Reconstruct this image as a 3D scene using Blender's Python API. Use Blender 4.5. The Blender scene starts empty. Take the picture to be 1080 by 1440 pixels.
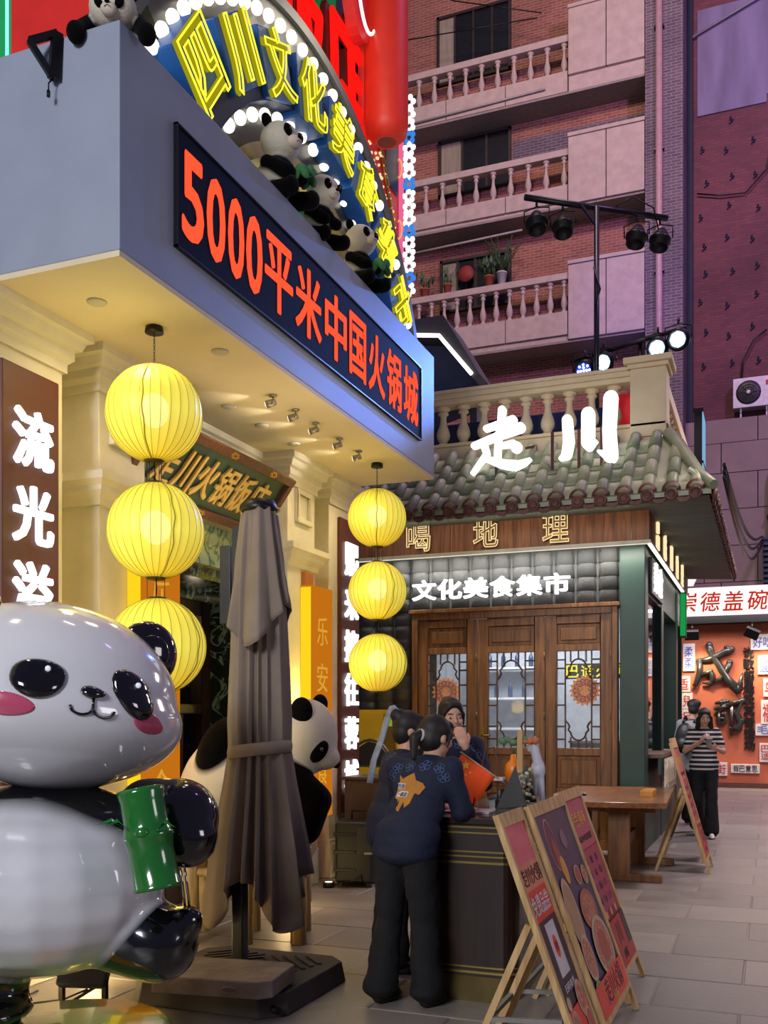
import bpy, bmesh, math, random
from mathutils import Vector, Matrix, Euler, noise
random.seed(7)
SC = bpy.context.scene
COL = SC.collection
R = math.radians

# ------------------------------------------------------------------ camera
YAW = R(21.6)
cd = bpy.data.cameras.new('camera'); cam = bpy.data.objects.new('camera', cd); COL.objects.link(cam)
cam.location = (0, 0, 1.5); cam.rotation_euler = (R(90), 0, YAW)
cd.lens = 34.375; cd.sensor_width = 36; cd.shift_y = 0.2028; cd.clip_end = 200
SC.camera = cam
SC.view_settings.view_transform = 'Standard'
try: SC.view_settings.look = 'None'
except Exception: pass
SC.view_settings.gamma = 1.0; SC.view_settings.use_curve_mapping = False
SC.view_settings.exposure = 0.0
SC.cycles.use_denoising = True
SC.cycles.max_bounces = 5; SC.cycles.diffuse_bounces = 3; SC.cycles.glossy_bounces = 3
SC.cycles.transmission_bounces = 4; SC.cycles.transparent_max_bounces = 12
SC.cycles.sample_clamp_indirect = 4.0; SC.cycles.caustics_reflective = False; SC.cycles.caustics_refractive = False

def lin(h):
    h = h.lstrip('#'); c = [int(h[i:i+2], 16)/255 for i in (0, 2, 4)]
    return tuple(x/12.92 if x <= .04045 else ((x+.055)/1.055)**2.4 for x in c)

# ------------------------------------------------------------------ night sky and lamps
W = bpy.data.worlds.new('world'); SC.world = W; W.use_nodes = True
W.node_tree.nodes['Background'].inputs[0].default_value = (.20, .19, .36, 1)
W.node_tree.nodes['Background'].inputs[1].default_value = .36

def area(name, loc, target, size, power, color, sy=None):
    l = bpy.data.lights.new(name, 'AREA'); l.energy = power; l.color = color; l.size = size
    if sy: l.shape = 'RECTANGLE'; l.size_y = sy
    o = bpy.data.objects.new(name, l); COL.objects.link(o); o.location = loc
    o.rotation_euler = (Vector(target)-Vector(loc)).to_track_quat('-Z', 'Y').to_euler(); return o
def spot(name, loc, target, power, color, angle=60, blend=.6, radius=.05):
    l = bpy.data.lights.new(name, 'SPOT'); l.energy = power; l.color = color; l.spot_size = R(angle); l.spot_blend = blend
    l.shadow_soft_size = radius
    o = bpy.data.objects.new(name, l); COL.objects.link(o); o.location = loc
    o.rotation_euler = (Vector(target)-Vector(loc)).to_track_quat('-Z', 'Y').to_euler(); return o
def point(name, loc, power, color, radius=.08):
    l = bpy.data.lights.new(name, 'POINT'); l.energy = power; l.color = color; l.shadow_soft_size = radius
    o = bpy.data.objects.new(name, l); COL.objects.link(o); o.location = loc; return o

# street lamps behind the viewer, and a fill added to brighten the posters
area('street_light', (-2.6, -6, 5.6), (-2.8, 4.5, 2.0), 2.6, 720, (.93, .95, 1.0))
area('poster_fill', (4.2, 3.6, 2.6), (-1, 4.9, .7), 1.6, 55, (.95, .86, .9))
# violet floodlight and an added warm fill on the tall building, blue stage light
area('building_wash', (-3.0, 11, 21), (-5.5, 25, 14.5), 2.0, 1500, (1.0, .76, .66))
area('building_wash', (5.5, 12, 17), (-.5, 25.5, 12), 1.6, 1500, (.66, .38, 1.0))
spot('stage_beam', (-1.6, 12.6, 6.5), (-3.4, 25, 12.1), 2500, (.1, .08, 1.0), 16, 1.0)
spot('stage_beam', (-2.2, 12.9, 6.25), (-3.0, 7.6, 4.0), 1100, (.08, .22, 1.0), 40, 1.0)
spot('stage_beam', (-1.3, 12.9, 6.3), (-3.0, 5.5, 4.2), 400, (.2, .4, 1.0), 40, 1.0)
# canopy downlights, wall washers and floor spots
for y in (3.2, 4.6, 6.0, 7.4, 8.5): spot('soffit_downlight', (-3.35, y, 3.76), (-3.9, y+.1, .0), 20, (1, .78, .45), 150, .8, .06)
for y in (3.9, 4.6, 5.6, 7.0, 8.3): point('floor_uplight', (-3.62, y, .14), 6, (1, .70, .30), .06)
area('soffit_fill', (-3.42, 6.2, 2.75), (-3.55, 6.2, 3.8), .25, 15, (1, .80, .46), 4.6)  # added fill that brightens the soffit from below, no fitting there
# market kiosk strips and interior
area('kiosk_strip_light', (-3.0, 11.12, 3.42), (-3.0, 11.7, 1.9), 3.4, 42, (1, .93, .82), .05)
area('fascia_fill', (-3.0, 10.75, 3.70), (-3.0, 11.2, 3.70), 3.4, 5, (1, .82, .6), .04)  # added fill in front of the planks to brighten the fascia
area('kiosk_room_light', (-3.0, 13.0, 3.2), (-3.0, 12.9, 0), 2.6, 150, (.95, .97, 1.0), 1.6)
area('kiosk_side_light', (-1.1, 13.4, 3.35), (-.9, 13.4, 0), .1, 30, (1, .95, .88), 3.6)
# square in front of the kiosk
spot('street_lamp', (1.2, 10, 7), (.1, 9.6, 0), 900, (1.0, .86, .76), 74, .8, .5)
area('square_light', (2.6, 17, 6.5), (-.5, 17, 0), 2, 320, (1.0, .84, .74))

# ------------------------------------------------------------------ materials
MATS = {}
def mat(name, hexc, rough=.6, metal=0, vary=.12, scale=8, bump=0, bscale=None, emit=0, ehex=None, spec=.5, coat=0, alpha=1, trans=0, stretch=None, sheen=0):
    if name in MATS: return MATS[name]
    m = bpy.data.materials.new(name); m.use_nodes = True; nt = m.node_tree; N = nt.nodes; L = nt.links
    b = N['Principled BSDF']; c = lin(hexc)
    b.inputs['Roughness'].default_value = rough; b.inputs['Metallic'].default_value = metal
    b.inputs['Specular IOR Level'].default_value = spec
    b.inputs['Coat Weight'].default_value = coat; b.inputs['Coat Roughness'].default_value = .04
    b.inputs['Sheen Weight'].default_value = sheen
    b.inputs['Alpha'].default_value = alpha; b.inputs['Transmission Weight'].default_value = trans
    b.inputs['Base Color'].default_value = (*c, 1)
    tc = N.new('ShaderNodeTexCoord'); mp = N.new('ShaderNodeMapping'); L.new(tc.outputs['Object'], mp.inputs[0])
    if stretch: mp.inputs['Scale'].default_value = stretch
    if vary:
        n = N.new('ShaderNodeTexNoise'); n.inputs['Scale'].default_value = scale; n.inputs['Detail'].default_value = 4
        L.new(mp.outputs[0], n.inputs[0])
        r = N.new('ShaderNodeValToRGB'); L.new(n.outputs['Fac'], r.inputs[0])
        r.color_ramp.elements[0].position = .3; r.color_ramp.elements[1].position = .7
        r.color_ramp.elements[0].color = (*[x*(1-vary) for x in c], 1); r.color_ramp.elements[1].color = (*[min(1, x*(1+vary)) for x in c], 1)
        L.new(r.outputs[0], b.inputs['Base Color'])
    if bump:
        n2 = N.new('ShaderNodeTexNoise'); n2.inputs['Scale'].default_value = bscale or scale*4; n2.inputs['Detail'].default_value = 3
        L.new(mp.outputs[0], n2.inputs[0]); bp = N.new('ShaderNodeBump'); bp.inputs['Strength'].default_value = bump
        bp.inputs['Distance'].default_value = .01; L.new(n2.outputs['Fac'], bp.inputs['Height']); L.new(bp.outputs[0], b.inputs['Normal'])
    if emit:
        b.inputs['Emission Color'].default_value = (*lin(ehex or hexc), 1); b.inputs['Emission Strength'].default_value = emit
    MATS[name] = m; return m

def brick_mat(name, c1, c2, mortar, bw=.24, bh=.07, axis='XZ', rough=.85, stain=None):
    m = bpy.data.materials.new(name); m.use_nodes = True; nt = m.node_tree; N = nt.nodes; L = nt.links
    b = N['Principled BSDF']; b.inputs['Roughness'].default_value = rough
    tc = N.new('ShaderNodeTexCoord'); s = N.new('ShaderNodeSeparateXYZ'); c = N.new('ShaderNodeCombineXYZ')
    L.new(tc.outputs['Object'], s.inputs[0]); L.new(s.outputs[axis[0]], c.inputs[0]); L.new(s.outputs[axis[1]], c.inputs[1])
    t = N.new('ShaderNodeTexBrick'); L.new(c.outputs[0], t.inputs['Vector'])
    t.inputs['Color1'].default_value = (*lin(c1), 1); t.inputs['Color2'].default_value = (*lin(c2), 1); t.inputs['Mortar'].default_value = (*lin(mortar), 1)
    t.inputs['Scale'].default_value = 1; t.inputs['Brick Width'].default_value = bw; t.inputs['Row Height'].default_value = bh
    t.inputs['Mortar Size'].default_value = bh*.12
    n = N.new('ShaderNodeTexNoise'); n.inputs['Scale'].default_value = .6; n.inputs['Detail'].default_value = 6; L.new(tc.outputs['Object'], n.inputs[0])
    mx = N.new('ShaderNodeMix'); mx.data_type = 'RGBA'; mx.blend_type = 'MULTIPLY'; mx.inputs[0].default_value = .7
    r = N.new('ShaderNodeValToRGB'); L.new(n.outputs['Fac'], r.inputs[0]); r.color_ramp.elements[0].position = .35; r.color_ramp.elements[1].position = .62
    r.color_ramp.elements[0].color = (.55, .55, .6, 1) if not stain else (*stain, 1); r.color_ramp.elements[1].color = (1, 1, 1, 1)
    L.new(t.outputs['Color'], mx.inputs[6]); L.new(r.outputs[0], mx.inputs[7]); L.new(mx.outputs[2], b.inputs['Base Color'])
    bp = N.new('ShaderNodeBump'); bp.inputs['Strength'].default_value = .5; bp.inputs['Distance'].default_value = .01; bp.invert = True
    L.new(t.outputs['Fac'], bp.inputs['Height']); L.new(bp.outputs[0], b.inputs['Normal'])
    MATS[name] = m; return m

def wood(name, c1, c2, rough=.5, scale=3, stretch=(1, 1, 12), coat=0):
    m = bpy.data.materials.new(name); m.use_nodes = True; nt = m.node_tree; N = nt.nodes; L = nt.links
    b = N['Principled BSDF']; b.inputs['Roughness'].default_value = rough; b.inputs['Coat Weight'].default_value = coat
    tc = N.new('ShaderNodeTexCoord'); mp = N.new('ShaderNodeMapping'); L.new(tc.outputs['Object'], mp.inputs[0])
    mp.inputs['Scale'].default_value = tuple(8/x for x in stretch)
    n = N.new('ShaderNodeTexNoise'); n.inputs['Scale'].default_value = scale; n.inputs['Detail'].default_value = 8; n.inputs['Distortion'].default_value = .6
    L.new(mp.outputs[0], n.inputs[0]); r = N.new('ShaderNodeValToRGB'); L.new(n.outputs['Fac'], r.inputs[0])
    r.color_ramp.elements[0].position = .32; r.color_ramp.elements[1].position = .68
    r.color_ramp.elements[0].color = (*lin(c1), 1); r.color_ramp.elements[1].color = (*lin(c2), 1); L.new(r.outputs[0], b.inputs['Base Color'])
    bp = N.new('ShaderNodeBump'); bp.inputs['Strength'].default_value = .15; bp.inputs['Distance'].default_value = .005
    L.new(n.outputs['Fac'], bp.inputs['Height']); L.new(bp.outputs[0], b.inputs['Normal'])
    MATS[name] = m; return m

def patch_mat(name, ha, hb, rough=.9, coat=0, bump=0, bscale=120, sheen=0, spec=.5):
    """two colours split where the mesh attribute 'patch' changes sign (fur or paint markings)"""
    m = bpy.data.materials.new(name); m.use_nodes = True; nt = m.node_tree; N = nt.nodes; L = nt.links
    b = N['Principled BSDF']; b.inputs['Roughness'].default_value = rough; b.inputs['Coat Weight'].default_value = coat
    b.inputs['Coat Roughness'].default_value = .03; b.inputs['Sheen Weight'].default_value = sheen; b.inputs['Specular IOR Level'].default_value = spec
    a = N.new('ShaderNodeAttribute'); a.attribute_name = 'patch'; g = N.new('ShaderNodeMapRange')
    g.inputs['From Min'].default_value = -.015; g.inputs['From Max'].default_value = .015
    mx = N.new('ShaderNodeMix'); mx.data_type = 'RGBA'; L.new(a.outputs['Fac'], g.inputs[0]); L.new(g.outputs[0], mx.inputs[0])
    mx.inputs[6].default_value = (*lin(ha), 1); mx.inputs[7].default_value = (*lin(hb), 1); L.new(mx.outputs[2], b.inputs['Base Color'])
    if bump:
        n2 = N.new('ShaderNodeTexNoise'); n2.inputs['Scale'].default_value = bscale; tc = N.new('ShaderNodeTexCoord'); L.new(tc.outputs['Object'], n2.inputs[0])
        bp = N.new('ShaderNodeBump'); bp.inputs['Strength'].default_value = bump; bp.inputs['Distance'].default_value = .01
        L.new(n2.outputs['Fac'], bp.inputs['Height']); L.new(bp.outputs[0], b.inputs['Normal'])
    MATS[name] = m; return m

def glow(name, hexc, strength):
    if name in MATS: return MATS[name]
    m = bpy.data.materials.new(name); m.use_nodes = True; nt = m.node_tree; N = nt.nodes
    N.remove(N['Principled BSDF']); e = N.new('ShaderNodeEmission'); e.inputs[0].default_value = (*lin(hexc), 1); e.inputs[1].default_value = strength
    nt.links.new(e.outputs[0], N['Material Output'].inputs[0]); MATS[name] = m; return m

# ------------------------------------------------------------------ object helpers
WL = {}          # world location of an object's origin (roots are unrotated unless built in local space)
def tag(o, label=None, cat=None, group=None, kind=None):
    if label: o['label'] = label
    if cat: o['category'] = cat
    if group: o['group'] = group
    if kind: o['kind'] = kind
    return o
def thing(name, label, cat, loc=(0, 0, 0), rz=0, group=None, rot=None):
    o = bpy.data.objects.new(name, None); COL.objects.link(o); o.location = loc; o.rotation_euler = rot or (0, 0, rz)
    o.empty_display_size = .1; WL[o.name] = Vector(loc); return tag(o, label, cat, group)
def copy_tree(o, parent=None):
    c = o.copy(); COL.objects.link(c); c.parent = parent
    for ch in list(o.children): copy_tree(ch, c)
    return c
def link(name, me, m, parent=None, world=False, loc=None):
    o = bpy.data.objects.new(name, me); COL.objects.link(o)
    if m and not me.materials: me.materials.append(m)
    w = Vector((0, 0, 0))
    if parent:
        o.parent = parent; pw = WL.get(parent.name, Vector((0, 0, 0)))
        if world: o.location = (Vector(loc) if loc else Vector((0, 0, 0)))-pw
        elif loc: o.location = loc
        WL[o.name] = pw+o.location
    else:
        if loc: o.location = loc
        WL[o.name] = Vector(o.location)
    return o

class MB:
    def __init__(s): s.v = []; s.f = []; s.sm = []
    def add(s, vs, fs, smooth=False):
        n = len(s.v); s.v += [tuple(v) for v in vs]; s.f += [tuple(i+n for i in f) for f in fs]; s.sm += [smooth]*len(fs); return s
    def box(s, x0, x1, y0, y1, z0, z1):
        v = [(x, y, z) for z in (z0, z1) for y in (y0, y1) for x in (x0, x1)]
        return s.add(v, [(0, 2, 3, 1), (4, 5, 7, 6), (0, 1, 5, 4), (2, 6, 7, 3), (0, 4, 6, 2), (1, 3, 7, 5)])
    def obox(s, c, d, M=None):
        h = [x/2 for x in d]; v = [Vector((x*h[0], y*h[1], z*h[2])) for z in (-1, 1) for y in (-1, 1) for x in (-1, 1)]
        M = M or Matrix(); c = Vector(c); v = [c+M.to_3x3()@p for p in v]
        return s.add(v, [(0, 2, 3, 1), (4, 5, 7, 6), (0, 1, 5, 4), (2, 6, 7, 3), (0, 4, 6, 2), (1, 3, 7, 5)])
    def bar(s, a, b, w, h=None):
        a = Vector(a); b = Vector(b); d = b-a; q = d.to_track_quat('Z', 'Y')
        return s.obox((a+b)/2, (w, h or w, d.length), q.to_matrix())
    def tube(s, pts, r, seg=8, closed=False, smooth=True, caps=True):
        pts = [Vector(p) for p in pts]; n = len(pts); rr = r if isinstance(r, (list, tuple)) else [r]*n
        up = None; vs = []
        for i, p in enumerate(pts):
            t = (pts[(i+1) % n]-pts[i-1]) if closed or 0 < i < n-1 else (pts[1]-pts[0] if i == 0 else pts[-1]-pts[-2])
            if t.length < 1e-9: t = Vector((0, 0, 1))
            t.normalize()
            if up is None:
                up = t.orthogonal().normalized()
            up = up-t*up.dot(t)
            if up.length < 1e-6: up = t.orthogonal()
            up.normalize(); bn = t.cross(up)
            vs += [p+(up*math.cos(2*math.pi*k/seg)+bn*math.sin(2*math.pi*k/seg))*rr[i] for k in range(seg)]
        fs = []
        for i in range(n if closed else n-1):
            j = (i+1) % n
            for k in range(seg): fs.append((i*seg+k, i*seg+(k+1) % seg, j*seg+(k+1) % seg, j*seg+k))
        s.add(vs, fs, smooth)
        if caps and not closed:
            m = len(s.v)-len(vs); s.f += [tuple(m+k for k in reversed(range(seg))), tuple(m+(n-1)*seg+k for k in range(seg))]; s.sm += [False, False]
        return s
    def lathe(s, prof, c=(0, 0, 0), seg=24, smooth=True, fn=None, M=None):
        vs = []; n = len(prof); M = M or Matrix(); c = Vector(c)
        for r, z in prof:
            for k in range(seg):
                a = 2*math.pi*k/seg; q = fn(r, z, a) if fn else (r*math.cos(a), r*math.sin(a), z)
                vs.append(c+M.to_3x3()@Vector(q))
        fs = [(i*seg+k, i*seg+(k+1) % seg, (i+1)*seg+(k+1) % seg, (i+1)*seg+k) for i in range(n-1) for k in range(seg)]
        s.add(vs, fs, smooth); m = len(s.v)-len(vs)
        if prof[0][0] > 1e-4: s.f.append(tuple(m+k for k in reversed(range(seg)))); s.sm.append(False)
        if prof[-1][0] > 1e-4: s.f.append(tuple(m+(n-1)*seg+k for k in range(seg))); s.sm.append(False)
        return s
    def prism(s, pts, off):
        pts = [Vector(p) for p in pts]; off = Vector(off); n = len(pts)
        return s.add(pts+[p+off for p in pts], [tuple(reversed(range(n))), tuple(range(n, 2*n))]+[(i, (i+1) % n, n+(i+1) % n, n+i) for i in range(n)])
    def ell(s, c, r, M=None, seg=16, rings=10):
        M = (M or Matrix()).to_3x3(); c = Vector(c); vs = []
        for i in range(rings+1):
            t = math.pi*i/rings
            for k in range(seg):
                a = 2*math.pi*k/seg
                vs.append(c+M@Vector((r[0]*math.sin(t)*math.cos(a), r[1]*math.sin(t)*math.sin(a), -r[2]*math.cos(t))))
        return s.add(vs, [(i*seg+k, i*seg+(k+1) % seg, (i+1)*seg+(k+1) % seg, (i+1)*seg+k) for i in range(rings) for k in range(seg)], True)
    def sweep(s, prof, path):
        """mitred moulding: prof = (out, up) pairs, path = plan points; out is to the right of travel"""
        n = len(path); P = [Vector((p[0], p[1])) for p in path]; rings = []
        for i, p in enumerate(P):
            d0 = (P[i]-P[i-1]).normalized() if i > 0 else (P[1]-P[0]).normalized()
            d1 = (P[i+1]-P[i]).normalized() if i < n-1 else d0
            n0 = Vector((d0.y, -d0.x)); n1 = Vector((d1.y, -d1.x)); m = n0+n1; m = m/max(.2, m.dot(n0))
            rings.append([(p.x+m.x*o, p.y+m.y*o, z) for o, z in prof])
        k = len(prof); vs = [v for r_ in rings for v in r_]
        fs = [(i*k+j, i*k+(j+1) % k, (i+1)*k+(j+1) % k, (i+1)*k+j) for i in range(n-1) for j in range(k)]
        fs += [tuple(reversed(range(k))), tuple((n-1)*k+j for j in range(k))]
        return s.add(vs, fs)
    def mesh(s, name='m', off=None):
        me = bpy.data.meshes.new(name); vs = s.v if off is None else [(v[0]-off[0], v[1]-off[1], v[2]-off[2]) for v in s.v]
        me.from_pydata(vs, [], s.f); me.polygons.foreach_set('use_smooth', s.sm)
        bm = bmesh.new(); bm.from_mesh(me); bmesh.ops.remove_doubles(bm, verts=bm.verts, dist=1e-5); bmesh.ops.recalc_face_normals(bm, faces=bm.faces)
        bm.to_mesh(me); bm.free(); me.update(); return me
    def build(s, name, m, parent=None, world=False, bevel=0, origin=None):
        """world=True: vertices are in world space; origin gives the object's own origin"""
        pw = WL.get(parent.name, Vector((0, 0, 0))) if parent and world else Vector((0, 0, 0))
        o0 = Vector(origin) if origin is not None else None
        if o0 is not None: me = s.mesh(name, o0); o = link(name, me, m, parent, False, tuple(o0-pw))
        else: me = s.mesh(name, pw if world else None); o = link(name, me, m, parent)
        if bevel:
            b = o.modifiers.new('bevel', 'BEVEL'); b.width = bevel; b.segments = 2; b.limit_method = 'ANGLE'
        return o

# lettering: glyph outlines from the built-in font, turned into meshes
TX = {}
def glyph(s, off=.0, ext=.02, bev=0, tube=0):
    key = (s, off, ext, bev, tube)
    if key in TX: return TX[key]
    c = bpy.data.curves.new('t', 'FONT'); c.body = s; c.size = 1; c.offset = off; c.resolution_u = 3
    if tube: c.fill_mode = 'NONE'; c.bevel_depth = tube; c.bevel_resolution = 1; c.extrude = 0
    else: c.extrude = ext/2; c.bevel_depth = bev
    o = bpy.data.objects.new('t', c); COL.objects.link(o)
    me = bpy.data.meshes.new_from_object(o, depsgraph=None)
    bpy.data.objects.remove(o)
    vs = [tuple(v.co) for v in me.vertices]; fs = [tuple(p.vertices) for p in me.polygons]
    if not vs: TX[key] = ([], []); return TX[key]
    xs = [v[0] for v in vs]; ys = [v[1] for v in vs]
    cx, cy = (min(xs)+max(xs))/2, (min(ys)+max(ys))/2; w, h = max(xs)-min(xs), max(ys)-min(ys)
    TX[key] = ([(v[0]-cx, v[1]-cy, v[2]) for v in vs], fs, w, h); return TX[key]
def letters(mb, s, c, right, up, w=None, h=.2, off=.02, depth=.02, tube=0, shear=0, bev=0):
    """put string s centred at c, fitted to height h (and width w), standing on the plane right x up; off thickens the strokes"""
    g = glyph(s, 0 if not tube else .01, .02, bev, tube)
    if not g[0]: return mb
    right = Vector(right).normalized(); up = Vector(up).normalized(); nrm = right.cross(up); c = Vector(c)
    sy = h/g[3]; sx = (w/g[2]) if w else sy; zs = (sx if tube else 1)*(1 if tube else depth/.02)
    sh = [(0, 0)]
    if off > .004 and not tube: sh = [(off*math.cos(a), off*math.sin(a)) for a in [k*math.pi/3 for k in range(6)]]+[(0, 0)]
    for j, (dx, dy) in enumerate(sh):
        e = 1+.012*j
        mb.add([c+right*((x+dx)*sx+shear*y*sy)+up*((y+dy)*sy)+nrm*(z*zs*e+(0 if tube else depth/2)) for x, y, z in g[0]], g[1])
    return mb
def brush(mb, strokes, fx, fz, y, depth, k, face='-Y', round_=False):
    """brush-written character: strokes are poly-lines of (x, y, radius) in drawing units mapped onto a wall"""
    for st in strokes:
        P = [Vector((fx(a), y, fz(b))) for a, b, r in st]; RR = [r*k for a, b, r in st]
        if round_:
            mb.tube(P, RR, 10)
            for p, r in zip(P, RR): mb.ell(p, (r, r, r), seg=10, rings=6)
            continue
        for i in range(len(P)-1):
            p, q, r0, r1 = P[i], P[i+1], RR[i], RR[i+1]; d = (q-p); a0 = math.atan2(d.z, d.x); n = 7
            pts = [p+Vector((r0*math.cos(a0+math.pi/2+math.pi*t/n), 0, r0*math.sin(a0+math.pi/2+math.pi*t/n))) for t in range(n+1)]
            pts += [q+Vector((r1*math.cos(a0-math.pi/2+math.pi*t/n), 0, r1*math.sin(a0-math.pi/2+math.pi*t/n))) for t in range(n+1)]
            mb.prism(pts, (0, depth, 0))
    return mb

# one continuous organic surface from overlapping ellipsoids and tapered limbs
def cap(p0, r0, p1, r1): return ('c', Vector(p0), r0, Vector(p1), r1)
def el(c, r, rot=None): return ('e', Vector(c), Vector(r if isinstance(r, (tuple, list)) else (r, r, r)), (Euler(rot).to_matrix() if rot else Matrix.Identity(3)))
def prim_mesh(mb, p, seg=16):
    if p[0] == 'e': mb.ell(p[1], p[2], p[3], seg=seg+4, rings=12); return
    _, a, ra, b, rb = p; d = b-a; L_ = d.length
    if L_ < 1e-6: mb.ell(a, (ra, ra, ra)); return
    q = d.to_track_quat('Z', 'Y').to_matrix(); prof = []
    for i in range(5): t = math.pi/2*(1-i/4); prof.append((max(1e-5, ra*math.cos(t)), -ra*math.sin(t)))
    for i in range(5): t = math.pi/2*i/4; prof.append((max(1e-5, rb*math.cos(t)), L_+rb*math.sin(t)))
    mb.lathe(prof, a, seg, True, None, q.to_4x4())
def pdist(p, x):
    if p[0] == 'e':
        q = p[3].transposed()@(x-p[1]); k = Vector((q.x/p[2].x, q.y/p[2].y, q.z/p[2].z)).length; return (k-1)*min(p[2])
    _, a, ra, b, rb = p; d = b-a; t = max(0, min(1, (x-a).dot(d)/max(1e-9, d.length_squared))); return (x-a-d*t).length-(ra+(rb-ra)*t)
def blob(name, prims, voxel, m, parent=None, smooth=4, dark=None, seg=16, deco=None, patch=None, post=None):
    mb = MB()
    for p in prims: prim_mesh(mb, p, seg)
    me = mb.mesh(name); o = bpy.data.objects.new(name, me); COL.objects.link(o)
    r = o.modifiers.new('r', 'REMESH'); r.mode = 'VOXEL'; r.voxel_size = voxel; r.use_smooth_shade = True
    if smooth: s = o.modifiers.new('s', 'SMOOTH'); s.factor = .5; s.iterations = smooth
    if deco: d = o.modifiers.new('d', 'DECIMATE'); d.ratio = deco
    dg = bpy.context.evaluated_depsgraph_get(); me2 = bpy.data.meshes.new_from_object(o.evaluated_get(dg)); me2.name = name
    bpy.data.objects.remove(o); bpy.data.meshes.remove(me)
    if post:
        for v in me2.vertices: v.co = post(v.co.copy())
    me2.polygons.foreach_set('use_smooth', [True]*len(me2.polygons))
    if dark is not None or patch:
        at = me2.attributes.new('patch', 'FLOAT', 'POINT'); vals = []
        A_ = [p for i, p in enumerate(prims) if i in (dark or ())]; B_ = [p for i, p in enumerate(prims) if i not in (dark or ())]
        for v in me2.vertices:
            vals.append(patch(v.co) if patch else min(pdist(p, v.co) for p in B_)-min(pdist(p, v.co) for p in A_))
        at.data.foreach_set('value', vals)
    me2.materials.clear(); me2.materials.append(m)
    return link(name, me2, None, parent)
# ------------------------------------------------------------------ palette
def rnd_mat(name, h1, h2, rough=.5, bump=.3, bscale=30, rvar=0):
    """stone / clay whose shade differs from piece to piece"""
    m = mat(name, h1, rough, vary=.0, bump=bump, bscale=bscale); nt = m.node_tree; N = nt.nodes; L = nt.links; b = N['Principled BSDF']
    oi = N.new('ShaderNodeObjectInfo'); n = N.new('ShaderNodeTexNoise'); n.inputs['Scale'].default_value = 3; n.inputs['Detail'].default_value = 5
    tc = N.new('ShaderNodeTexCoord'); L.new(tc.outputs['Object'], n.inputs[0]); ad = N.new('ShaderNodeMath'); ad.operation = 'ADD'
    mu = N.new('ShaderNodeMath'); mu.operation = 'MULTIPLY'; mu.inputs[1].default_value = .5; L.new(oi.outputs['Random'], mu.inputs[0])
    L.new(mu.outputs[0], ad.inputs[0]); L.new(n.outputs['Fac'], ad.inputs[1]); mr = N.new('ShaderNodeMapRange'); L.new(ad.outputs[0], mr.inputs[0])
    mr.inputs['From Min'].default_value = .35; mr.inputs['From Max'].default_value = 1.15
    mx = N.new('ShaderNodeMix'); mx.data_type = 'RGBA'; mx.inputs[6].default_value = (*lin(h1), 1); mx.inputs[7].default_value = (*lin(h2), 1)
    L.new(mr.outputs[0], mx.inputs[0]); L.new(mx.outputs[2], b.inputs['Base Color'])
    if rvar:
        m2 = N.new('ShaderNodeMapRange'); m2.inputs['To Min'].default_value = rough-rvar; m2.inputs['To Max'].default_value = rough+rvar
        L.new(n.outputs['Fac'], m2.inputs[0]); L.new(m2.outputs[0], b.inputs['Roughness'])
    return m
M_pave = rnd_mat('paving', '#6f6a66', '#8f8780', .42, .25, 25, .16)
M_joint = mat('joint', '#3c3936', .8)
M_stucco = mat('stucco', '#e2d9c4', .8, bump=.15, bscale=60, vary=.05)
M_grey = mat('canopy_paint', '#98a0b2', .55, vary=.05, scale=3, bump=.12, bscale=200)
M_soffit = mat('soffit_paint', '#e6d6b4', .7, vary=.05, scale=2)
M_black = mat('black_metal', '#141416', .4, .3, vary=.1)
M_blackp = mat('black_plastic', '#0e0e10', .45, vary=.15, bump=.1)
M_dwood = wood('dark_wood', '#1c0e08', '#2e1a10', .4, coat=.2)
M_wood = wood('kiosk_wood', '#5e3716', '#94602c', .45, stretch=(1, 1, 14))
M_plank = wood('plank_wood', '#5a3220', '#92603e', .6, stretch=(1, 1, 14))
M_table = wood('table_wood', '#6a3c1e', '#94602f', .32, stretch=(1, 14, 1), coat=.3)
M_tleg = wood('table_leg_wood', '#5e3a1c', '#8a5c30', .5, stretch=(1, 1, 12))
M_easel = wood('easel_pine', '#b28a55', '#d8b37c', .55, stretch=(1, 1, 14))
M_green = mat('green_paint', '#1f3d33', .45, vary=.12, scale=4)
M_brown = mat('board_brown', '#5a2a20', .5, vary=.15, scale=2)
M_white = glow('letter_white', '#ffffff', 1.9)
M_tube = glow('strip_white', '#fff6e4', 2.2)
M_led = glow('led_red', '#ff4a2c', 1.55)
M_ledpanel = mat('led_panel', '#06070f', .8, vary=.3, scale=40, spec=.15, emit=.025, ehex='#2a2f70')
M_yel = glow('neon_yellow', '#fff03a', 1.35)
M_yelf = glow('neon_face', '#a39a12', .9)
M_bulb = glow('bulb_white', '#fff8e6', 2.2)
M_redl = glow('letter_red', '#ff1a14', 1.0)
M_glass = mat('window_glass', '#0c1014', .05, vary=0, spec=.8, alpha=.35)
M_gold = mat('gold_letter', '#b98a3a', .35, .75, vary=.1)
M_brass = mat('brass_trim', '#8a7433', .3, .9, vary=.1)
M_marble = mat('marble', '#10201c', .12, vary=.3, scale=5, coat=.4)
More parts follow.
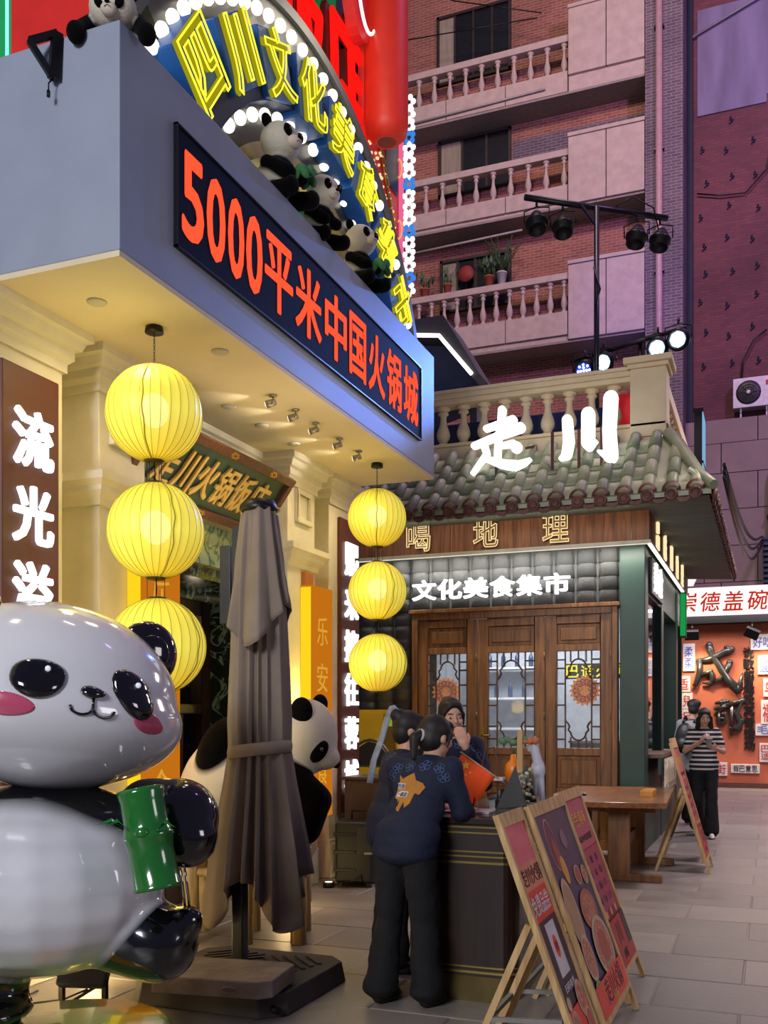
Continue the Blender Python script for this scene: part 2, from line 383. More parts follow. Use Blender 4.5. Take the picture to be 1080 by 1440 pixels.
def veins(m, hexv, scale=5, w=.035):
    nt = m.node_tree; N = nt.nodes; L = nt.links; b = N['Principled BSDF']; tc = N.new('ShaderNodeTexCoord')
    n = N.new('ShaderNodeTexNoise'); n.inputs['Scale'].default_value = scale; n.inputs['Detail'].default_value = 6; n.inputs['Distortion'].default_value = 1.2; L.new(tc.outputs['Object'], n.inputs[0])
    r = N.new('ShaderNodeValToRGB'); e = r.color_ramp.elements; e[0].position = .5-w; e[0].color = (0, 0, 0, 1); e[1].position = .5+w; e[1].color = (0, 0, 0, 1); x = e.new(.5); x.color = (1, 1, 1, 1)
    L.new(n.outputs['Fac'], r.inputs[0]); mx = N.new('ShaderNodeMix'); mx.data_type = 'RGBA'; L.new(r.outputs[0], mx.inputs[0])
    src = b.inputs['Base Color'].links[0].from_socket; L.new(src, mx.inputs[6]); mx.inputs[7].default_value = (*lin(hexv), 1); L.new(mx.outputs[2], b.inputs['Base Color'])
veins(M_marble, '#7d9a8a', 4, .03)
M_marblel = mat('marble_light', '#9fb59a', .15, vary=.2, scale=6); veins(M_marblel, '#2c5a3c', 3.5, .05)

# ------------------------------------------------------------------ ground
fl = MB().box(-14, 14, -8, 34, -.3, -.035).build('floor', M_joint); tag(fl, kind='structure')
pv = []
for k in range(5):
    bm_ = MB(); w, h = .447, .297; b_ = .006
    bm_.add([(-w, -h, -.05), (w, -h, -.05), (w, h, -.05), (-w, h, -.05), (-w, -h, -b_), (w, -h, -b_), (w, h, -b_), (-w, h, -b_), (-w+b_, -h+b_, 0), (w-b_, -h+b_, 0), (w-b_, h-b_, 0), (-w+b_, h-b_, 0)],
            [(0, 3, 2, 1), (0, 1, 5, 4), (1, 2, 6, 5), (2, 3, 7, 6), (3, 0, 4, 7), (4, 5, 9, 8), (5, 6, 10, 9), (6, 7, 11, 10), (7, 4, 8, 11), (8, 9, 10, 11)])
    me = bm_.mesh('paving_stone'); me.materials.append(M_pave); pv.append(me)
n_p = 0
for j in range(34):
    y = 2.6+j*.6
    for i in range(9):
        x = -4.2+i*.9+(.45 if j % 2 else 0)
        if y > 13.2 and x < -1.6: continue
        if y > 11.8 and x < -2.2: continue
        if x > .8+.12*y: continue
        o = bpy.data.objects.new('paving_stone', random.choice(pv)); COL.objects.link(o); o.parent = fl
        o.location = (x, y, random.uniform(-.0025, 0)); o.rotation_euler = (random.uniform(-.002, .002), random.uniform(-.002, .002), 0); n_p += 1
o = MB().box(-14, 14, -8, 34, -.035, -.006).build('worn_paving', M_pave, fl); tag(o, kind='stuff')

# ------------------------------------------------------------------ left shop wall (street face looks towards +X)
wl = MB()
wl.box(-6.2, -4.2, 4.6, 5.5, 0, 3.8); wl.box(-6.2, -4.2, 7.55, 9.15, 0, 3.8); wl.box(-6.2, -4.2, 5.5, 7.55, 3.04, 3.8)
wl.box(-6.2, -5.9, 5.5, 7.55, 0, 3.04); wl.box(-6.2, -4.2, 1.5, 4.6, 0, 3.8)
wall = wl.build('wall_left', M_stucco); tag(wall, kind='structure')
def pier(y0, y1, name='pilaster', frame=None):
    m = MB(); m.box(-4.21, -3.9, y0, y1, 0, 3.79); m.box(-4.21, -3.87, y0-.03, y1+.03, 0, .32)
    m.box(-4.21, -3.885, y0-.015, y1+.015, .32, .36)
    o = m.build(name, M_stucco, wall, bevel=.006)
    if frame:
        f = MB(); c, s, w = frame, .15, .045
        for a, b_, c0, c1 in ((c-s, c+s, 3.39+s-w, 3.39+s), (c-s, c+s, 3.39-s, 3.39-s+w), (c-s, c-s+w, 3.39-s+w, 3.39+s-w), (c+s-w, c+s, 3.39-s+w, 3.39+s-w)):
            f.box(-3.9, -3.86, a, b_, c0, c1)
        f.build('square_moulding', M_stucco, o, bevel=.008)
    return o
pier(1.5, 4.68, 'board_pier'); pier(5.02, 5.5, frame=5.26); pier(7.58, 8.12, frame=7.86); pier(8.43, 9.15, 'board_pier')
crown = [(0, 3.55), (.02, 3.55), (.02, 3.6), (.05, 3.63), (.05, 3.68), (.08, 3.69), (.10, 3.74), (.13, 3.75), (.13, 3.8), (0, 3.8)]
path = [(-3.9, 1.5), (-3.9, 4.68), (-4.2, 4.68), (-4.2, 5.02), (-3.9, 5.02), (-3.9, 5.5), (-4.2, 5.5), (-4.2, 7.58), (-3.9, 7.58), (-3.9, 8.12), (-4.2, 8.12), (-4.2, 8.43), (-3.9, 8.43), (-3.9, 9.15), (-5, 9.15)]
MB().sweep(crown, path).build('trim_1', M_stucco); tag(bpy.data.objects['trim_1'], kind='structure')
mid = [(0, 2.84), (.02, 2.84), (.03, 2.88), (.07, 2.92), (.07, 2.95), (.11, 2.98), (.11, 3.03), (0, 3.03)]
mm = MB()
mm.sweep(mid, [(-4.2, 4.70), (-4.2, 5.02), (-3.9, 5.02), (-3.9, 5.5), (-4.15, 5.5)]); mm.sweep(mid, [(-4.15, 7.58), (-3.9, 7.58), (-3.9, 8.12), (-4.15, 8.12)])
o = mm.build('trim_2', M_stucco); tag(o, kind='structure')

# entrance: marble lintel and reveals, timber doors with glass, shelf of small pandas behind
MB().box(-4.25, -4.14, 5.5, 7.56, 2.72, 3.04).build('lintel', M_marblel, wall)
MB().box(-5.9, -4.19, 7.3, 7.57, 0, 2.74).build('reveal', M_marble, wall)
MB().box(-5.9, -4.19, 5.48, 5.72, 0, 2.74).build('reveal', M_marble, wall)
MB().box(-5.9, -4.2, 5.5, 7.57, 2.62, 2.74).build('head', M_marble, wall)
MB().box(-5.9, -5.85, 5.72, 7.3, 0, 2.62).build('back_panel', mat('lobby_dark', '#3a332c', .7), wall)
door = MB()
for y0, y1 in ((6.5, 6.62), (7.16, 7.3)): door.box(-4.62, -4.5, y0, y1, 0, 2.5)
door.box(-4.62, -4.5, 6.62, 7.16, 2.38, 2.5); door.box(-4.62, -4.5, 6.62, 7.16, 1.55, 1.63); door.box(-4.62, -4.5, 6.62, 7.16, 0, .3)
door.box(-4.58, -4.52, 6.87, 6.91, .3, 1.55)
d1 = door.build('door_1', M_dwood, bevel=.006); tag(d1, kind='structure')
MB().box(-4.57, -4.56, 6.62, 7.16, .3, 2.38).build('pane', M_glass, d1)
d2 = MB()
for y0, y1 in ((5.72, 5.84), (6.36, 6.48)): d2.box(-4.62, -4.5, y0, y1, 0, 2.5)
d2.box(-4.62, -4.5, 5.84, 6.36, 2.38, 2.5); d2.box(-4.62, -4.5, 5.84, 6.36, 1.55, 1.63); d2.box(-4.62, -4.5, 5.84, 6.36, 0, .3)
d2 = d2.build('door_2', M_dwood, bevel=.006); tag(d2, kind='structure'); MB().box(-4.57, -4.56, 5.84, 6.36, .3, 2.38).build('pane', M_glass, d2)
point('lobby_lamp', (-5.1, 6.6, 2.3), 10, (1, .8, .55), .1)

# ------------------------------------------------------------------ canopy box over the entrance
can = thing('entrance_canopy', 'deep blue-grey box canopy projecting over the entrance on the left', 'canopy', (-3.5, 6.4, 3.8))
cb = MB(); cb.box(-6.2, -3.0, 4.02, 8.88, 3.83, 4.97)
cb.build('fascia_box', M_grey, can, world=True, bevel=.006)
MB().box(-6.2, -3.003, 4.023, 8.877, 3.8, 3.83).build('soffit', M_soffit, can, world=True)
for i, (x, y) in enumerate([(-3.45, 4.42), (-3.7, 6.25), (-3.7, 6.75), (-3.7, 7.3), (-3.2, 5.3)]):
    MB().lathe([(.055, 0), (.055, -.006), (.045, -.012), (.0, -.012)], (x, y, 3.8), 20).build('downlight', mat('downlight_trim', '#c9c3b4', .5), can, world=True)
for i, y in enumerate((6.15, 6.5, 6.85, 7.3, 7.7)):
    c = Vector((-3.28, y, 3.8)); m = MB(); m.lathe([(.028, 0), (.028, -.012), (0, -.012)], c, 14); m.tube([c-Vector((0, 0, .01)), c-Vector((0, 0, .04))], .006, 6)
    d = Vector((-.95, -.1, -.20)).normalized(); m.tube([c+Vector((.02, 0, -.05)), c+Vector((.02, 0, -.05))+d*.07], [.022, .028], 14)
    p = m.build('spotlight', mat('spot_metal', '#a8a49a', .3, .7), can, world=True)
    q = c+Vector((.02, 0, -.05))+d*.072; MB().tube([q, q+d*.002], .023, 14).build('lens', glow('spot_lens', '#fff4dc', 2.4), p, world=True)
    spot('canopy_spot', tuple(q+d*.01), tuple(q+Vector((-.6, -.15, .02))), 5.0, (1, .93, .78), 60, .9, .02)
# triangular cable bracket on the near face
br = thing('triangle_bracket', 'black triangular metal bracket bolted to the pale left face of the canopy', 'bracket', (-3.37, 4.02, 4.85))
m = MB(); A_, B_, C_ = Vector((-3.365, 4.0, 4.98)), Vector((-3.375, 3.98, 4.74)), Vector((-3.455, 3.90, 4.90))
m.bar(A_, B_, .035, .05); m.bar(A_, C_, .03); m.bar(B_, C_, .03); m.build('frame', M_black, br, world=True)
m = MB(); m.tube([B_, B_+Vector((-.01, -.02, -.03)), B_+Vector((-.012, -.02, -.07))], .004, 6); m.lathe([(0, -.03), (.009, -.03), (.009, 0), (0, 0)], B_+Vector((-.012, -.02, -.07)), 8)
m.build('cable_plug', M_black, br, world=True)

# LED panel with running text
led = thing('led_sign', 'long dark LED panel on the canopy front reading 5000平米中国火锅城 in red', 'sign', (-2.99, 6.48, 4.39))
MB().box(-3.0, -2.985, 4.50, 8.45, 4.065, 4.715).build('display', M_ledpanel, led, world=True)
m = MB(); 
for a in ((4.49, 8.46, 4.715, 4.725), (4.49, 8.46, 4.055, 4.065), (4.49, 4.5, 4.055, 4.725), (8.45, 8.46, 4.055, 4.725)): m.box(-3.0, -2.975, *a)
m.build('bezel', M_black, led, world=True)
for ch, y0, y1 in zip('5000平米中国火锅城', [4.55, 4.80, 5.035, 5.25, 5.48, 5.91, 6.38, 6.82, 7.20, 7.60, 8.0], [4.765, 5.0, 5.22, 5.45, 5.88, 6.33, 6.77, 7.15, 7.56, 7.95, 8.38]):
    letters(MB(), ch, (-2.985, (y0+y1)/2, 4.385), (0, 1, 0), (0, 0, 1), (y1-y0)*.93, .46, .018, .004).build('led_character', M_led, led, world=True)

# vertical name boards with glowing characters
def board(yc, w, text, label):
    t = thing('name_board', label, 'sign', (-3.87, yc, 2.0), group=None)
    MB().box(-3.9, -3.86, yc-w/2, yc+w/2, .59, 3.46).build('panel', M_brown, t, world=True, bevel=.01)
    for i, ch in enumerate(text):
        z = 3.07-.425*i
        letters(MB(), ch, (-3.855, yc, z), (0, 1, 0), (0, 0, 1), w*.66, .31, .024, .02).build('character', M_white, t, world=True)
board(4.375, .46, '流光溢彩锦', 'tall brown name board beside the big panda with white characters 流光溢')
board(8.85, .46, '熙来攘往蓉城', 'tall narrow brown board with white characters 熙来攘往蓉城 behind the small lanterns')

# tilted plaque over the door
pq = thing('door_plaque', 'tilted dark green plaque with gold characters 走川火锅饭店 in a carved frame over the door', 'sign', (-3.87, 6.33, 3.28))
pu = Vector((.34, 0, .45)).normalized(); pr = Vector((0, 1, 0)); pn = pr.cross(pu); pc = Vector((-3.87, 6.33, 3.275))
Mp = Matrix((pr, pu, pn)).transposed()
MB().obox(pc-pn*.02, (1.9, .54, .03), Mp).build('panel', mat('plaque_green', '#2f4a3f', .4, vary=.1), pq, world=True)
Mcarve = mat('carved_frame', '#5a3020', .45, vary=.35, scale=25, bump=.6, bscale=60)
for cx, cy, w, h in ((0, .25, 1.96, .07), (0, -.25, 1.96, .07), (-.945, 0, .07, .43), (.945, 0, .07, .43)):
    MB().obox(pc+pr*cx+pu*cy+pn*.005, (w, h, .06), Mp).build('frame_rail', Mcarve, pq, world=True, bevel=.01)
for cx, cy in [(-.6, .25), (0, .25), (.6, .25), (-.6, -.25), (0, -.25), (.6, -.25), (.945, 0)]:
    m = MB(); c0 = pc+pr*cx+pu*cy+pn*.036
    for k in range(6): a = k*math.pi/3; m.ell(c0+pr*math.cos(a)*.035+pu*math.sin(a)*.018, (.022, .012, .006), Mp.to_4x4() if False else Mp, 8, 5)
    m.build('carved_flower', M_gold, pq, world=True)
for i, ch in enumerate('走川火锅饭店'):
    letters(MB(), ch, pc+pr*(-.62+.25*i)+pn*.0, pr, pu, .21, .3, .02, .02, shear=.1).build('character', mat('plaque_gold', '#d9b468', .45, .2, vary=.1), pq, world=True)
letters(MB(), '印', pc+pr*.84+pu*.02, pr, pu, .045, .05, .01, .01).build('seal', M_gold, pq, world=True)

# light boxes on the pilasters
M_lby = glow('lightbox_yellow', '#ffd21e', 1.05); M_lbo = glow('lightbox_orange', '#f08a1c', .62)
M_lbc = glow('lightbox_cutout', '#f2b03a', .8)
for yb, lab in ((5.3, 'amber light box on the pilaster left of the entrance, behind the large lanterns'), (7.82, 'amber light box on the pilaster behind the seated plush panda')):
    t = thing('light_box', lab, 'lamp', (-3.85, yb+.22, 1.7))
    MB().box(-3.9, -3.79, yb+.004, yb+.45, .62, 2.7).build('case', M_lbo, t, world=True)
    MB().box(-3.895, -3.795, yb, yb+.004, .62, 2.68).build('side_panel', M_lby, t, world=True)
    MB().box(-3.9, -3.86, yb+.02, yb+.2, 2.7, 2.82).build('bracket', mat('amber_metal', '#b26a22', .5), t, world=True)
    for i, ch in enumerate('乐安居食'):
        letters(MB(), ch, (-3.79, yb+.23, 2.3-.42*i), (0, 1, 0), (0, 0, 1), .22, .26, .0, .004).build('cut_out', M_lbc, t, world=True)
    point('box_lamp', (-3.72, yb-.08, 1.7), 9, (1, .66, .15), .1)

# ------------------------------------------------------------------ string lanterns
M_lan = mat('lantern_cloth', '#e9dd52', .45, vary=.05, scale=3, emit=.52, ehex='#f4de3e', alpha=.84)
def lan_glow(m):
    """emission painted brightest at middle height, standing in for light from the lamp inside"""
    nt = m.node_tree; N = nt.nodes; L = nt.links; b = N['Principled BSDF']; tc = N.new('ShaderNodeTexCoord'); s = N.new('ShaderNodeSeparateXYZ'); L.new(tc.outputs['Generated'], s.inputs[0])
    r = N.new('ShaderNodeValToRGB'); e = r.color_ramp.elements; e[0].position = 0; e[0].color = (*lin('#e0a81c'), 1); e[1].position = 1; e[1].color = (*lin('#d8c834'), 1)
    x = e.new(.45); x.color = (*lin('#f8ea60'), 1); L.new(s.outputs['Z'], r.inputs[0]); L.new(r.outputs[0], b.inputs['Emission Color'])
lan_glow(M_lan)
M_rib = mat('lantern_rib', '#a89c2c', .6)
def lantern_mesh(r, n=30):
    def fn(rr, z, a): k = 1-.018*abs(math.sin(a*n/2)); return (rr*k*math.cos(a), rr*k*math.sin(a), z)
    prof = [(r*math.sin(math.pi*(i/22)*.88+math.pi*.06), -r*1.0*math.cos(math.pi*(i/22)*.88+math.pi*.06)) for i in range(23)]
    m = MB(); m.lathe(prof, (0, 0, 0), n*4, True, fn); return m.mesh('cloth'), prof
def ribs_mesh(r, prof, n=30):
    m = MB()
    for k in range(n):
        a = 2*math.pi*k/n; m.tube([(q*1.004*math.cos(a), q*1.004*math.sin(a), z*1.002) for q, z in prof], .0015, 4, caps=False)
    a = -1.2; m.tube([(q*1.012*math.cos(a+.02*math.sin(z*40)), q*1.012*math.sin(a), z) for q, z in prof], .004, 5)
    return m.mesh('ribs')
def lantern_string(x, y, zs, r, labels, ztop=3.8, grp=None, dx=.012):
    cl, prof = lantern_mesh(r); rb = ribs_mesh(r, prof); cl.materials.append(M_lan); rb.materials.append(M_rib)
    zr = prof[0][0]
    t = thing('ceiling_hook', 'black ceiling disc and chain holding the %s string of lanterns' % grp, 'hook', (x, y, ztop))
    MB().lathe([(0, 0), (.05, 0), (.055, -.035), (0, -.035)], (x, y, ztop), 20).build('ceiling_disc', M_black, t, world=True)
    m = MB(); z = ztop-.035; k = 0
    while z > zs[0]+r+.01: m.tube([(x+.006*math.cos(a)*(1 if k % 2 else 0), y+.006*math.cos(a)*(0 if k % 2 else 1), z-.012+.013*math.sin(a)) for a in [i*math.pi/3 for i in range(6)]], .0018, 4, True); z -= .019; k += 1
    m.build('chain', M_black, t, world=True)
    for i, z in enumerate(zs):
        xx = x+dx*i
        l = thing('lantern', labels[i], 'lantern', (xx, y, z-r), rz=random.uniform(0, 6)*0+i*.6, group='round yellow lanterns in hanging strings')
        link('cloth', cl, None, l, loc=(0, 0, r)); link('ribs', rb, None, l, loc=(0, 0, r))
        MB().ell((0, 0, r+.02), (.085, .085, .10), seg=16, rings=10).build('lamp', glow('lantern_bulb', '#fff6c8', 2.2), l)
        for s in (1, -1):
            zz = r+s*r*.985
            m = MB().lathe([(0, 0), (zr*1.15, 0), (zr*1.15, s*.018), (zr*.95, s*.03), (0, s*.03)], (0, 0, zz-s*.02), 24)
            m.build('end_ring', mat('ring_brown', '#3a2c12', .5), l)
        if i < len(zs)-1:
            m = MB(); gap = z-zs[i+1]-2*r
            m.tube([(0, 0, 0), (.004, .003, -gap/2), (0, 0, -gap)], .004, 5)
            for q in range(4): m.tube([(.05*math.cos(q*1.57), .05*math.sin(q*1.57), .01), (.05*math.cos(q*1.57), .05*math.sin(q*1.57), -gap-.01)], .0025, 4)
            m.build('link_wire', M_black, l)
        point('lantern_lamp', (xx, y-r-.12, z), 2.2*r/.28, (1, .82, .25), .1)
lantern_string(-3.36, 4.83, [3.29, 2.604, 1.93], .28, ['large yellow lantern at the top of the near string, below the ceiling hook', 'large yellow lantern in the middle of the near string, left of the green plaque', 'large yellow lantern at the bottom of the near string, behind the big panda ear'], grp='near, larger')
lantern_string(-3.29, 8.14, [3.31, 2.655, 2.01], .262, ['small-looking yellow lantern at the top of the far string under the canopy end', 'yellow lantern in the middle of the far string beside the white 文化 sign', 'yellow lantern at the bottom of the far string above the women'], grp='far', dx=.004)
# ------------------------------------------------------------------ market kiosk with tiled eaves
kio = thing('market_kiosk', 'timber and green market kiosk with tiled eaves and a balustraded terrace on top', 'building', (-3.1, 11.4, 0))
M_cream = mat('cream_stone', '#d9c4a0', .65, vary=.06, scale=4, bump=.1)
M_dtile = rnd_mat('dark_tile', '#3f4244', '#5a5c5c', .6, .3, 40)
M_rtile = rnd_mat('glazed_tile', '#66745a', '#b3b390', .42, .35, 30)
M_cap = rnd_mat('eave_cap_clay', '#4a2218', '#6e4034', .5, .5, 50)
M_sof = mat('eave_board', '#59645c', .7, vary=.2, scale=3, stretch=(1, 6, 1))
def kp(mb, name, m, bevel=0, parent=None): return mb.build(name, m, parent or kio, world=True, bevel=bevel)
kp(MB().box(-5.2, -4.13, 11.46, 11.6, 0, 3.5), 'side_wall', mat('kiosk_dark_wall', '#33383a', .7))
kp(MB().box(-5.2, -1.35, 11.42, 16.6, 3.5, 4.6), 'loft', M_sof)
kp(MB().box(-5.2, -1.35, 16.5, 16.6, 0, 3.5), 'rear_wall', M_green)
kp(MB().box(-5.2, -5.1, 11.6, 16.5, 0, 3.5), 'party_wall', M_green)
kp(MB().box(-1.607, -1.322, 11.36, 11.66, 0, 3.49), 'corner_post', M_green, .01)
for y in (13.1, 15.2): kp(MB().box(-1.52, -1.32, y, y+.28, 0, 3.49), 'side_post', M_green, .01)
kp(MB().box(-1.5, -1.33, 11.66, 16.5, 2.95, 3.5), 'side_beam', M_green)
kp(MB().box(-1.5, -1.33, 11.66, 16.5, 0, 1.05), 'side_panel', M_green)
kp(MB().box(-1.55, -1.18, 11.7, 13.9, 1.05, 1.1), 'side_counter', mat('counter_top', '#6d5a48', .5), .005)
kp(MB().box(-1.22, -1.19, 11.72, 13.88, .86, 1.05), 'counter_apron', M_green)
sw = kp(MB().box(-1.42, -1.36, 11.66, 11.72, 1.1, 2.95), 'window_frame', mat('blue_frame', '#39506b', .4))
kp(MB().box(-1.40, -1.38, 11.72, 13.1, 1.1, 2.95), 'side_window', mat('mirror_glass', '#20282c', .04, vary=0, spec=1, metal=.6))
# timber fascia, planks picked one by one
x = -5.2; k = 0
while x < -1.3:
    w = [.17, .14, .19, .16, .15][k % 5]; x1 = min(x+w, -1.30)
    kp(MB().box(x+.002, x1-.002, 11.2+.004*(k % 3), 11.26, 3.50, 3.97), 'fascia_plank', M_plank); x = x1; k += 1
kp(MB().box(-5.2, -1.3, 11.21, 11.42, 3.5, 3.97), 'fascia_backing', M_dwood)
y = 11.2; k = 0
while y < 16.5:
    kp(MB().box(-1.30, -1.26+.004*(k % 2), y+.003, y+.23, 3.50, 3.84), 'side_plank', M_plank); y += .235; k += 1
kp(MB().box(-5.2, -1.24, 11.16, 11.2, 3.46, 3.5), 'light_batten', mat('batten', '#b6b3a4', .5))
kp(MB().box(-1.28, -1.24, 11.2, 16.5, 3.46, 3.5), 'light_batten', mat('batten', '#b6b3a4', .5))
kp(MB().box(-5.2, -1.26, 11.165, 11.185, 3.452, 3.46), 'light_strip', glow('strip_dim', '#efe8d0', 1.0))
kp(MB().box(-1.275, -1.235, 11.17, 16.5, 3.445, 3.46), 'light_strip', M_tube)
# dark half-round tiles on the transom and beside the doors
tm = MB(); n = 8
for r0, y0, y1 in ((.118, 0, .165),):
    vs = []; 
    for yy, rr in ((0, .118), (.158, .106)):
        for i in range(n+1): a = math.pi*i/n; vs.append((rr*math.cos(a), -rr*.55*math.sin(a), yy))
    tm.add(vs, [(i, i+1, n+2+i, n+1+i) for i in range(n)], True); tm.add(vs[:n+1], [tuple(range(n+1))])
tme = tm.mesh('wall_tile'); tme.materials.append(M_dtile)
kp(MB().box(-4.14, -1.6, 11.44, 11.6, 2.80, 3.5), 'transom_backing', M_dtile)
for i in range(13):
    for j in range(4):
        o = link('wall_tile', tme, None, kio, True, (-1.74-.255*i if i < 13 else 0, 11.44, 2.84+.158*j))
for i in range(4):
    for j in range(14):
        o = link('wall_tile', tme, None, kio, True, (-4.27-.25*i, 11.46, .62+.158*j))
# doors: outer frame and three leaves with curved lattice
kf = MB(); kf.box(-4.13, -4.06, 11.36, 11.5, 0, 2.82); kf.box(-1.70, -1.63, 11.36, 11.5, 0, 2.82); kf.box(-4.06, -1.70, 11.36, 11.5, 2.72, 2.82)
kp(kf, 'door_frame', M_wood, .008); kp(MB().box(-4.16, -1.6, 11.33, 11.4, 2.80, 2.85), 'door_cornice', M_wood, .008)
M_pane = mat('kiosk_glass', '#aab4bc', .04, vary=0, spec=.6, alpha=.16)
M_lat = wood('lattice_wood', '#3a2413', '#5e3c20', .45)
def leaf(x0, x1, handle):
    lf = kp(MB(), 'door_leaf', M_wood) if False else None
    m = MB(); st = .125; z0, z1 = .12, 2.71; g0, g1 = 1.17, 2.30
    m.box(x0, x0+st, 11.39, 11.45, z0, z1); m.box(x1-st, x1, 11.39, 11.45, z0, z1)
    for a, b in ((z0, .22), (.62, .70), (1.08, g0), (g1, 2.38), (2.62, z1)): m.box(x0+st, x1-st, 11.39, 11.45, a, b)
    lf = m.build('door_leaf', M_wood, kio, world=True, bevel=.006)
    for a, b in ((.22, .62), (.70, 1.08), (2.38, 2.62)):
        q = MB(); q.box(x0+st, x1-st, 11.42, 11.44, a, b); q.box(x0+st+.045, x1-st-.045, 11.40, 11.42, a+.045, b-.045); q.build('raised_panel', M_wood, lf, world=True, bevel=.012)
    MB().box(x0+st, x1-st, 11.425, 11.43, g0, g1).build('pane', M_pane, lf, world=True)
    l = MB(); X0, X1 = x0+st, x1-st; w = X1-X0; cx = (X0+X1)/2; y = 11.412; b = .016
    def seg(p, q): l.bar((p[0], y, p[1]), (q[0], y, q[1]), b, .02)
    xa, xb = X0+w*.2, X1-w*.2
    for xx in (xa, xb): seg((xx, g0), (xx, g1))
    for zz in (g0+.25, g0+.5, g0+.75, g0+.93): seg((X0, zz), (xa, zz)); seg((xb, zz), (X1, zz))
    hw = (xb-xa)/2
    pts = [(xa, g1-.32), (xa+.03, g1-.29), (xa+.05, g1-.25), (xa+.035, g1-.21), (xa+.07, g1-.17)]+[(cx-hw*.62*math.cos(q), g1-.20+.11*math.sin(q)) for q in [i*math.pi/8+.3 for i in range(8)] if q < 3.0]
    pts += [(2*cx-a, b) for a, b in reversed(pts[:5])]
    l.tube([(p[0], y, p[1]) for p in pts], .012, 6); l.tube([(p[0], y, g0+g1-p[1]) for p in pts], .012, 6)
    for dx in (-.09, 0, .09): seg((cx+dx, g1-.10-abs(dx)*.3), (cx+dx, g1)); seg((cx+dx, g0), (cx+dx, g0+.10+abs(dx)*.3))
    for zz in (g1-.10, g0+.10): seg((X0, zz), (xa, zz)); seg((xb, zz), (X1, zz))
    l.build('lattice', M_lat, lf, world=True)
    if handle:
        h = MB(); hx = x0+.06 if handle > 0 else x1-.06; h.box(hx-.02, hx+.02, 11.375, 11.39, 1.18, 1.42); h.tube([(hx, 11.375, 1.31), (hx, 11.34, 1.31), (hx+.12*handle, 11.335, 1.31)], .009, 8)
        h.build('handle', M_brass, lf, world=True)
    for zz in (1.5, 2.2): MB().tube([(x1-.004, 11.38, zz), (x1-.004, 11.38, zz+.09)], .008, 6).build('hinge', M_brass, lf, world=True)
leaf(-4.055, -3.305, 0); leaf(-3.295, -2.475, 1); leaf(-2.465, -1.705, 0)
kp(MB().box(-4.06, -1.7, 11.37, 11.5, 0, .12), 'threshold', M_wood)
# cut-paper lion medallions hang inside the glass
M_pap = mat('cut_paper', '#f08a3c', .7, vary=.5, scale=40, emit=.3)
for cx, lab in ((-3.72, 'orange round cut-paper ornament behind the left door pane'), (-2.02, 'orange round cut-paper ornament behind the right door pane')):
    t = thing('paper_ornament', lab, 'ornament', (cx, 11.47, 1.72))
    pts = [(cx+(.17+.018*math.cos(k*math.pi))*math.cos(k*math.pi/18), 11.47, 1.84+(.17+.018*math.cos(k*math.pi))*math.sin(k*math.pi/18)) for k in range(36)]
    MB().prism(pts, (0, .006, 0)).build('disc', M_pap, t, world=True)
    m = MB()
    for k in range(14): a = k*math.pi/7; m.tube([(cx+.1*math.cos(a)+.035*math.cos(b), 11.465, 1.84+.1*math.sin(a)+.035*math.sin(b)) for b in [i*math.pi/4 for i in range(8)]], .006, 5, True)
    m.build('curls', mat('paper_red', '#b5311c', .7), t, world=True)
    for dx in (-.05, .05): MB().lathe([(0, 0), (.025, 0), (.02, .006), (0, .008)], (cx+dx, 11.465, 1.86), 10, M=Matrix.Rotation(R(90), 4, 'X')).build('eye', mat('paper_gold', '#f0c040', .6), t, world=True)
    MB().tube([(cx, 11.47, 2.0), (cx, 11.47, 2.72)], .002, 4).build('string', M_black, t, world=True)
# inside the kiosk
kp(MB().box(-4.9, -1.6, 14.6, 14.7, .0, 3.4), 'inner_wall', mat('pale_wall', '#b9c2cf', .7))
kp(MB().box(-5.1, -1.5, 11.6, 16.5, .0, .02), 'inner_floor', M_table)
st = thing('display_shelf', 'pale shelving with bottles seen through the middle door pane', 'shelf', (-3.6, 14.3, 0))
for z in (.9, 1.35, 1.8, 2.25): MB().box(-4.2, -3.0, 14.15, 14.55, z, z+.03).build('shelf_board', mat('shelf_white', '#d5d9df', .5), st, world=True)
for xx in (-4.2, -3.03): MB().box(xx, xx+.03, 14.15, 14.55, 0, 2.4).build('side', mat('shelf_white', '#d5d9df', .5), st, world=True)
bt = None
for i in range(10):
    z = (1.83, 2.28)[i % 2]; xx = -4.05+.105*i
    if bt is None:
        bt = MB().lathe([(0, 0), (.035, 0), (.035, .15), (.012, .2), (.012, .26), (0, .26)], (0, 0, 0), 12).mesh('bottle'); bt.materials.append(mat('bottle_blue', '#25406a', .2))
    o = link('bottle', bt, None, None, loc=(xx, 14.3, z)); tag(o, 'small dark blue bottle inside the kiosk, %s from the left on the %s shelf' % (('first', 'second', 'third', 'fourth', 'fifth')[i//2], ('middle', 'top')[i % 2]), 'bottle', 'bottles on the kiosk shelf')
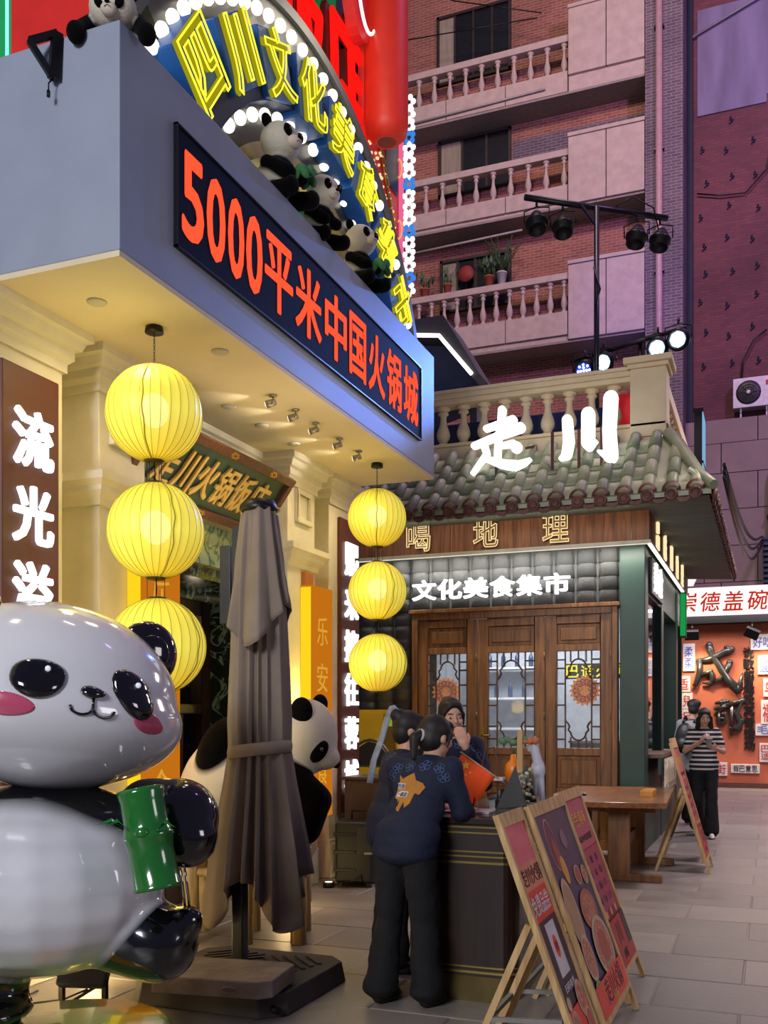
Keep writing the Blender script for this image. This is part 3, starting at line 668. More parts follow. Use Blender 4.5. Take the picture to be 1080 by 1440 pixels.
for i, (xx, yy, w, d, h, c, nm, lab) in enumerate([(-4.1, 12.9, .7, .5, .95, '#c9ced4', 'serving_table', 'pale serving table behind the left door pane'), (-2.9, 12.6, .8, .5, 1.02, '#202225', 'cooking_range', 'black cooking range inside, behind the middle door pane'), (-2.1, 12.8, .6, .5, 1.2, '#2a3c3a', 'drinks_fridge', 'dark green cooler inside, behind the right door pane')]):
    t = thing(nm, lab, 'furniture', (xx, yy, .02)); mm_ = mat(nm, c, .35)
    MB().box(xx-w/2, xx+w/2, yy-d/2, yy+d/2, .1, h).build('body', mm_, t, world=True, bevel=.01); MB().box(xx-w/2-.02, xx+w/2+.02, yy-d/2-.02, yy+d/2+.02, h, h+.03).build('top', mat('steel', '#9aa0a6', .25, .9), t, world=True)
    for a in (-1, 1):
        for b in (-1, 1): MB().box(xx+a*(w/2-.04)-.02, xx+a*(w/2-.04)+.02, yy+b*(d/2-.04)-.02, yy+b*(d/2-.04)+.02, .02, .1).build('leg', M_black, t, world=True)
t = thing('lit_inner_sign', 'small yellow lit sign inside, seen through the right door pane', 'sign', (-2.3, 14.0, 2.2))
MB().box(-2.75, -1.85, 14.0, 14.03, 2.08, 2.3).build('board', M_black, t, world=True)
for i, ch in enumerate('巴适火锅'): letters(MB(), ch, (-2.64+.21*i, 13.99, 2.19), (1, 0, 0), (0, 0, 1), .17, .17, .015, .01).build('character', M_yel, t, world=True)

# roof: slope tiles, caps and drip tiles
zE, zT, yE, yT, xE, xT = 3.86, 4.66, 10.5, 11.36, -.57, -1.07
roof = MB()
roof.add([(-5.2, yE, zE), (xE, yE, zE), (xE, 17, zE), (xT, 17, zT), (xT, yT, zT), (-5.2, yT, zT), (-5.2, yE, zE-.05), (xE, yE, zE-.05), (xE, 17, zE-.05)],
         [(0, 1, 4, 5), (1, 2, 3, 4), (0, 6, 7, 1), (1, 7, 8, 2)])
roof.box(-5.2, xT, yT, 17, 4.55, 4.66)
rf = roof.build('roof_slope', M_rtile, kio, world=True)
MB().add([(-5.2, yE+.02, 3.80), (xE-.02, yE+.02, 3.80), (xE-.02, 17, 3.80), (-1.3, 17, 3.84), (-1.3, 11.22, 3.84), (-5.2, 11.22, 3.84)], [(0, 1, 4, 5), (1, 2, 3, 4)]).build('eave_soffit', M_sof, kio, world=True)
def tmesh(L_, r0, r1, name):
    m = MB(); vs = []; n = 8
    for yy, rr in ((0, r0), (L_, r1)):
        for i in range(n+1): a = math.pi*i/n; vs.append((rr*math.cos(a), yy, rr*math.sin(a)*.95))
    m.add(vs, [(i, i+1, n+2+i, n+1+i) for i in range(n)], True)
    m.add(vs[:n+1], [tuple(range(n+1))]); me = m.mesh(name); me.materials.append(M_rtile); return me
ct = tmesh(.34, .072, .062, 'cover_tile')
m = MB(); m.lathe([(0, -.02), (.06, -.02), (.066, 0), (.066, .03), (.045, .03), (.04, .022), (.012, .022), (0, .03)], (0, 0, 0), 16); ecm = m.mesh('eave_cap'); ecm.materials.append(M_cap)
m = MB(); vs = []
for i in range(9):
    a = math.pi+math.pi*i/8; vs.append((.075*math.cos(a), 0, .03+.07*math.sin(a)))
vs += [(x_, .03, z_) for x_, y_, z_ in vs]; top = [(.075*math.cos(math.pi+math.pi*i/8), 0, .03+.02*math.sin(math.pi+math.pi*i/8)) for i in range(9)]; top += [(x_, .03, z_) for x_, y_, z_ in top]
m.add(vs+top, [(i, i+1, 18+i+1, 18+i) for i in range(8)]+[(9+i, 27+i, 28+i, 10+i) for i in range(8)]+[(i, 9+i, 10+i, i+1) for i in range(8)]+[(18+i, 19+i, 28+i, 27+i) for i in range(8)])
drm = m.mesh('drip_tile'); drm.materials.append(M_cap)
m = MB(); m.lathe([(0, 0), (.092, 0), (.098, .012), (.09, .05), (.07, .08)], (0, 0, 0), 14, fn=lambda r, z, a: (r*math.cos(a), -.0+z, max(0, r*math.sin(a)))); hoodm = m.mesh('eave_hood'); hoodm.materials.append(M_cap)
sl = Vector((0, yT-yE, zT-zE)); Lr = sl.length; su = sl.normalized(); ang = math.atan2(zT-zE, yT-yE)
def row(base, rz, frac):
    """one cover-tile row climbing from an eave point; rz turns it about the vertical"""
    Rz = Matrix.Rotation(rz, 4, 'Z'); d = Rz@su; nml = (Rz@Vector((0, -math.sin(ang), math.cos(ang))))
    k = 0; s = 0
    while s < Lr*frac-.12:
        o = link('cover_tile', ct, None, rf, True, tuple(Vector(base)+d*s+nml*(.012+.004*(k % 2))))
        o.rotation_euler = (Rz@Matrix.Rotation(ang+R(-1.5), 4, 'X')).to_euler(); o.rotation_euler.z += random.uniform(-.02, .02); s += .31; k += 1
    o = link('eave_cap', ecm, None, rf, True, tuple(Vector(base)+Vector((0, 0, -.035))-(Rz@Vector((0, .025, 0))))); o.rotation_euler = (Rz@Matrix.Rotation(R(90)+random.uniform(-.1, .1), 4, 'X')).to_euler()
    h = link('eave_hood', hoodm, None, rf, True, tuple(Vector(base)+Vector((0, 0, .015))-(Rz@Vector((0, .03, 0))))); h.rotation_euler = Rz.to_euler()
x = -.72
while x > -5.1:
    fr = min(1, (xE-x)/(xE-xT)) if x > xT else 1
    row((x, yE, zE), 0, fr)
    o = link('drip_tile', drm, None, rf, True, (x-.12, yE-.03, zE-.08)); o.rotation_euler = (R(random.uniform(-8, 8)), 0, 0); x -= .24
y = 10.66
while y < 16.9:
    fr = min(1, (y-yE)/(yT-yE)) if y < yT else 1
    row((xE, y, zE), math.pi/2, fr*.62)
    o = link('drip_tile', drm, None, rf, True, (xE+.03, y+.12, zE-.08)); o.rotation_euler = (0, 0, math.pi/2); y += .24
pt = MB(); vs = []
for yy, zz in ((0, .016), (.30, .002)):
    for i in range(7): a = math.pi+math.pi*i/6; vs.append((.085*math.cos(a), yy, zz+.02+.022*math.sin(a)))
vs += [(a, b, c-.014) for a, b, c in vs]
pt.add(vs, [(i, i+1, 8+i, 7+i) for i in range(6)]+[(14+i, 21+i, 22+i, 15+i) for i in range(6)]+[(i, 14+i, 15+i, i+1) for i in range(6)], True); ptm = pt.mesh('pan_tile'); ptm.materials.append(M_rtile)
x = -.84
while x > -5.1:
    for k in range(4):
        if x < xT-.02 or k == 0:
            o = link('pan_tile', ptm, None, rf, True, tuple(Vector((x, yE, zE+.004))+su*(.285*k))); o.rotation_euler = (ang, 0, random.uniform(-.03, .03))
    x -= .24
MB().tube([(xE+.03, yE-.03, zE+.03), (xE-.12, yE+.2, zE+.2), (xT+.12, yT-.2, zT-.12), (xT, yT, zT+.05)], [.05, .06, .065, .07], 10).build('hip_ridge', M_rtile, rf, world=True)
m = MB()
for k in range(26):
    c = Vector((random.uniform(-5, xE), yE-.03, zE-.06))
    m.tube([c, c+Vector((random.uniform(-.06, .06), -.02, random.uniform(-.08, .02))), c+Vector((random.uniform(-.1, .1), -.03, random.uniform(-.16, 0)))], .002, 3)
m = m.build('dry_vine', mat('vine', '#6b4a38', .9), rf, world=True); tag(m, kind='stuff')

# terrace balustrade
par = MB(); par.box(-5.2, -1.1, 11.45, 11.75, 4.66, 4.84); par.box(-5.2, -1.08, 11.42, 11.78, 4.84, 4.88); kp(par, 'parapet_base', M_cream, .008)
kp(MB().box(-1.4, -1.1, 11.78, 16.6, 4.66, 4.88), 'parapet_base', M_cream, .008)
ra = MB(); ra.box(-5.2, -1.48, 11.47, 11.73, 5.38, 5.44); ra.box(-5.2, -1.48, 11.44, 11.76, 5.44, 5.50); ra.box(-5.2, -1.48, 11.42, 11.78, 5.50, 5.54); kp(ra, 'handrail', M_cream, .008)
ra = MB(); ra.box(-1.38, -1.14, 11.9, 16.6, 5.38, 5.54); kp(ra, 'handrail', M_cream, .008)
pl = MB(); pl.box(-1.50, -1.10, 11.42, 11.82, 4.72, 5.50); pl.box(-1.53, -1.07, 11.39, 11.85, 5.50, 5.55); pl.box(-1.57, -1.03, 11.35, 11.89, 5.55, 5.62); kp(pl, 'corner_pillar', M_cream, .01)
def baluster_mesh(h, r, name='baluster', mt=None):
    p = [(.0, 0), (1.0, 0), (1.0, .06), (.75, .08), (.55, .12), (.62, .15), (.95, .24), (1.0, .33), (.85, .43), (.5, .58), (.42, .72), (.48, .8), (.75, .82), (.75, .86), (.55, .88), (.6, .92), (1.0, .94), (1.0, 1.0), (0, 1.0)]
    m = MB().lathe([(a*r, b*h) for a, b in p], (0, 0, 0), 14); me = m.mesh(name); me.materials.append(mt or M_cream); return me
bme = baluster_mesh(.50, .085)
for i in range(14): link('baluster', bme, None, kio, True, (-1.70-.262*i, 11.6, 4.88))
for i in range(17): link('baluster', bme, None, kio, True, (-1.26, 12.1+.262*i, 4.88))
kp(MB().box(-5.2, -1.2, 12.6, 16.5, 4.60, 4.7), 'terrace_floor', M_sof)
bd = thing('terrace_banner', 'dark blue banner with red edge standing behind the terrace balustrade', 'banner', (-3.0, 12.2, 4.7))
MB().box(-4.9, -1.75, 12.2, 12.24, 4.75, 5.35).build('cloth', mat('banner_blue', '#16244f', .7, vary=.35, scale=2), bd, world=True)
MB().box(-1.72, -1.55, 12.0, 12.04, 4.9, 5.42).build('red_edge', mat('banner_red', '#d8202c', .6, emit=.25), bd, world=True)
for xx in (-4.9, -3.3, -1.78): MB().tube([(xx, 12.25, 4.7), (xx, 12.25, 5.36)], .015, 6).build('pole', M_black, bd, world=True)
# big white characters on a steel frame
bs = thing('terrace_sign', 'big glowing white characters 走川 standing on the tiled roof edge', 'sign', (-2.4, 10.95, 4.3))
zou = [[(558, 20, 15), (552, 120, 13)], [(498, 92, 12), (598, 68, 17)], [(452, 160, 13), (540, 130, 15), (626, 104, 20)], [(545, 120, 13), (540, 225, 13)], [(550, 172, 10), (600, 168, 14), (612, 185, 22)],
       [(490, 165, 14), (500, 200, 12), (446, 276, 8)], [(492, 218, 10), (560, 250, 18), (620, 264, 20), (662, 242, 6)]]
chuan = [[(802, 60, 20), (808, 150, 22), (800, 200, 20), (778, 214, 9)], [(884, 45, 26), (884, 160, 26)], [(890, 172, 22), (916, 160, 6)], [(972, -8, 28), (966, 120, 26), (972, 224, 28)], [(968, 226, 22), (924, 200, 5)]]
brush(MB(), zou, lambda a: -3.252+(a-435)*.732/235, lambda b: 5.08-(b-10)*.745/275, 10.9, .07, .0029).build('character', M_white, bs, world=True)
brush(MB(), chuan, lambda a: -2.217+(a-768)*.65/230, lambda b: 5.115-(b+35)*.8/290, 10.9, .07, .0028).build('character', M_white, bs, world=True)
M_rs = mat('red_steel', '#4a1a1a', .5, .4); m = MB()
m.bar((-3.0, 10.98, 4.3), (-1.55, 10.98, 4.3), .035); m.bar((-3.0, 11.06, 4.22), (-1.55, 11.06, 4.22), .03)
for xx in (-2.95, -2.3, -2.0, -1.75): m.bar((xx, 10.98, 4.12), (xx, 10.98, 4.75), .03)
for xx in (-2.6, -1.9): m.bar((xx, 10.98, 4.6), (xx, 11.45, 4.75), .025)
m.build('steel_frame', M_rs, bs, world=True)
# lettering on the kiosk
fs = thing('fascia_lettering', 'gold outlined characters 喝地理 on the brown plank fascia', 'sign', (-3.1, 11.19, 3.7))
M_go = glow('gold_outline', '#f6dca8', 1.2)
for ch, xx in zip('喝地理', (-3.97, -3.13, -2.30)):
    letters(MB(), ch, (xx, 11.185, 3.70), (1, 0, 0), (0, 0, 1), .3, .33, .012, .02).build('character', mat('gold_face', '#7c6226', .4, .5, vary=.3, scale=12), fs, world=True)
    letters(MB(), ch, (xx, 11.155, 3.70), (1, 0, 0), (0, 0, 1), .31, .34, .012, .02, tube=.014).build('outline', M_go, fs, world=True)
fs = thing('door_lettering', 'glowing white characters 文化美食集市 over the kiosk doors', 'sign', (-3.1, 11.3, 3.07))
for i, ch in enumerate('文化美食集市'):
    letters(MB(), ch, (-3.93+.325*i, 11.27, 3.075+.0*i), (1, 0, 0), (0, 0, 1), .29, .235, .03, .03).build('character', M_white, fs, world=True)
for xx in (-4.0, -2.2): MB().bar((xx, 11.3, 3.07), (xx, 11.4, 3.07), .02).build('fixing', M_black, fs, world=True)
ss = thing('side_sign', 'black sign box with white raised characters above the kiosk side window', 'sign', (-1.3, 12.2, 3.15))
MB().box(-1.33, -1.29, 11.75, 13.0, 2.98, 3.4).build('box', M_black, ss, world=True)
for i, ch in enumerate('美食'): letters(MB(), ch, (-1.29, 12.05+.5*i, 3.19), (0, 1, 0), (0, 0, 1), .26, .34, .012, .03).build('character', M_white, ss, world=True)
ss = thing('side_lettering', 'row of gold raised characters on the planks under the right eave', 'sign', (-1.25, 13.5, 3.66))
for i, ch in enumerate('品味川地理'): letters(MB(), ch, (-1.255, 11.9+.85*i, 3.66), (0, 1, 0), (0, 0, 1), .15, .32, .01, .03).build('character', M_go, ss, world=True)
gs = thing('green_sign', 'narrow glowing green sign hanging at the far kiosk post', 'sign', (-1.2, 15.6, 3.0))
MB().box(-1.30, -1.20, 15.55, 15.62, 2.75, 3.45).build('case', M_green, gs, world=True); MB().box(-1.29, -1.21, 15.54, 15.55, 2.78, 3.42).build('face', glow('sign_green', '#1fae55', .7), gs, world=True)
# skewer packets hanging from the side counter
sk = None
for i in range(9):
    y = 11.85+.13*i
    if sk is None:
        sk = MB(); sk.box(-.012, .012, -.03, .03, -.36, 0); sk.lathe([(0, -.38), (.012, -.37), (.014, -.02), (0, -.01)], (.015, .02, 0), 8); sk = sk.mesh('packet'); sk.materials.append(mat('packet_paper', '#d8c9ae', .6, vary=.4, scale=20))
    o = link('snack_packet', sk, None, None, loc=(-1.15, y, 1.04)); o.rotation_euler = (random.uniform(-.1, .1), random.uniform(-.08, .08), random.uniform(-.4, .4))
    tag(o, 'pale snack packet hanging from the kiosk side counter, %s from the near end' % ('first', 'second', 'third', 'fourth', 'fifth', 'sixth', 'seventh', 'eighth', 'ninth')[i], 'packet', 'snack packets along the side counter')
# ------------------------------------------------------------------ tall brick building behind, with balconies
apt = thing('apartment_building', 'tall reddish brick building with stone balconies rising behind the kiosk', 'building', (-6, 25, 0))
M_brick = brick_mat('brick_red', '#a0604a', '#8a4c3c', '#a08878', .24, .075)
M_brickd = brick_mat('brick_dark', '#5a4a52', '#6e5a5e', '#8a8288', .24, .075)
M_brickp = brick_mat('brick_purple', '#7a3f44', '#6a3640', '#5a4048', .24, .075)
M_stone = mat('balcony_stone', '#b3a093', .75, vary=.1, scale=5, bump=.4, bscale=14)
M_stoned = mat('cladding_stone', '#84706e', .75, vary=.1, scale=2, bump=.2, bscale=20)
def ap(mb, name, m, parent=None, bevel=0): return mb.build(name, m, parent or apt, world=True, bevel=bevel)
ap(MB().box(-14, -2.9, 25.75, 27, 0, 24), 'brick_wall', M_brick)
ap(MB().box(-2.9, -2.0, 24.9, 27, 0, 24), 'brick_pier', M_brickd)
ap(MB().box(-2.0, 9, 26.2, 27, 8.95, 24), 'side_brick_wall', M_brickp)
ap(MB().box(-2.0, -1.86, 26.0, 26.25, 8.95, 24), 'gap_shade', mat('shade_dark', '#1c2130', .7))  # solid strip whose dark colour stands in for the shaded gap
ap(MB().tube([(-2.56, 24.82, .2), (-2.56, 24.82, 24)], .085, 10), 'rain_pipe', mat('pipe_pink', '#b08a8c', .5))
for z in (9.5, 12.5, 15.5, 18.5): ap(MB().box(-2.68, -2.44, 24.78, 24.9, z, z+.05), 'pipe_clamp', M_black)
ap(MB().box(-1.75, -.1, 26.16, 26.2, 16.9, 19.6), 'plaster_patch', mat('plaster', '#756c88', .8, vary=.25, scale=1.2, stretch=(2, 1, .4)))
ap(MB().box(-.1, 2.5, 26.16, 26.2, 17.1, 21), 'plaster_patch', mat('plaster', '#756c88', .8, vary=.25, scale=1.2))
# stone cladding panels at the foot of the side wall
for j in range(6):
    for i in range(7):
        zz = [4.0, 4.9, 5.8, 6.7, 7.6, 8.35][j]; z1 = [4.9, 5.8, 6.7, 7.6, 8.35, 8.95][j]; x0 = -2.4+i*1.25-(.4 if j % 2 else 0)
        ap(MB().box(x0+.012, x0+1.238, 25.6+(.02 if j == 5 else 0), 26.2, zz+.01, z1-.01), 'cladding_panel', M_stoned)
ap(MB().box(-2.9, 9, 25.68, 26.3, 0, 8.95), 'cladding_backing', M_joint)
# climbing clamps scattered over the side wall
m = MB()
for k in range(5): a = k*1.257+(.5 if k % 2 else 0); q_ = (.05, .09, .04, .1, .06)[k]; m.bar((0, 0, 0), (q_*math.cos(a), -.02, q_*math.sin(a)), .05, .02)
anc = m.mesh('wall_anchor'); anc.materials.append(mat('anchor_dark', '#20263c', .8))
for i in range(5):
    for j in range(9):
        z = 10.5+j*.78+.1*math.sin(i*3.1+j); x_ = -1.6+i*.62+.08*math.sin(j*2.3+i)
        if z < 16.8: link('wall_anchor', anc, None, apt, True, (x_, 26.19, z))
ap(MB().tube([(.25, 26.1, 17.4), (.1, 26.1, 16.2), (-.1, 26.1, 15.2), (-.6, 26.1, 14.7), (-1.2, 26.1, 14.75), (-1.75, 26.1, 14.9)], .02, 5), 'wall_cable', M_black)
ap(MB().tube([(-1.9, 26.1, 18.9), (.0, 26.08, 19.6), (2.5, 26.1, 20.1)], .035, 5), 'wall_pipe', mat('pipe_grey', '#8a8390', .6))
def baluster_row(zb, h, xs):
    me = baluster_mesh(h, .085, 'baluster', M_stone)
    for x_ in xs: link('baluster', me, None, apt, True, (x_, 25.1, zb))
def balcony(zr, hb, pitch, zband, n, pan0, pan1):
    """zr rail top, hb baluster height, zband bottom of the slab band"""
    zb = zr-.17-hb
    ap(MB().box(-10.5, -4.83, 24.98, 25.24, zr-.17, zr), 'coping', M_stone, bevel=.01)
    baluster_row(zb, hb, [-4.95-pitch*i for i in range(n)])
    x_ = -4.83; k = 0
    while x_ > -10.4:
        ap(MB().box(x_-1.62, x_-.012, 24.94, 25.3, zband, zb), 'band_panel', M_stone); x_ -= 1.632; k += 1
    ap(MB().box(-10.5, -2.92, 24.96, 25.76, min(zband, pan0)-.06, min(zband, pan0)), 'balcony_soffit', mat('soffit_grey', '#8c8078', .8))
    for a, b in ((-4.81, -3.87), (-3.85, -2.92)):
        ap(MB().box(a, b, 24.9, 25.3, pan0, pan1), 'solid_panel', M_stone, bevel=.01)
        ap(MB().box(a-.01, b+.01, 24.86, 25.34, pan1, pan1+.09), 'panel_coping', M_stone)
    if pan0 > zband: ap(MB().box(-4.81, -2.92, 24.98, 25.7, zband, pan0), 'band_panel', M_stone)
    else: ap(MB().box(-10.5, -4.84, 25.0, 25.7, pan0, zband), 'band_panel', M_stone)
balcony(19.03, .78, .44, 17.55, 11, 17.95, 19.62)
balcony(16.12, .78, .47, 14.75, 10, 14.65, 16.35)
balcony(12.95, .84, .36, 11.35, 14, 11.2, 13.1)
M_frame = mat('window_frame_dark', '#2a211e', .5); M_curt = mat('curtain', '#8c8470', .9, vary=.15, scale=6, stretch=(3, 1, .3)); M_dark = mat('room_dark', '#181a1c', .3, vary=.2)
def window(x0, x1, z0, z1, n):
    w = MB()
    for a, b, c, d in ((x0, x1, z1-.07, z1), (x0, x1, z0, z0+.07), (x0, x0+.07, z0, z1), (x1-.07, x1, z0, z1)): w.box(a, b, 25.66, 25.78, c, d)
    for i in range(1, n): xx = x0+(x1-x0)*i/n; w.box(xx-.03, xx+.03, 25.68, 25.76, z0, z1)
    w = ap(w, 'window', M_frame)
    for i in range(n):
        a, b = x0+(x1-x0)*i/n, x0+(x1-x0)*(i+1)/n
        MB().box(a+.03, b-.03, 25.73, 25.745, z0+.05, z1-.05).build('pane', M_curt if i in (0,) else M_dark, w, world=True)
window(-8.55, -6.5, 15.9, 17.45, 3); window(-8.6, -6.5, 19.0, 20.9, 4); window(-8.5, -6.5, 12.7, 14.15, 4)
for z, xa in ((14.2, -6.0), (17.72, -5.4)): ap(MB().tube([(-9.5, 24.9, z-.1), (xa, 24.9, z)], .03, 5), 'awning_rail', mat('rail_pale', '#a0968c', .5))
for a, b in (((-9.5, 24.8, 19.9), (-5.6, 24.9, 19.6)), ((-7.9, 24.8, 20.6), (-5.5, 24.9, 19.7))): ap(MB().tube([a, b], .015, 4), 'clothes_line', M_black)
ap(MB().box(-6.45, -3.0, 25.72, 25.76, 16.3, 17.05), 'repair_patch', M_brickd)
# flower pots on the lowest balcony
M_terra = mat('terracotta', '#a8583a', .8); M_leaf = mat('leaf_green', '#3f5a34', .7, vary=.3, scale=20); M_potw = mat('pot_white', '#c8c4bc', .5)
for i, (xx, r, h, mp_, lf, lab) in enumerate([(-8.75, .13, .2, M_terra, 16, 'terracotta pot with sparse leafy shrub, leftmost on the balcony coping'), (-8.1, .12, .22, M_terra, 8, 'small terracotta pot with short seedling, second from the left on the coping'),
        (-6.95, .13, .25, M_terra, 40, 'terracotta pot with bushy plant beside the white pot on the coping'), (-6.6, .13, .3, M_potw, 34, 'white pot with tall grassy plant on the balcony coping')]):
    t = thing('potted_plant', lab, 'plant', (xx, 25.1, 12.95))
    MB().lathe([(0, 0), (r*.7, 0), (r, h), (r*1.08, h), (r*1.08, h+.03), (r*.9, h+.03), (r*.85, h-.02), (0, h-.02)], (0, 0, 0), 16).build('pot', mp_, t)
    m = MB(); s_ = MB()
    for k in range(lf):
        a = random.uniform(0, 6.28); L_ = random.uniform(.25, .5) if i < 3 else random.uniform(.6, 1.0); e = Vector((math.cos(a)*L_*.6, math.sin(a)*L_*.6, h+L_*.8))
        s_.tube([(0, 0, h-.02), (e.x*.3, e.y*.3, h+L_*.5), tuple(e)], .006, 3)
        n_ = Vector((-math.sin(a), math.cos(a), 0))*.05 if i < 3 else Vector((-math.sin(a), math.cos(a), 0))*.02
        p0 = e*.5+Vector((0, 0, h*.5)) if i == 3 else e-Vector((0, 0, .06)); m.add([p0-n_, e+Vector((0, 0, .1)), p0+n_, p0-Vector((0, 0, .08))], [(0, 1, 2), (0, 2, 3)])
    s_.build('stems', M_leaf, t); m = m.build('foliage', M_leaf, t); tag(m, kind='stuff')
t = thing('red_fan', 'round red paddle leaning in the dark window behind the pots', 'fan', (-7.7, 25.5, 12.7)); MB().lathe([(0, 0), (.22, 0), (.22, .02), (0, .02)], (-7.7, 25.5, 13.6), 20, M=Matrix.Rotation(R(90), 4, 'X')).build('disc', mat('fan_red', '#8c3028', .7), t, world=True)
MB().tube([(-7.7, 25.5, 12.75), (-7.7, 25.5, 13.4)], .02, 6).build('handle', M_black, t, world=True)
# air conditioner on the side wall
ac = thing('air_conditioner', 'white outdoor air-conditioning unit bracketed to the purple-lit wall on the right', 'air conditioner', (-.35, 25.9, 9.1))
M_acw = mat('ac_white', '#cfc6cc', .5)
MB().box(-.88, .12, 25.75, 26.12, 9.22, 9.95).build('casing', M_acw, ac, world=True, bevel=.015)
MB().lathe([(0, 0), (.28, 0), (.29, .02), (.26, .03), (0, .012)], (-.52, 25.75, 9.58), 24, M=Matrix.Rotation(R(90), 4, 'X')).build('fan_recess', M_black, ac, world=True)
g = MB()
for r_ in (.07, .13, .19, .25): g.tube([(-.52+r_*math.cos(a), 25.715, 9.58+r_*math.sin(a)) for a in [k*math.pi/12 for k in range(24)]], .005, 4, True)
for k in range(8): a = k*math.pi/4; g.bar((-.52, 25.715, 9.58), (-.52+.27*math.cos(a), 25.715, 9.58+.27*math.sin(a)), .008)
g.build('grille', M_black, ac, world=True); MB().lathe([(0, 0), (.05, 0), (.05, .02), (0, .02)], (-.52, 25.715, 9.58), 14, M=Matrix.Rotation(R(90), 4, 'X')).build('hub', M_acw, ac, world=True)
MB().box(-.12, .06, 25.74, 25.75, 9.72, 9.84).build('badge', mat('badge_red', '#a02028', .5), ac, world=True)
for xx in (-.7, -.1): MB().bar((xx, 25.8, 9.2), (xx, 26.2, 9.2), .04).bar((xx, 25.85, 9.18), (xx, 25.85, 8.9), .035).bar((xx, 26.18, 9.2), (xx, 26.18, 8.6), .035).bar((xx, 25.8, 9.15), (xx, 26.18, 8.65), .03).build('bracket', M_acw, ac, world=True)
MB().tube([(-.7, 26.1, 10.0), (-.66, 26.1, 10.5), (-.4, 26.1, 11.0), (-.1, 26.1, 11.2)], .02, 6).build('hose', M_black, ac, world=True)
# terracotta pipe and cable tray at the right edge
t = thing('rain_downpipe', 'pale pink downpipe with rounded cap at the right edge, above the cable tray', 'pipe', (.0, 25.4, 4.5)); MB().tube([(.05, 25.45, 4.6), (.05, 25.45, 7.3), (.05, 25.6, 7.45)], .13, 12).build('pipe', M_stoned, t, world=True)
for z in (5.2, 6.4): MB().box(-.1, .2, 25.3, 25.6, z, z+.05).build('clamp', M_black, t, world=True)
ct_ = thing('cable_tray', 'dark perforated cable tray standing at the right edge above the lit sign', 'tray', (-.1, 25.2, 4.4)); m = MB(); m.box(-.2, -.17, 25.2, 25.4, 4.4, 5.9); m.box(.1, .13, 25.2, 25.4, 4.4, 5.9)
for k in range(12): m.box(-.17, .1, 25.2, 25.22, 4.4+k*.13, 4.46+k*.13)
m.build('ladder', mat('tray_blue', '#2b2f4a', .5), ct_, world=True); MB().box(-.17, .1, 25.38, 25.4, 4.4, 5.9).build('back', M_black, ct_, world=True)
# dark banner post with a glowing blue face standing in for a reflection at the far corner of the kiosk roof
t = thing('corner_sign_post', 'dark upright sign case with a pale blue reflection painted on one side at the far kiosk roof corner', 'sign', (-.95, 16.2, 4.6))
m = MB(); m.box(-1.12, -1.0, 16.0, 16.7, 4.66, 6.3); m.box(-1.14, -.98, 15.98, 16.72, 6.3, 6.36); m.box(-1.14, -.98, 15.98, 16.72, 5.5, 5.54); m.build('case', M_black, t, world=True)
MB().box(-1.0, -.985, 16.0, 16.6, 4.8, 6.3).build('painted_reflection', glow('reflection_blue', '#8fc4f0', .75), t, world=True)
t = thing('overhead_cables', 'bundle of black cables sagging from the kiosk corner to the cable tray', 'cable', (-.3, 20, 5))
for k in range(3):
    a, b = Vector((-.7, 16.6, 5.6-.1*k)), Vector((-.2, 25.2, 5.9-.08*k)); MB().tube([a.lerp(b, s/10)-Vector((0, 0, (.5+.15*k)*math.sin(math.pi*s/10))) for s in range(11)], .03, 5).build('cable', M_black, t, world=True)

# ------------------------------------------------------------------ orange wall with plates at the end of the lane
ow = thing('orange_wall', 'orange painted wall with mounted plates closing the lane on the right', 'wall', (0, 23.1, 0))
M_or = mat('orange_paint', '#c26a4a', .75, vary=.08, scale=1.5, bump=.1)
MB().box(-4.2, 6, 23.0, 23.4, 0, 3.62).build('wall_face', M_or, ow, world=True); MB().box(-4.2, 6, 22.6, 23.4, 3.62, 3.78).build('canopy_beam', M_black, ow, world=True)
MB().box(-4.2, 6, 22.97, 23.0, 0, .1).build('skirting', mat('skirting', '#5a3a30', .7), ow, world=True)
ls = thing('tea_house_sign', 'long glowing white sign with red characters 崇德盖碗茶 at the end of the lane', 'sign', (0, 22.9, 4.05))
MB().box(-4.0, 5, 22.7, 22.95, 3.78, 4.42).build('light_box', glow('sign_white', '#fff1ee', 1.25), ls, world=True)
M_rc = glow('sign_red', '#d8321e', .85)
for i, ch in enumerate('崇德盖碗茶'): letters(MB(), ch, (-1.74+.49*i, 22.69, 4.1), (1, 0, 0), (0, 0, 1), .40, .42, .012, .005, shear=.12).build('character', M_rc, ls, world=True)
o = MB().prism([(-1.95, 22.5, 4.45), (-1.6, 22.5, 4.45), (-1.35, 22.5, 5.0), (-1.95, 22.5, 4.7)], (0, .1, 0)).build('white_fin', glow('sign_white2', '#fff8f6', 1.0), ls, world=True)
for i, xx in enumerate((-1.62, -.38, 1.2)):
    t = thing('wall_spotlight', ['square black spotlight under the white sign, above the left of 成', 'tilted square black spotlight under the white sign, near the right edge', 'square black spotlight beyond the right edge'][i], 'lamp', (xx, 22.6, 3.5))
    MB().tube([(xx, 22.65, 3.62), (xx, 22.5, 3.5)], .02, 6).build('arm', M_black, t, world=True)
    MB().obox((xx, 22.45, 3.36), (.3, .1, .22), Euler((R(35), R(0 if i == 0 else 25), 0)).to_matrix()).build('head', M_black, t, world=True, bevel=.01)
    spot('wall_spot', (xx+.1, 22.4, 3.12), (xx+.4, 23.0, 1.9), 110, (1, .86, .55), 120, .9, .08)
area('tea_sign_light', (-.2, 22.3, 3.9), (-.2, 22.0, 0), 3.4, 60, (1, .9, .86), .3)
M_met = mat('letter_metal', '#4a4a48', .3, .6, vary=.2, scale=6)
cs = thing('city_name', 'large dark metal brush characters 成都 on the orange wall', 'sign', (-1, 22.95, 2))
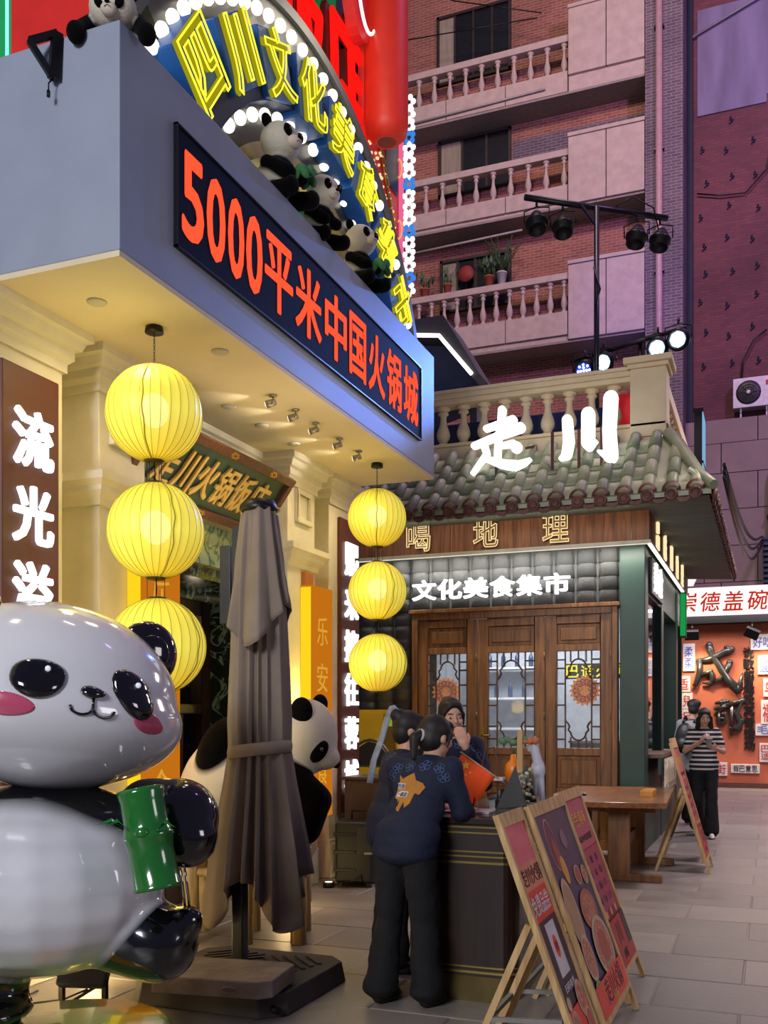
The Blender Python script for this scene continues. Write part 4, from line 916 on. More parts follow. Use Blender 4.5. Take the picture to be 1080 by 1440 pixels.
cheng = [[(650, 285, 26), (660, 330, 28), (672, 370, 22), (720, 440, 24), (790, 560, 28), (862, 640, 34), (885, 640, 24), (905, 515, 5)], [(560, 410, 14), (640, 400, 20), (720, 370, 24), (780, 340, 22), (822, 325, 26)], [(780, 305, 14), (820, 325, 22)],
         [(575, 410, 20), (575, 500, 22), (545, 600, 18), (525, 605, 8)], [(590, 520, 14), (660, 500, 22), (678, 560, 22), (660, 600, 14), (600, 590, 8)], [(810, 430, 24), (790, 490, 22), (740, 560, 18), (680, 590, 8)]]
du = [[(705, 755, 12), (790, 742, 18)], [(750, 735, 12), (745, 800, 14)], [(700, 800, 14), (800, 780, 16)], [(800, 740, 12), (700, 850, 14)], [(725, 840, 14), (725, 920, 14)], [(725, 845, 10), (775, 840, 12), (775, 915, 12), (730, 920, 10)], [(725, 880, 10), (775, 878, 10)],
      [(800, 770, 22), (905, 740, 26), (860, 830, 22), (895, 900, 26), (880, 960, 26), (820, 960, 16)], [(825, 770, 18), (825, 1010, 12)]]
fx = lambda a: -1.933+(a-410)*(1.869/670)*.97
for stk, nm in ((cheng, '成'), (du, '都')):
    brush(MB(), stk, fx, lambda b: 3.62-(b-118)*.00275, 22.93, .1, .0031, round_=True).build('character', M_met, cs, world=True)
vt = thing('vertical_motto', 'column of small dark characters beside the large 成都 on the orange wall', 'sign', (-.5, 22.98, 2))
for i, ch in enumerate('说歌都是极其普适场'): letters(MB(), ch, (-.46+.003*i, 22.99, 2.98-.255*i), (1, 0, 0), (0, 0, 1), .22, .23, .025, .03).build('character', M_black, vt, world=True)
M_plate = mat('plate_white', '#d9d2cc', .5, vary=.05); M_pr = mat('plate_red', '#b8382c', .6); M_pb = mat('plate_blue', '#4a64b0', .6)
plates = [(-1.72, 2.9, .26, .62, '柔柔', M_pb, 'narrow white plate with blue characters under the left spotlight'), (-2.0, 2.66, .24, .3, '爱', M_pr, 'small white plate with a red character left of the blue one'), (-1.86, 2.3, .34, .36, '适', M_pr, 'white plate with red character 适, second below the spotlight'),
          (-1.86, 1.92, .44, .36, '合兒', M_pr, 'wide white plate with red characters 合兒 beside the lower left of 成'), (-1.82, 1.56, .40, .34, '拐', M_pr, 'white plate with red character 拐 left of the man in black'), (-1.92, 1.2, .3, .3, '叫', M_pr, 'white plate with red character 叫 left of the woman in stripes'),
          (-.17, 3.2, .5, .34, '好吃', M_pb, 'wide white plate right of the second spotlight'), (-.13, 2.7, .28, .42, '安逸', M_pb, 'white plate with blue characters at the upper right'), (-.05, 2.2, .22, .4, '鸟', M_pr, 'white plate at the right edge, above the tall one'), (-.08, 1.65, .26, .56, '福', M_pr, 'tall white plate at the right edge with a red character'),
          (-.17, 1.28, .30, .26, '毛', M_pb, 'white plate with blue character 毛 at the right'), (-.12, .78, .24, .42, '巴适', M_pr, 'low white plate near the flower stall on the right'),
          (-1.93, .42, .36, .24, '一呷', M_pr, 'low white plate with red characters left of the woman in stripes'), (-1.05, .40, .3, .3, '街', M_pr, 'low white plate with red character 街 right of the woman in stripes'), (-.53, .42, .60, .2, '假巴意思', M_black, 'long low white plate with black characters 假巴意思'),
          (-2.5, 2.2, .4, .5, '归', M_pr, 'white plate with red character hidden behind the kiosk post'), (.5, 2.2, .4, .5, '吃', M_pr, 'white plate beyond the right edge')]
for x_, z, w, h, tx, mt_, lab in plates:
    t = thing('wall_plate', lab, 'plate', (x_, 22.97, z)); MB().box(x_-w/2, x_+w/2, 22.95, 22.995, z-h/2, z+h/2).build('board', M_plate, t, world=True, bevel=.008)
    n = len(tx); vert = h > w*1.2
    for i, ch in enumerate(tx):
        if vert: letters(MB(), ch, (x_, 22.948, z+(n/2-.5-i)*h*.8/n), (1, 0, 0), (0, 0, 1), w*.7, h*.7/n, .01, .003).build('character', mt_, t, world=True)
        else: letters(MB(), ch, (x_+(i-n/2+.5)*w*.85/n, 22.948, z), (1, 0, 0), (0, 0, 1), w*.75/n, h*.7, .01, .003).build('character', mt_, t, world=True)

# ------------------------------------------------------------------ bulb arch and signs above the canopy
M_ring = mat('arch_face', '#57534a', .35, .2, vary=.15)
ar = thing('bulb_arch', 'arched sign above the canopy with rows of round white bulbs and yellow neon characters', 'sign', (-3.35, 6.78, 4.97))
ac_y, ac_z = 6.78, 4.10
def ring(r0, r1, x0, x1, a0, a1, n=48):
    m = MB(); vs = []
    for i in range(n+1):
        a = a0+(a1-a0)*i/n
        for r_, x_ in ((r0, x0), (r1, x0), (r1, x1), (r0, x1)): vs.append((x_, ac_y+r_*math.cos(a), ac_z+r_*math.sin(a)))
    m.add(vs, [(i*4+k, i*4+(k+1) % 4, (i+1)*4+(k+1) % 4, (i+1)*4+k) for i in range(n) for k in range(4)]+[(0, 1, 2, 3), (4*n+3, 4*n+2, 4*n+1, 4*n)]); return m
def cut(r): return math.asin(min(1, .9/r))
ring(1.62, 2.58, -3.36, -3.3, cut(1.62)+.02, math.pi-cut(1.62)-.02).build('ring', M_ring, ar, world=True)
ring(2.58, 2.66, -3.5, -3.27, .36, math.pi-.36).build('outer_rim', mat('rim_grey', '#6a6a68', .5), ar, world=True)
ring(1.52, 1.62, -3.5, -3.3, .66, math.pi-.66).build('inner_rim', mat('rim_cream', '#c9b070', .5), ar, world=True)
bl = MB().ell((0, 0, 0), (.04, .046, .046), seg=14, rings=8).mesh('bulb'); bl.materials.append(M_bulb)
for r_, n_, a0 in ((2.434, 33, .38), (1.775, 19, .56)):
    for i in range(n_):
        a = a0+(math.pi-2*a0)*i/(n_-1); link('bulb', bl, None, ar, True, (-3.27, ac_y+r_*math.cos(a), ac_z+r_*math.sin(a)))
M_blue = mat('sign_blue', '#2462b0', .45, vary=.08, emit=.04)
ring(1.84, 2.12, -3.3, -3.18, math.pi-.50-.03, .50).build('blue_band', mat('band_navy', '#1c3358', .5), ar, world=True)
for i, ch in enumerate('四川文化美食集市'):
    a = math.pi-.61-.268*i; rr = (2.2, 2.12, 2.05, 2.0, 1.97, 1.95, 1.93, 1.93)[i]; c = Vector((-3.16, ac_y+rr*math.cos(a), ac_z+rr*math.sin(a))); up = Vector((0, math.cos(a), math.sin(a))); ri = Vector((0, math.sin(a), -math.cos(a)))
    Mx = Matrix((ri, up, Vector((1, 0, 0)))).transposed()
    MB().obox(c-Vector((.06, 0, 0)), (.42, .42, .16), Mx).build('block', M_blue, ar, world=True, bevel=.01)
    letters(MB(), ch, c+Vector((.02, 0, 0)), ri, up, .40, .42, .014, .015).build('letter_face', M_yelf, ar, world=True)
    letters(MB(), ch, c+Vector((.055, 0, 0)), ri, up, .42, .44, .02, .02, tube=.013).build('neon_tube', M_yel, ar, world=True)
ib = MB(); ib.box(-4.0, -3.9, 5.2, 9.1, 4.97, 6.3); ib = ib.build('back_wall', mat('cream_back', '#b9a878', .7), ar, world=True)
for j in range(4):
    for i in range(10): MB().box(-3.9, -3.88, 5.35+.3*i+(.15 if j % 2 else 0), 5.63+.3*i+(.15 if j % 2 else 0), 4.99+.17*j, 5.14+.17*j).build('wall_tile', mat('pale_tile', '#c9bd92', .5), ib, world=True)
MB().bar((-3.6, 5.35, 5.0), (-3.6, 5.95, 5.6), .12, .06).build('yellow_rail', mat('yellow_paint', '#e0c060', .5, emit=.15), ar, world=True)
point('arch_lamp', (-3.5, 6.6, 5.3), 14, (1, .85, .55), .2); point('arch_lamp', (-2.9, 6.9, 6.9), 22, (1, .9, .7), .3)
t = thing('green_figure', 'pale rounded figure with green sash behind the sitting pandas', 'sculpture', (-3.5, 6.9, 4.97))
MB().lathe([(0, 0), (.16, 0), (.2, .2), (.14, .45), (.05, .56), (0, .57)], (-3.42, 6.5, 4.98), 20).build('body', mat('figure_cream', '#d8cfa0', .5, emit=.12), t, world=True)
MB().bar((-3.2, 6.42, 5.0), (-3.22, 6.3, 5.45), .03, .12).build('sash', mat('sash_green', '#3fae4c', .5, emit=.15), t, world=True)
# billboard with huge red characters, lantern drum, neon oval
bb = thing('hotpot_billboard', 'huge billboard behind the arch with big red characters 饭店 on dark green', 'sign', (-3.9, 7, 5))
MB().box(-4.3, -4.0, 5.2, 9.4, 4.97, 9.6).build('backing', mat('billboard_dark', '#2e3a38', .5, vary=.3, scale=1), bb, world=True)
for y0, y1 in ((5.9, 6.1), (7.25, 7.42), (8.0, 8.15)): MB().box(-4.0, -3.7, y0, y1, 5.0, 9.6).build('green_column', mat('green_lit', '#12924e', .5, emit=.35), bb, world=True)
for y0 in (5.95, 7.45): MB().tube([(-3.62, y0, 6.2), (-3.62, y0, 9.5)], .015, 6).build('cyan_tube', glow('cyan', '#8ff4e8', 1.3), bb, world=True)
M_drk = mat('letter_side', '#5a0c0c', .6)
for ch, yc, zc, w_, h_ in (('店', 7.85, 7.08, .86, 1.08), ('饭', 6.93, 7.08, .80, 1.05), ('锅', 6.0, 7.0, .8, 1.05)):
    letters(MB(), ch, (-3.52, yc, zc), (0, 1, 0), (0, 0, 1), w_*1.06, h_*1.06, .035, .05, shear=-.06).build('character_edge', M_drk, bb, world=True)
    letters(MB(), ch, (-3.45, yc, zc), (0, 1, 0), (0, 0, 1), w_, h_, .02, .03, shear=-.06).build('character', M_redl, bb, world=True)
    for q in (-.25, .25): MB().bar((-4.0, yc+q, zc), (-3.5, yc+q, zc), .03).build('fixing', M_black, bb, world=True)
dr = thing('lantern_drum', 'big red cylindrical lantern hanging above the canopy end', 'lantern', (-3.2, 8.3, 6.7))
m = MB(); m.lathe([(.085, .0), (.085, -.02), (.11, -.02), (.18, .04), (.195, .12), (.195, 3.0), (.15, 3.1)], (-3.22, 8.2, 6.72), 40, fn=lambda r, z, a: (r*(1-.008*abs(math.sin(a*16)))*math.cos(a), r*(1-.008*abs(math.sin(a*16)))*math.sin(a), z))
m.build('drum', mat('drum_red', '#c22a1a', .5, vary=.08, emit=.22, ehex='#d8301c'), dr, world=True)
MB().lathe([(0, .05), (.08, .05), (.085, -.02)], (-3.22, 8.2, 6.72), 24).build('inner_tube', mat('drum_inner', '#8a3a2c', .6, emit=.08), dr, world=True)
ov = thing('neon_oval', 'red oval sign with white neon outline above the arch', 'sign', (-3.3, 8.0, 7.9))
pts = [(-3.32, 7.88+.30*math.cos(a), 8.16+.72*math.sin(a)) for a in [k*math.pi/16 for k in range(32)]]
MB().prism([(p[0]+.0, p[1], p[2]) for p in pts], (-.1, 0, 0)).build('plate', mat('oval_red', '#c01c1c', .5, emit=.4), ov, world=True)
MB().tube([(-3.27, 7.88+.27*math.cos(a), 8.16+.66*math.sin(a)) for a in [k*math.pi/16 for k in range(32)]], .014, 6, True).build('neon_tube', glow('neon_white', '#fff4f4', 1.6), ov, world=True)
bp = thing('red_blade_sign', 'red hanging blade sign with small warm bulbs and a pink and white neon flower edge', 'sign', (-3.4, 8.6, 6))
MB().prism([(-3.46, 8.1, 6.9), (-3.46, 8.1, 7.7), (-3.46, 9.0, 7.7), (-3.46, 9.0, 5.95), (-3.46, 8.72, 6.12)], (.06, 0, 0)).build('panel', mat('blade_red', '#c42a22', .5, emit=.25), bp, world=True)
M_wb = glow('warm_bulb', '#ffd9a0', 1.1); m = MB()
for q in range(3):
    for k in range(26):
        y = 8.2+.026*k; z = 7.15-.2*q-.034*k+.03*math.sin(k*1.7)
        if y < 8.92: m.ell((-3.39, y, z), (.014, .014, .014), seg=6, rings=4)
m = m.build('small_bulbs', M_wb, bp, world=True); tag(m, kind='stuff')
for q in range(4): MB().tube([(-3.39, 8.2+.1*q, 7.2-.16*q), (-3.39, 8.4+.1*q, 6.98-.17*q), (-3.39, 8.6+.08*q, 6.75-.16*q)], .012, 5).build('gold_scroll', M_gold, bp, world=True)
MB().box(-3.39, -3.385, 8.6, 8.92, 6.6, 7.1).build('dark_panel', M_black, bp, world=True)
M_pk = glow('neon_pink', '#f06a9a', .95); M_bl = glow('neon_blue', '#3a8cf0', .95); M_wn = glow('neon_petal', '#fff2f6', 1.3)
z = 7.55; k = 0
MB().box(-3.40, -3.36, 8.98, 9.02, 5.75, 7.7).build('edge_strip', M_pk, bp, world=True)
while z > 5.7:
    mt_ = M_bl if k % 4 == 3 else M_wn; m = MB()
    for q in range(5): a = q*1.257+k; m.ell((-3.30+.045*math.cos(a), 9.0, z+.05*math.sin(a)), (.028, .02, .03), seg=8, rings=5)
    m.build('neon_flower', mt_, bp, world=True); z -= .115; k += 1
for zc in (7.45, 6.9, 6.3): MB().tube([(-3.39+.03*math.cos(a), 8.96, zc+.09*math.sin(a)) for a in [k*math.pi/8 for k in range(16)]], .008, 5, True).build('neon_loop', glow('neon_amber', '#f8b060', 1.0), bp, world=True)
# red panel and green columns behind the near corner
nb = thing('rooftop_backdrop', 'red panel with green neon-edged columns behind the near canopy corner', 'sign', (-4.2, 4.9, 5))
MB().box(-4.12, -3.5, 4.5, 4.58, 4.97, 8).build('red_panel', mat('backdrop_red', '#c8241c', .5, emit=.3), nb, world=True)
for a, b in ((-4.5, -4.14), (-3.48, -3.38)): MB().box(a, b, 4.52, 4.62, 4.97, 8).build('green_column', mat('green_lit', '#12924e', .5, emit=.35), nb, world=True)
for xx in (-4.15, -4.3, -3.39): MB().tube([(xx, 4.5, 4.97), (xx, 4.5, 8)], .01, 6).build('cyan_tube', glow('cyan', '#8ff4e8', 1.3), nb, world=True)
# grey pitched roof with a light strip behind the canopy end
gr = thing('grey_awning', 'grey sloping awning edged with a white light strip behind the canopy end', 'awning', (-4.2, 12.6, 6.1))
M_gr = mat('awning_grey', '#55535c', .6)
A0, A1, A2 = (-5.0, 13, 6.85), (-4.17, 13, 6.70), (-3.70, 13, 6.10)
MB().prism([A0, A1, A2, (-3.72, 13, 5.9), (-5.0, 13, 5.6)], (0, .4, 0)).build('gable', mat('awning_blue', '#33406a', .6), gr, world=True)
MB().prism([(-5.0, 12.6, 6.98), (-4.13, 12.6, 6.98), (-3.62, 12.6, 6.12), (-3.70, 12.6, 6.06), (-4.19, 12.6, 6.72), (-5.0, 12.6, 6.84)], (0, .9, 0)).build('roof', M_gr, gr, world=True)
MB().tube([(-5.0, 12.58, 6.83), (-4.18, 12.58, 6.70), (-3.72, 12.58, 6.12)], .028, 6).build('light_strip', M_tube, gr, world=True)
MB().box(-5.0, -4.9, 12.7, 12.9, 4.7, 6.0).build('post', M_gr, gr, world=True); MB().box(-3.9, -3.8, 13.1, 13.3, 4.7, 5.95).build('post', M_gr, gr, world=True)

# ------------------------------------------------------------------ stage light stands on the terrace
def par_can(t, c, aim, lit=None):
    """lamp can hanging from a yoke"""
    c = Vector(c); d = Vector(aim).normalized(); q = d.to_track_quat('Z', 'Y').to_matrix()
    m = MB(); m.lathe([(0, -.15), (.06, -.14), (.105, -.06), (.12, 0), (.145, .0), (.145, .03), (.125, .03), (.125, .12), (.11, .12), (.105, .05), (0, .05)], c, 20, M=q.to_4x4())
    can_ = m.build('lamp_can', M_black, t, world=True)
    m = MB(); m.tube([c+Vector((-.16, 0, 0)), c+Vector((-.165, 0, .16)), c+Vector((0, 0, .2)), c+Vector((.165, 0, .16)), c+Vector((.16, 0, 0))], .01, 6); m.tube([c+Vector((0, 0, .2)), c+Vector((0, 0, .27))], .018, 6)
    m.build('yoke', M_black, can_, world=True)
    if lit:
        MB().lathe([(0, .051), (.10, .051), (.10, .06), (0, .06)], c, 20, M=q.to_4x4()).build('lens', mat('lens_'+lit[0], lit[1], .3, emit=1.6), can_, world=True)
        m = MB()
        for k in range(13):
            rr = 0 if k == 0 else (.04 if k < 5 else .078); a = k*1.57 if k < 5 else k*.785; m.ell(c+q@Vector((rr*math.cos(a), rr*math.sin(a), .064)), (.017, .017, .017), seg=8, rings=5)
        m.build('led', glow('led_'+lit[0], lit[2], 12), can_, world=True)
    else: MB().obox(c+q@Vector((0, -.11, -.03)), (.06, .012, .06), q).build('label_plate', M_acw, can_, world=True)
s1 = thing('light_stand', 'tall black stage-light stand with four unlit lamp cans, on the terrace', 'light stand', (-2.12, 12.9, 4.7))
m = MB(); m.tube([(-2.12, 12.9, 4.7), (-2.12, 12.9, 8.2)], .035, 10); m.build('pole', mat('pole_dark', '#33333a', .35, .7), s1, world=True)
MB().tube([(-2.95, 12.38, 8.23), (-1.3, 13.6, 8.23)], .04, 8).build('crossbar', M_black, s1, world=True)
MB().bar((-2.12, 12.9, 7.95), (-2.3, 12.77, 8.2), .03).build('brace', M_black, s1, world=True)
for k in range(3): a = k*2.09; MB().tube([(-2.12, 12.9, 5.1), (-2.12+.5*math.cos(a), 12.9+.5*math.sin(a), 4.72)], .014, 6).build('leg', M_black, s1, world=True)
for k, f in enumerate((.08, .26, .78, .95)):
    par_can(s1, (-2.95+1.65*f, 12.38+1.22*f, 7.93), (.1, -.3, -1) if k < 2 else (-.15, -.25, -1))
m = MB(); m.tube([(-1.9, 13.1, 8.26), (-1.7, 13.2, 8.4), (-1.45, 13.4, 8.3), (-1.4, 13.5, 8.05)], .01, 5); m.build('cable', M_black, s1, world=True); MB().tube([(-2.15, 12.86, 7.4), (-2.07, 12.86, 7.1), (-2.13, 12.86, 6.9)], .014, 5).build('cable', M_black, s1, world=True)
s2 = thing('light_bar', 'low black stage-light bar with four glowing blue-white lamps above the corner pillar', 'light stand', (-1.7, 13.2, 4.7))
MB().tube([(-2.55, 13.45, 6.42), (-1.0, 13.0, 6.5)], .03, 8).build('crossbar', M_black, s2, world=True)
MB().tube([(-1.6, 13.2, 4.7), (-1.6, 13.2, 6.45)], .03, 8).build('pole', M_black, s2, world=True)
for k in range(3): a = k*2.09+.5; MB().tube([(-1.6, 13.2, 5.0), (-1.6+.4*math.cos(a), 13.2+.35*math.sin(a), 4.72)], .014, 6).build('leg', M_black, s2, world=True)
for k, (xx, yy, zz, lt) in enumerate([(-2.35, 13.35, 6.24, ('blue', '#2030e0', '#8090ff')), (-2.08, 13.25, 6.28, ('cyan', '#a0d8ff', '#ffffff')), (-1.36, 13.05, 6.30, ('white', '#a0c0ff', '#ffffff')), (-1.10, 13.0, 6.36, ('white', '#a0c0ff', '#ffffff'))]):
    par_can(s2, (xx, yy, zz), (-.1, -1, -.35), lt)
# ------------------------------------------------------------------ glossy panda statue on its painted drum
M_gw = patch_mat('statue_gloss', '#d9d9de', '#050506', .12, coat=.9, spec=.6)
M_gk = mat('gloss_black', '#050506', .1, vary=0, coat=1.0, spec=.6); M_pink = mat('cheek_pink', '#c2506e', .2, vary=0, coat=.8)
M_gg = mat('gloss_green', '#1d6a25', .16, vary=.12, scale=5, coat=.9)
pod = thing('painted_drum', 'round glossy drum painted green and yellow under the big panda statue', 'pedestal', (-2.78, 3.38, 0))
m = mat('drum_paint', '#7d9a4a', .15, vary=0, coat=.8); nt = m.node_tree; N = nt.nodes; L = nt.links
tc = N.new('ShaderNodeTexCoord'); nz = N.new('ShaderNodeTexNoise'); nz.inputs['Scale'].default_value = 2.0; nz.inputs['Detail'].default_value = 1; L.new(tc.outputs['Object'], nz.inputs[0])
cr = N.new('ShaderNodeValToRGB'); e = cr.color_ramp.elements; e[0].position = .34; e[0].color = (*lin('#c6c4a8'), 1); e[1].position = .58; e[1].color = (*lin('#e8a822'), 1)
for p_, c_ in ((.40, '#6f9a4c'), (.545, '#6f9a4c')): x_ = e.new(p_); x_.color = (*lin(c_), 1)
L.new(nz.outputs['Fac'], cr.inputs[0]); L.new(cr.outputs[0], N['Principled BSDF'].inputs['Base Color'])
MB().lathe([(0, 0), (.40, 0), (.43, .03), (.43, .165), (.415, .19), (.39, .2), (0, .2)], (0, 0, 0), 64).build('drum', MATS['drum_paint'], pod)
MB().tube([(.434*math.cos(a), .434*math.sin(a), .1) for a in [k*math.pi/24 for k in range(48)]], .008, 6, True).build('rim_band', M_brass, pod)

pz = thing('panda_statue', 'large glossy cartoon panda statue with pink cheeks hugging a green bamboo stem, on the left', 'statue', (0, 0, 0))
# statue is modelled in a frame turned like its drum: lx to its left-right, ly away
PF = Vector((-math.sin(YAW), math.cos(YAW), 0)); PR = Vector((math.cos(YAW), math.sin(YAW), 0))
pz.location = (PF*4.2)+PR*(-1.40); pz.location.z = .2; pz.rotation_euler = (0, 0, YAW)
def sl_(u, v, dy=0): return Vector(((u-540)*(4.2+dy)/1375+1.40, dy, 1.5+(1012-v)*(4.2+dy)/1375-.2))
hc = sl_(74, 980, .02); HR = Vector((.54, .46, .405)); yaw_h = R(36); Mh = Matrix.Rotation(yaw_h, 3, 'Z')@Matrix.Rotation(R(9), 3, 'Y')
bc = sl_(52, 1241, .02)
def statue_patch(p):
    q = p-bc; top = sl_(60, 1140)
    zc = .965-.35*(p.x-top.x)**2
    white_belly = min(zc-p.z, .54-abs(q.x))
    return max(pdist(el(bc, (.555, .49, .40)), p)-.008, p.z-zc)
body = [el(bc, (.555, .49, .40)), el(sl_(60, 1165, .02), (.50, .32, .20)),
        cap(sl_(210, 1140, -.02), .145, sl_(252, 1150, -.12), .17), cap(sl_(252, 1150, -.12), .17, sl_(262, 1176, -.18), .135),
        cap(sl_(-80, 1140, -.05), .15, sl_(-120, 1200, -.15), .16),
        cap(sl_(150, 1300, 0), .19, sl_(222, 1325, -.05), .175), cap(sl_(222, 1325, -.05), .175, sl_(262, 1296, -.08), .075),
        cap(sl_(-2, 1340, 0), .15, sl_(-2, 1414, 0), .12), el(sl_(-2, 1420, -.06), (.14, .2, .055))]
blob('body', body, .018, M_gw, pz, 8, patch=statue_patch)
head = MB().ell((0, 0, 0), (1, 1, 1), seg=64, rings=40)
def hshape(v):
    x, y, z = v; k = 1+.42*max(0, -z+.1)*(1-abs(z))*(1-.3*abs(z)); return hc+Mh@Vector((x*HR.x*k, y*HR.y*k, z*HR.z))
head.v = [tuple(hshape(v)) for v in head.v]; head.build('head', mat('statue_white', '#dcdce0', .12, vary=0, coat=.9, spec=.6), pz)
def onhead(ya, pi_, off=0):
    ya, pi_ = R(ya), R(pi_); return hshape((math.sin(ya)*math.cos(pi_), -math.cos(ya)*math.cos(pi_), math.sin(pi_)))+(Mh@Vector((math.sin(ya)*math.cos(pi_), -math.cos(ya)*math.cos(pi_), math.sin(pi_))).normalized())*off
def decal(ya, pi_, rx, rz, roll, name, mt_, th=.018, off=0):
    """slightly raised oval that hugs the curved head"""
    m = MB(); n = 28; cs, sn = math.cos(R(roll)), math.sin(R(roll)); vs = []
    rings = (1, .97, .85, .6, .3)
    for j, f in enumerate(rings):
        for k in range(n):
            a = 2*math.pi*k/n; dx, dz = f*rx*math.cos(a), f*rz*math.sin(a)*(1-.18*math.cos(a)); X, Z = dx*cs-dz*sn, dx*sn+dz*cs
            vs.append(onhead(ya+X, pi_+Z, off+(-.006 if j == 0 else th*math.sqrt(max(0, 1-f*f))+.002)))
    vs.append(onhead(ya, pi_, off+th+.002))
    fs = [(j*n+k, j*n+(k+1) % n, (j+1)*n+(k+1) % n, (j+1)*n+k) for j in range(4) for k in range(n)]+[(4*n+k, 4*n+(k+1) % n, 5*n) for k in range(n)]
    m.add(vs, fs, True); return m.build(name, mt_, pz)
decal(-21, 5, 11.5, 11, 35, 'eye_patch', M_gk, .035); decal(20.5, 5, 10, 14.5, 22, 'eye_patch', M_gk, .035)
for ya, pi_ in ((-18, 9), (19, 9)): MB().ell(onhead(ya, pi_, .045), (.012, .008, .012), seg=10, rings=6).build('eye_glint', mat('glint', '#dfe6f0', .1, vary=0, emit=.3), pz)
decal(-30, -12, 10, 6.5, 0, 'cheek', M_pink, .004); decal(28.5, -10, 9.5, 6.5, -20, 'cheek', M_pink, .004)
decal(1, 1.5, 5.2, 3.6, 0, 'nose', M_gk, .03)
m = MB(); mp_ = []
for k in range(17):
    t = k/16; ya = -9+18*t+1; pi_ = -9.5-2.2*math.sin(math.pi*((t*2) % 1)) if k not in (0, 16) else -7.5
    mp_.append(onhead(ya, pi_-(0 if 0 else 0), .004))
mp_[8] = onhead(1, -7.5, .004); m.tube(mp_, .006, 6); m.tube([onhead(1, -1.5, .004), onhead(1, -7.6, .004)], .006, 6); m.build('mouth', M_gk, pz)
for ya, s in ((-1, 'l'), (1, 'r')):
    c = hshape((ya*.74, .05, .74 if ya < 0 else .66)); MB().ell(c, (.145, .085, .155), Mh, seg=32, rings=20).build('ear', M_gk, pz)
    MB().ell(c+Mh@Vector((0, -.072, 0)), (.08, .02, .085), Mh, seg=20, rings=10).build('inner_ear', M_gk, pz)
bm_ = MB(); a, b = sl_(197, 1108, -.40), sl_(222, 1250, -.43); ax = (b-a); L_ = ax.length; q = ax.to_track_quat('Z', 'Y').to_matrix().to_4x4()
bm_.lathe([(0, 0), (.075, 0), (.09, .004), (.092, .02), (.086, .05), (.086, .14), (.095, .178), (.101, .188), (.095, .198), (.087, .24), (.089, .38), (.094, L_-.01), (.09, L_), (.07, L_), (0, L_-.01)], a, 40, M=q)
bam = bm_.build('bamboo', M_gg, pz)
lf = MB(); lc = a+ax*.42
for ang, ll in ((-2.6, .10), (2.9, .13), (.2, .09)):
    d = Vector((math.cos(ang), -.3, .25)).normalized(); w = Vector((.0, 0, 1)).cross(d).normalized()*.022
    p = lc+Vector((math.cos(ang)*.05, -.08, .0)); P = [p, p+d*ll*.5+Vector((0, 0, .03)), p+d*ll]
    lf.add([P[0], P[1]+w, P[2], P[1]-w, P[1]+Vector((0, -.012, .012))], [(0, 1, 4), (1, 2, 4), (2, 3, 4), (3, 0, 4), (0, 3, 2, 1)])
lf.ell(lc+Vector((0, -.09, 0)), (.03, .02, .022), seg=12, rings=8); lf = lf.build('bamboo_leaf', M_gg, bam); tag(lf, kind='stuff')
m = MB(); p0 = sl_(252, 1205, -.10)
for dx in (0, .018): m.tube([p0+Vector((dx, 0, 0)), sl_(262, 1290, -.08)+Vector((dx, 0, 0))], .006, 8)
m.build('support_rod', mat('chrome', '#a8a090', .15, 1), pz)

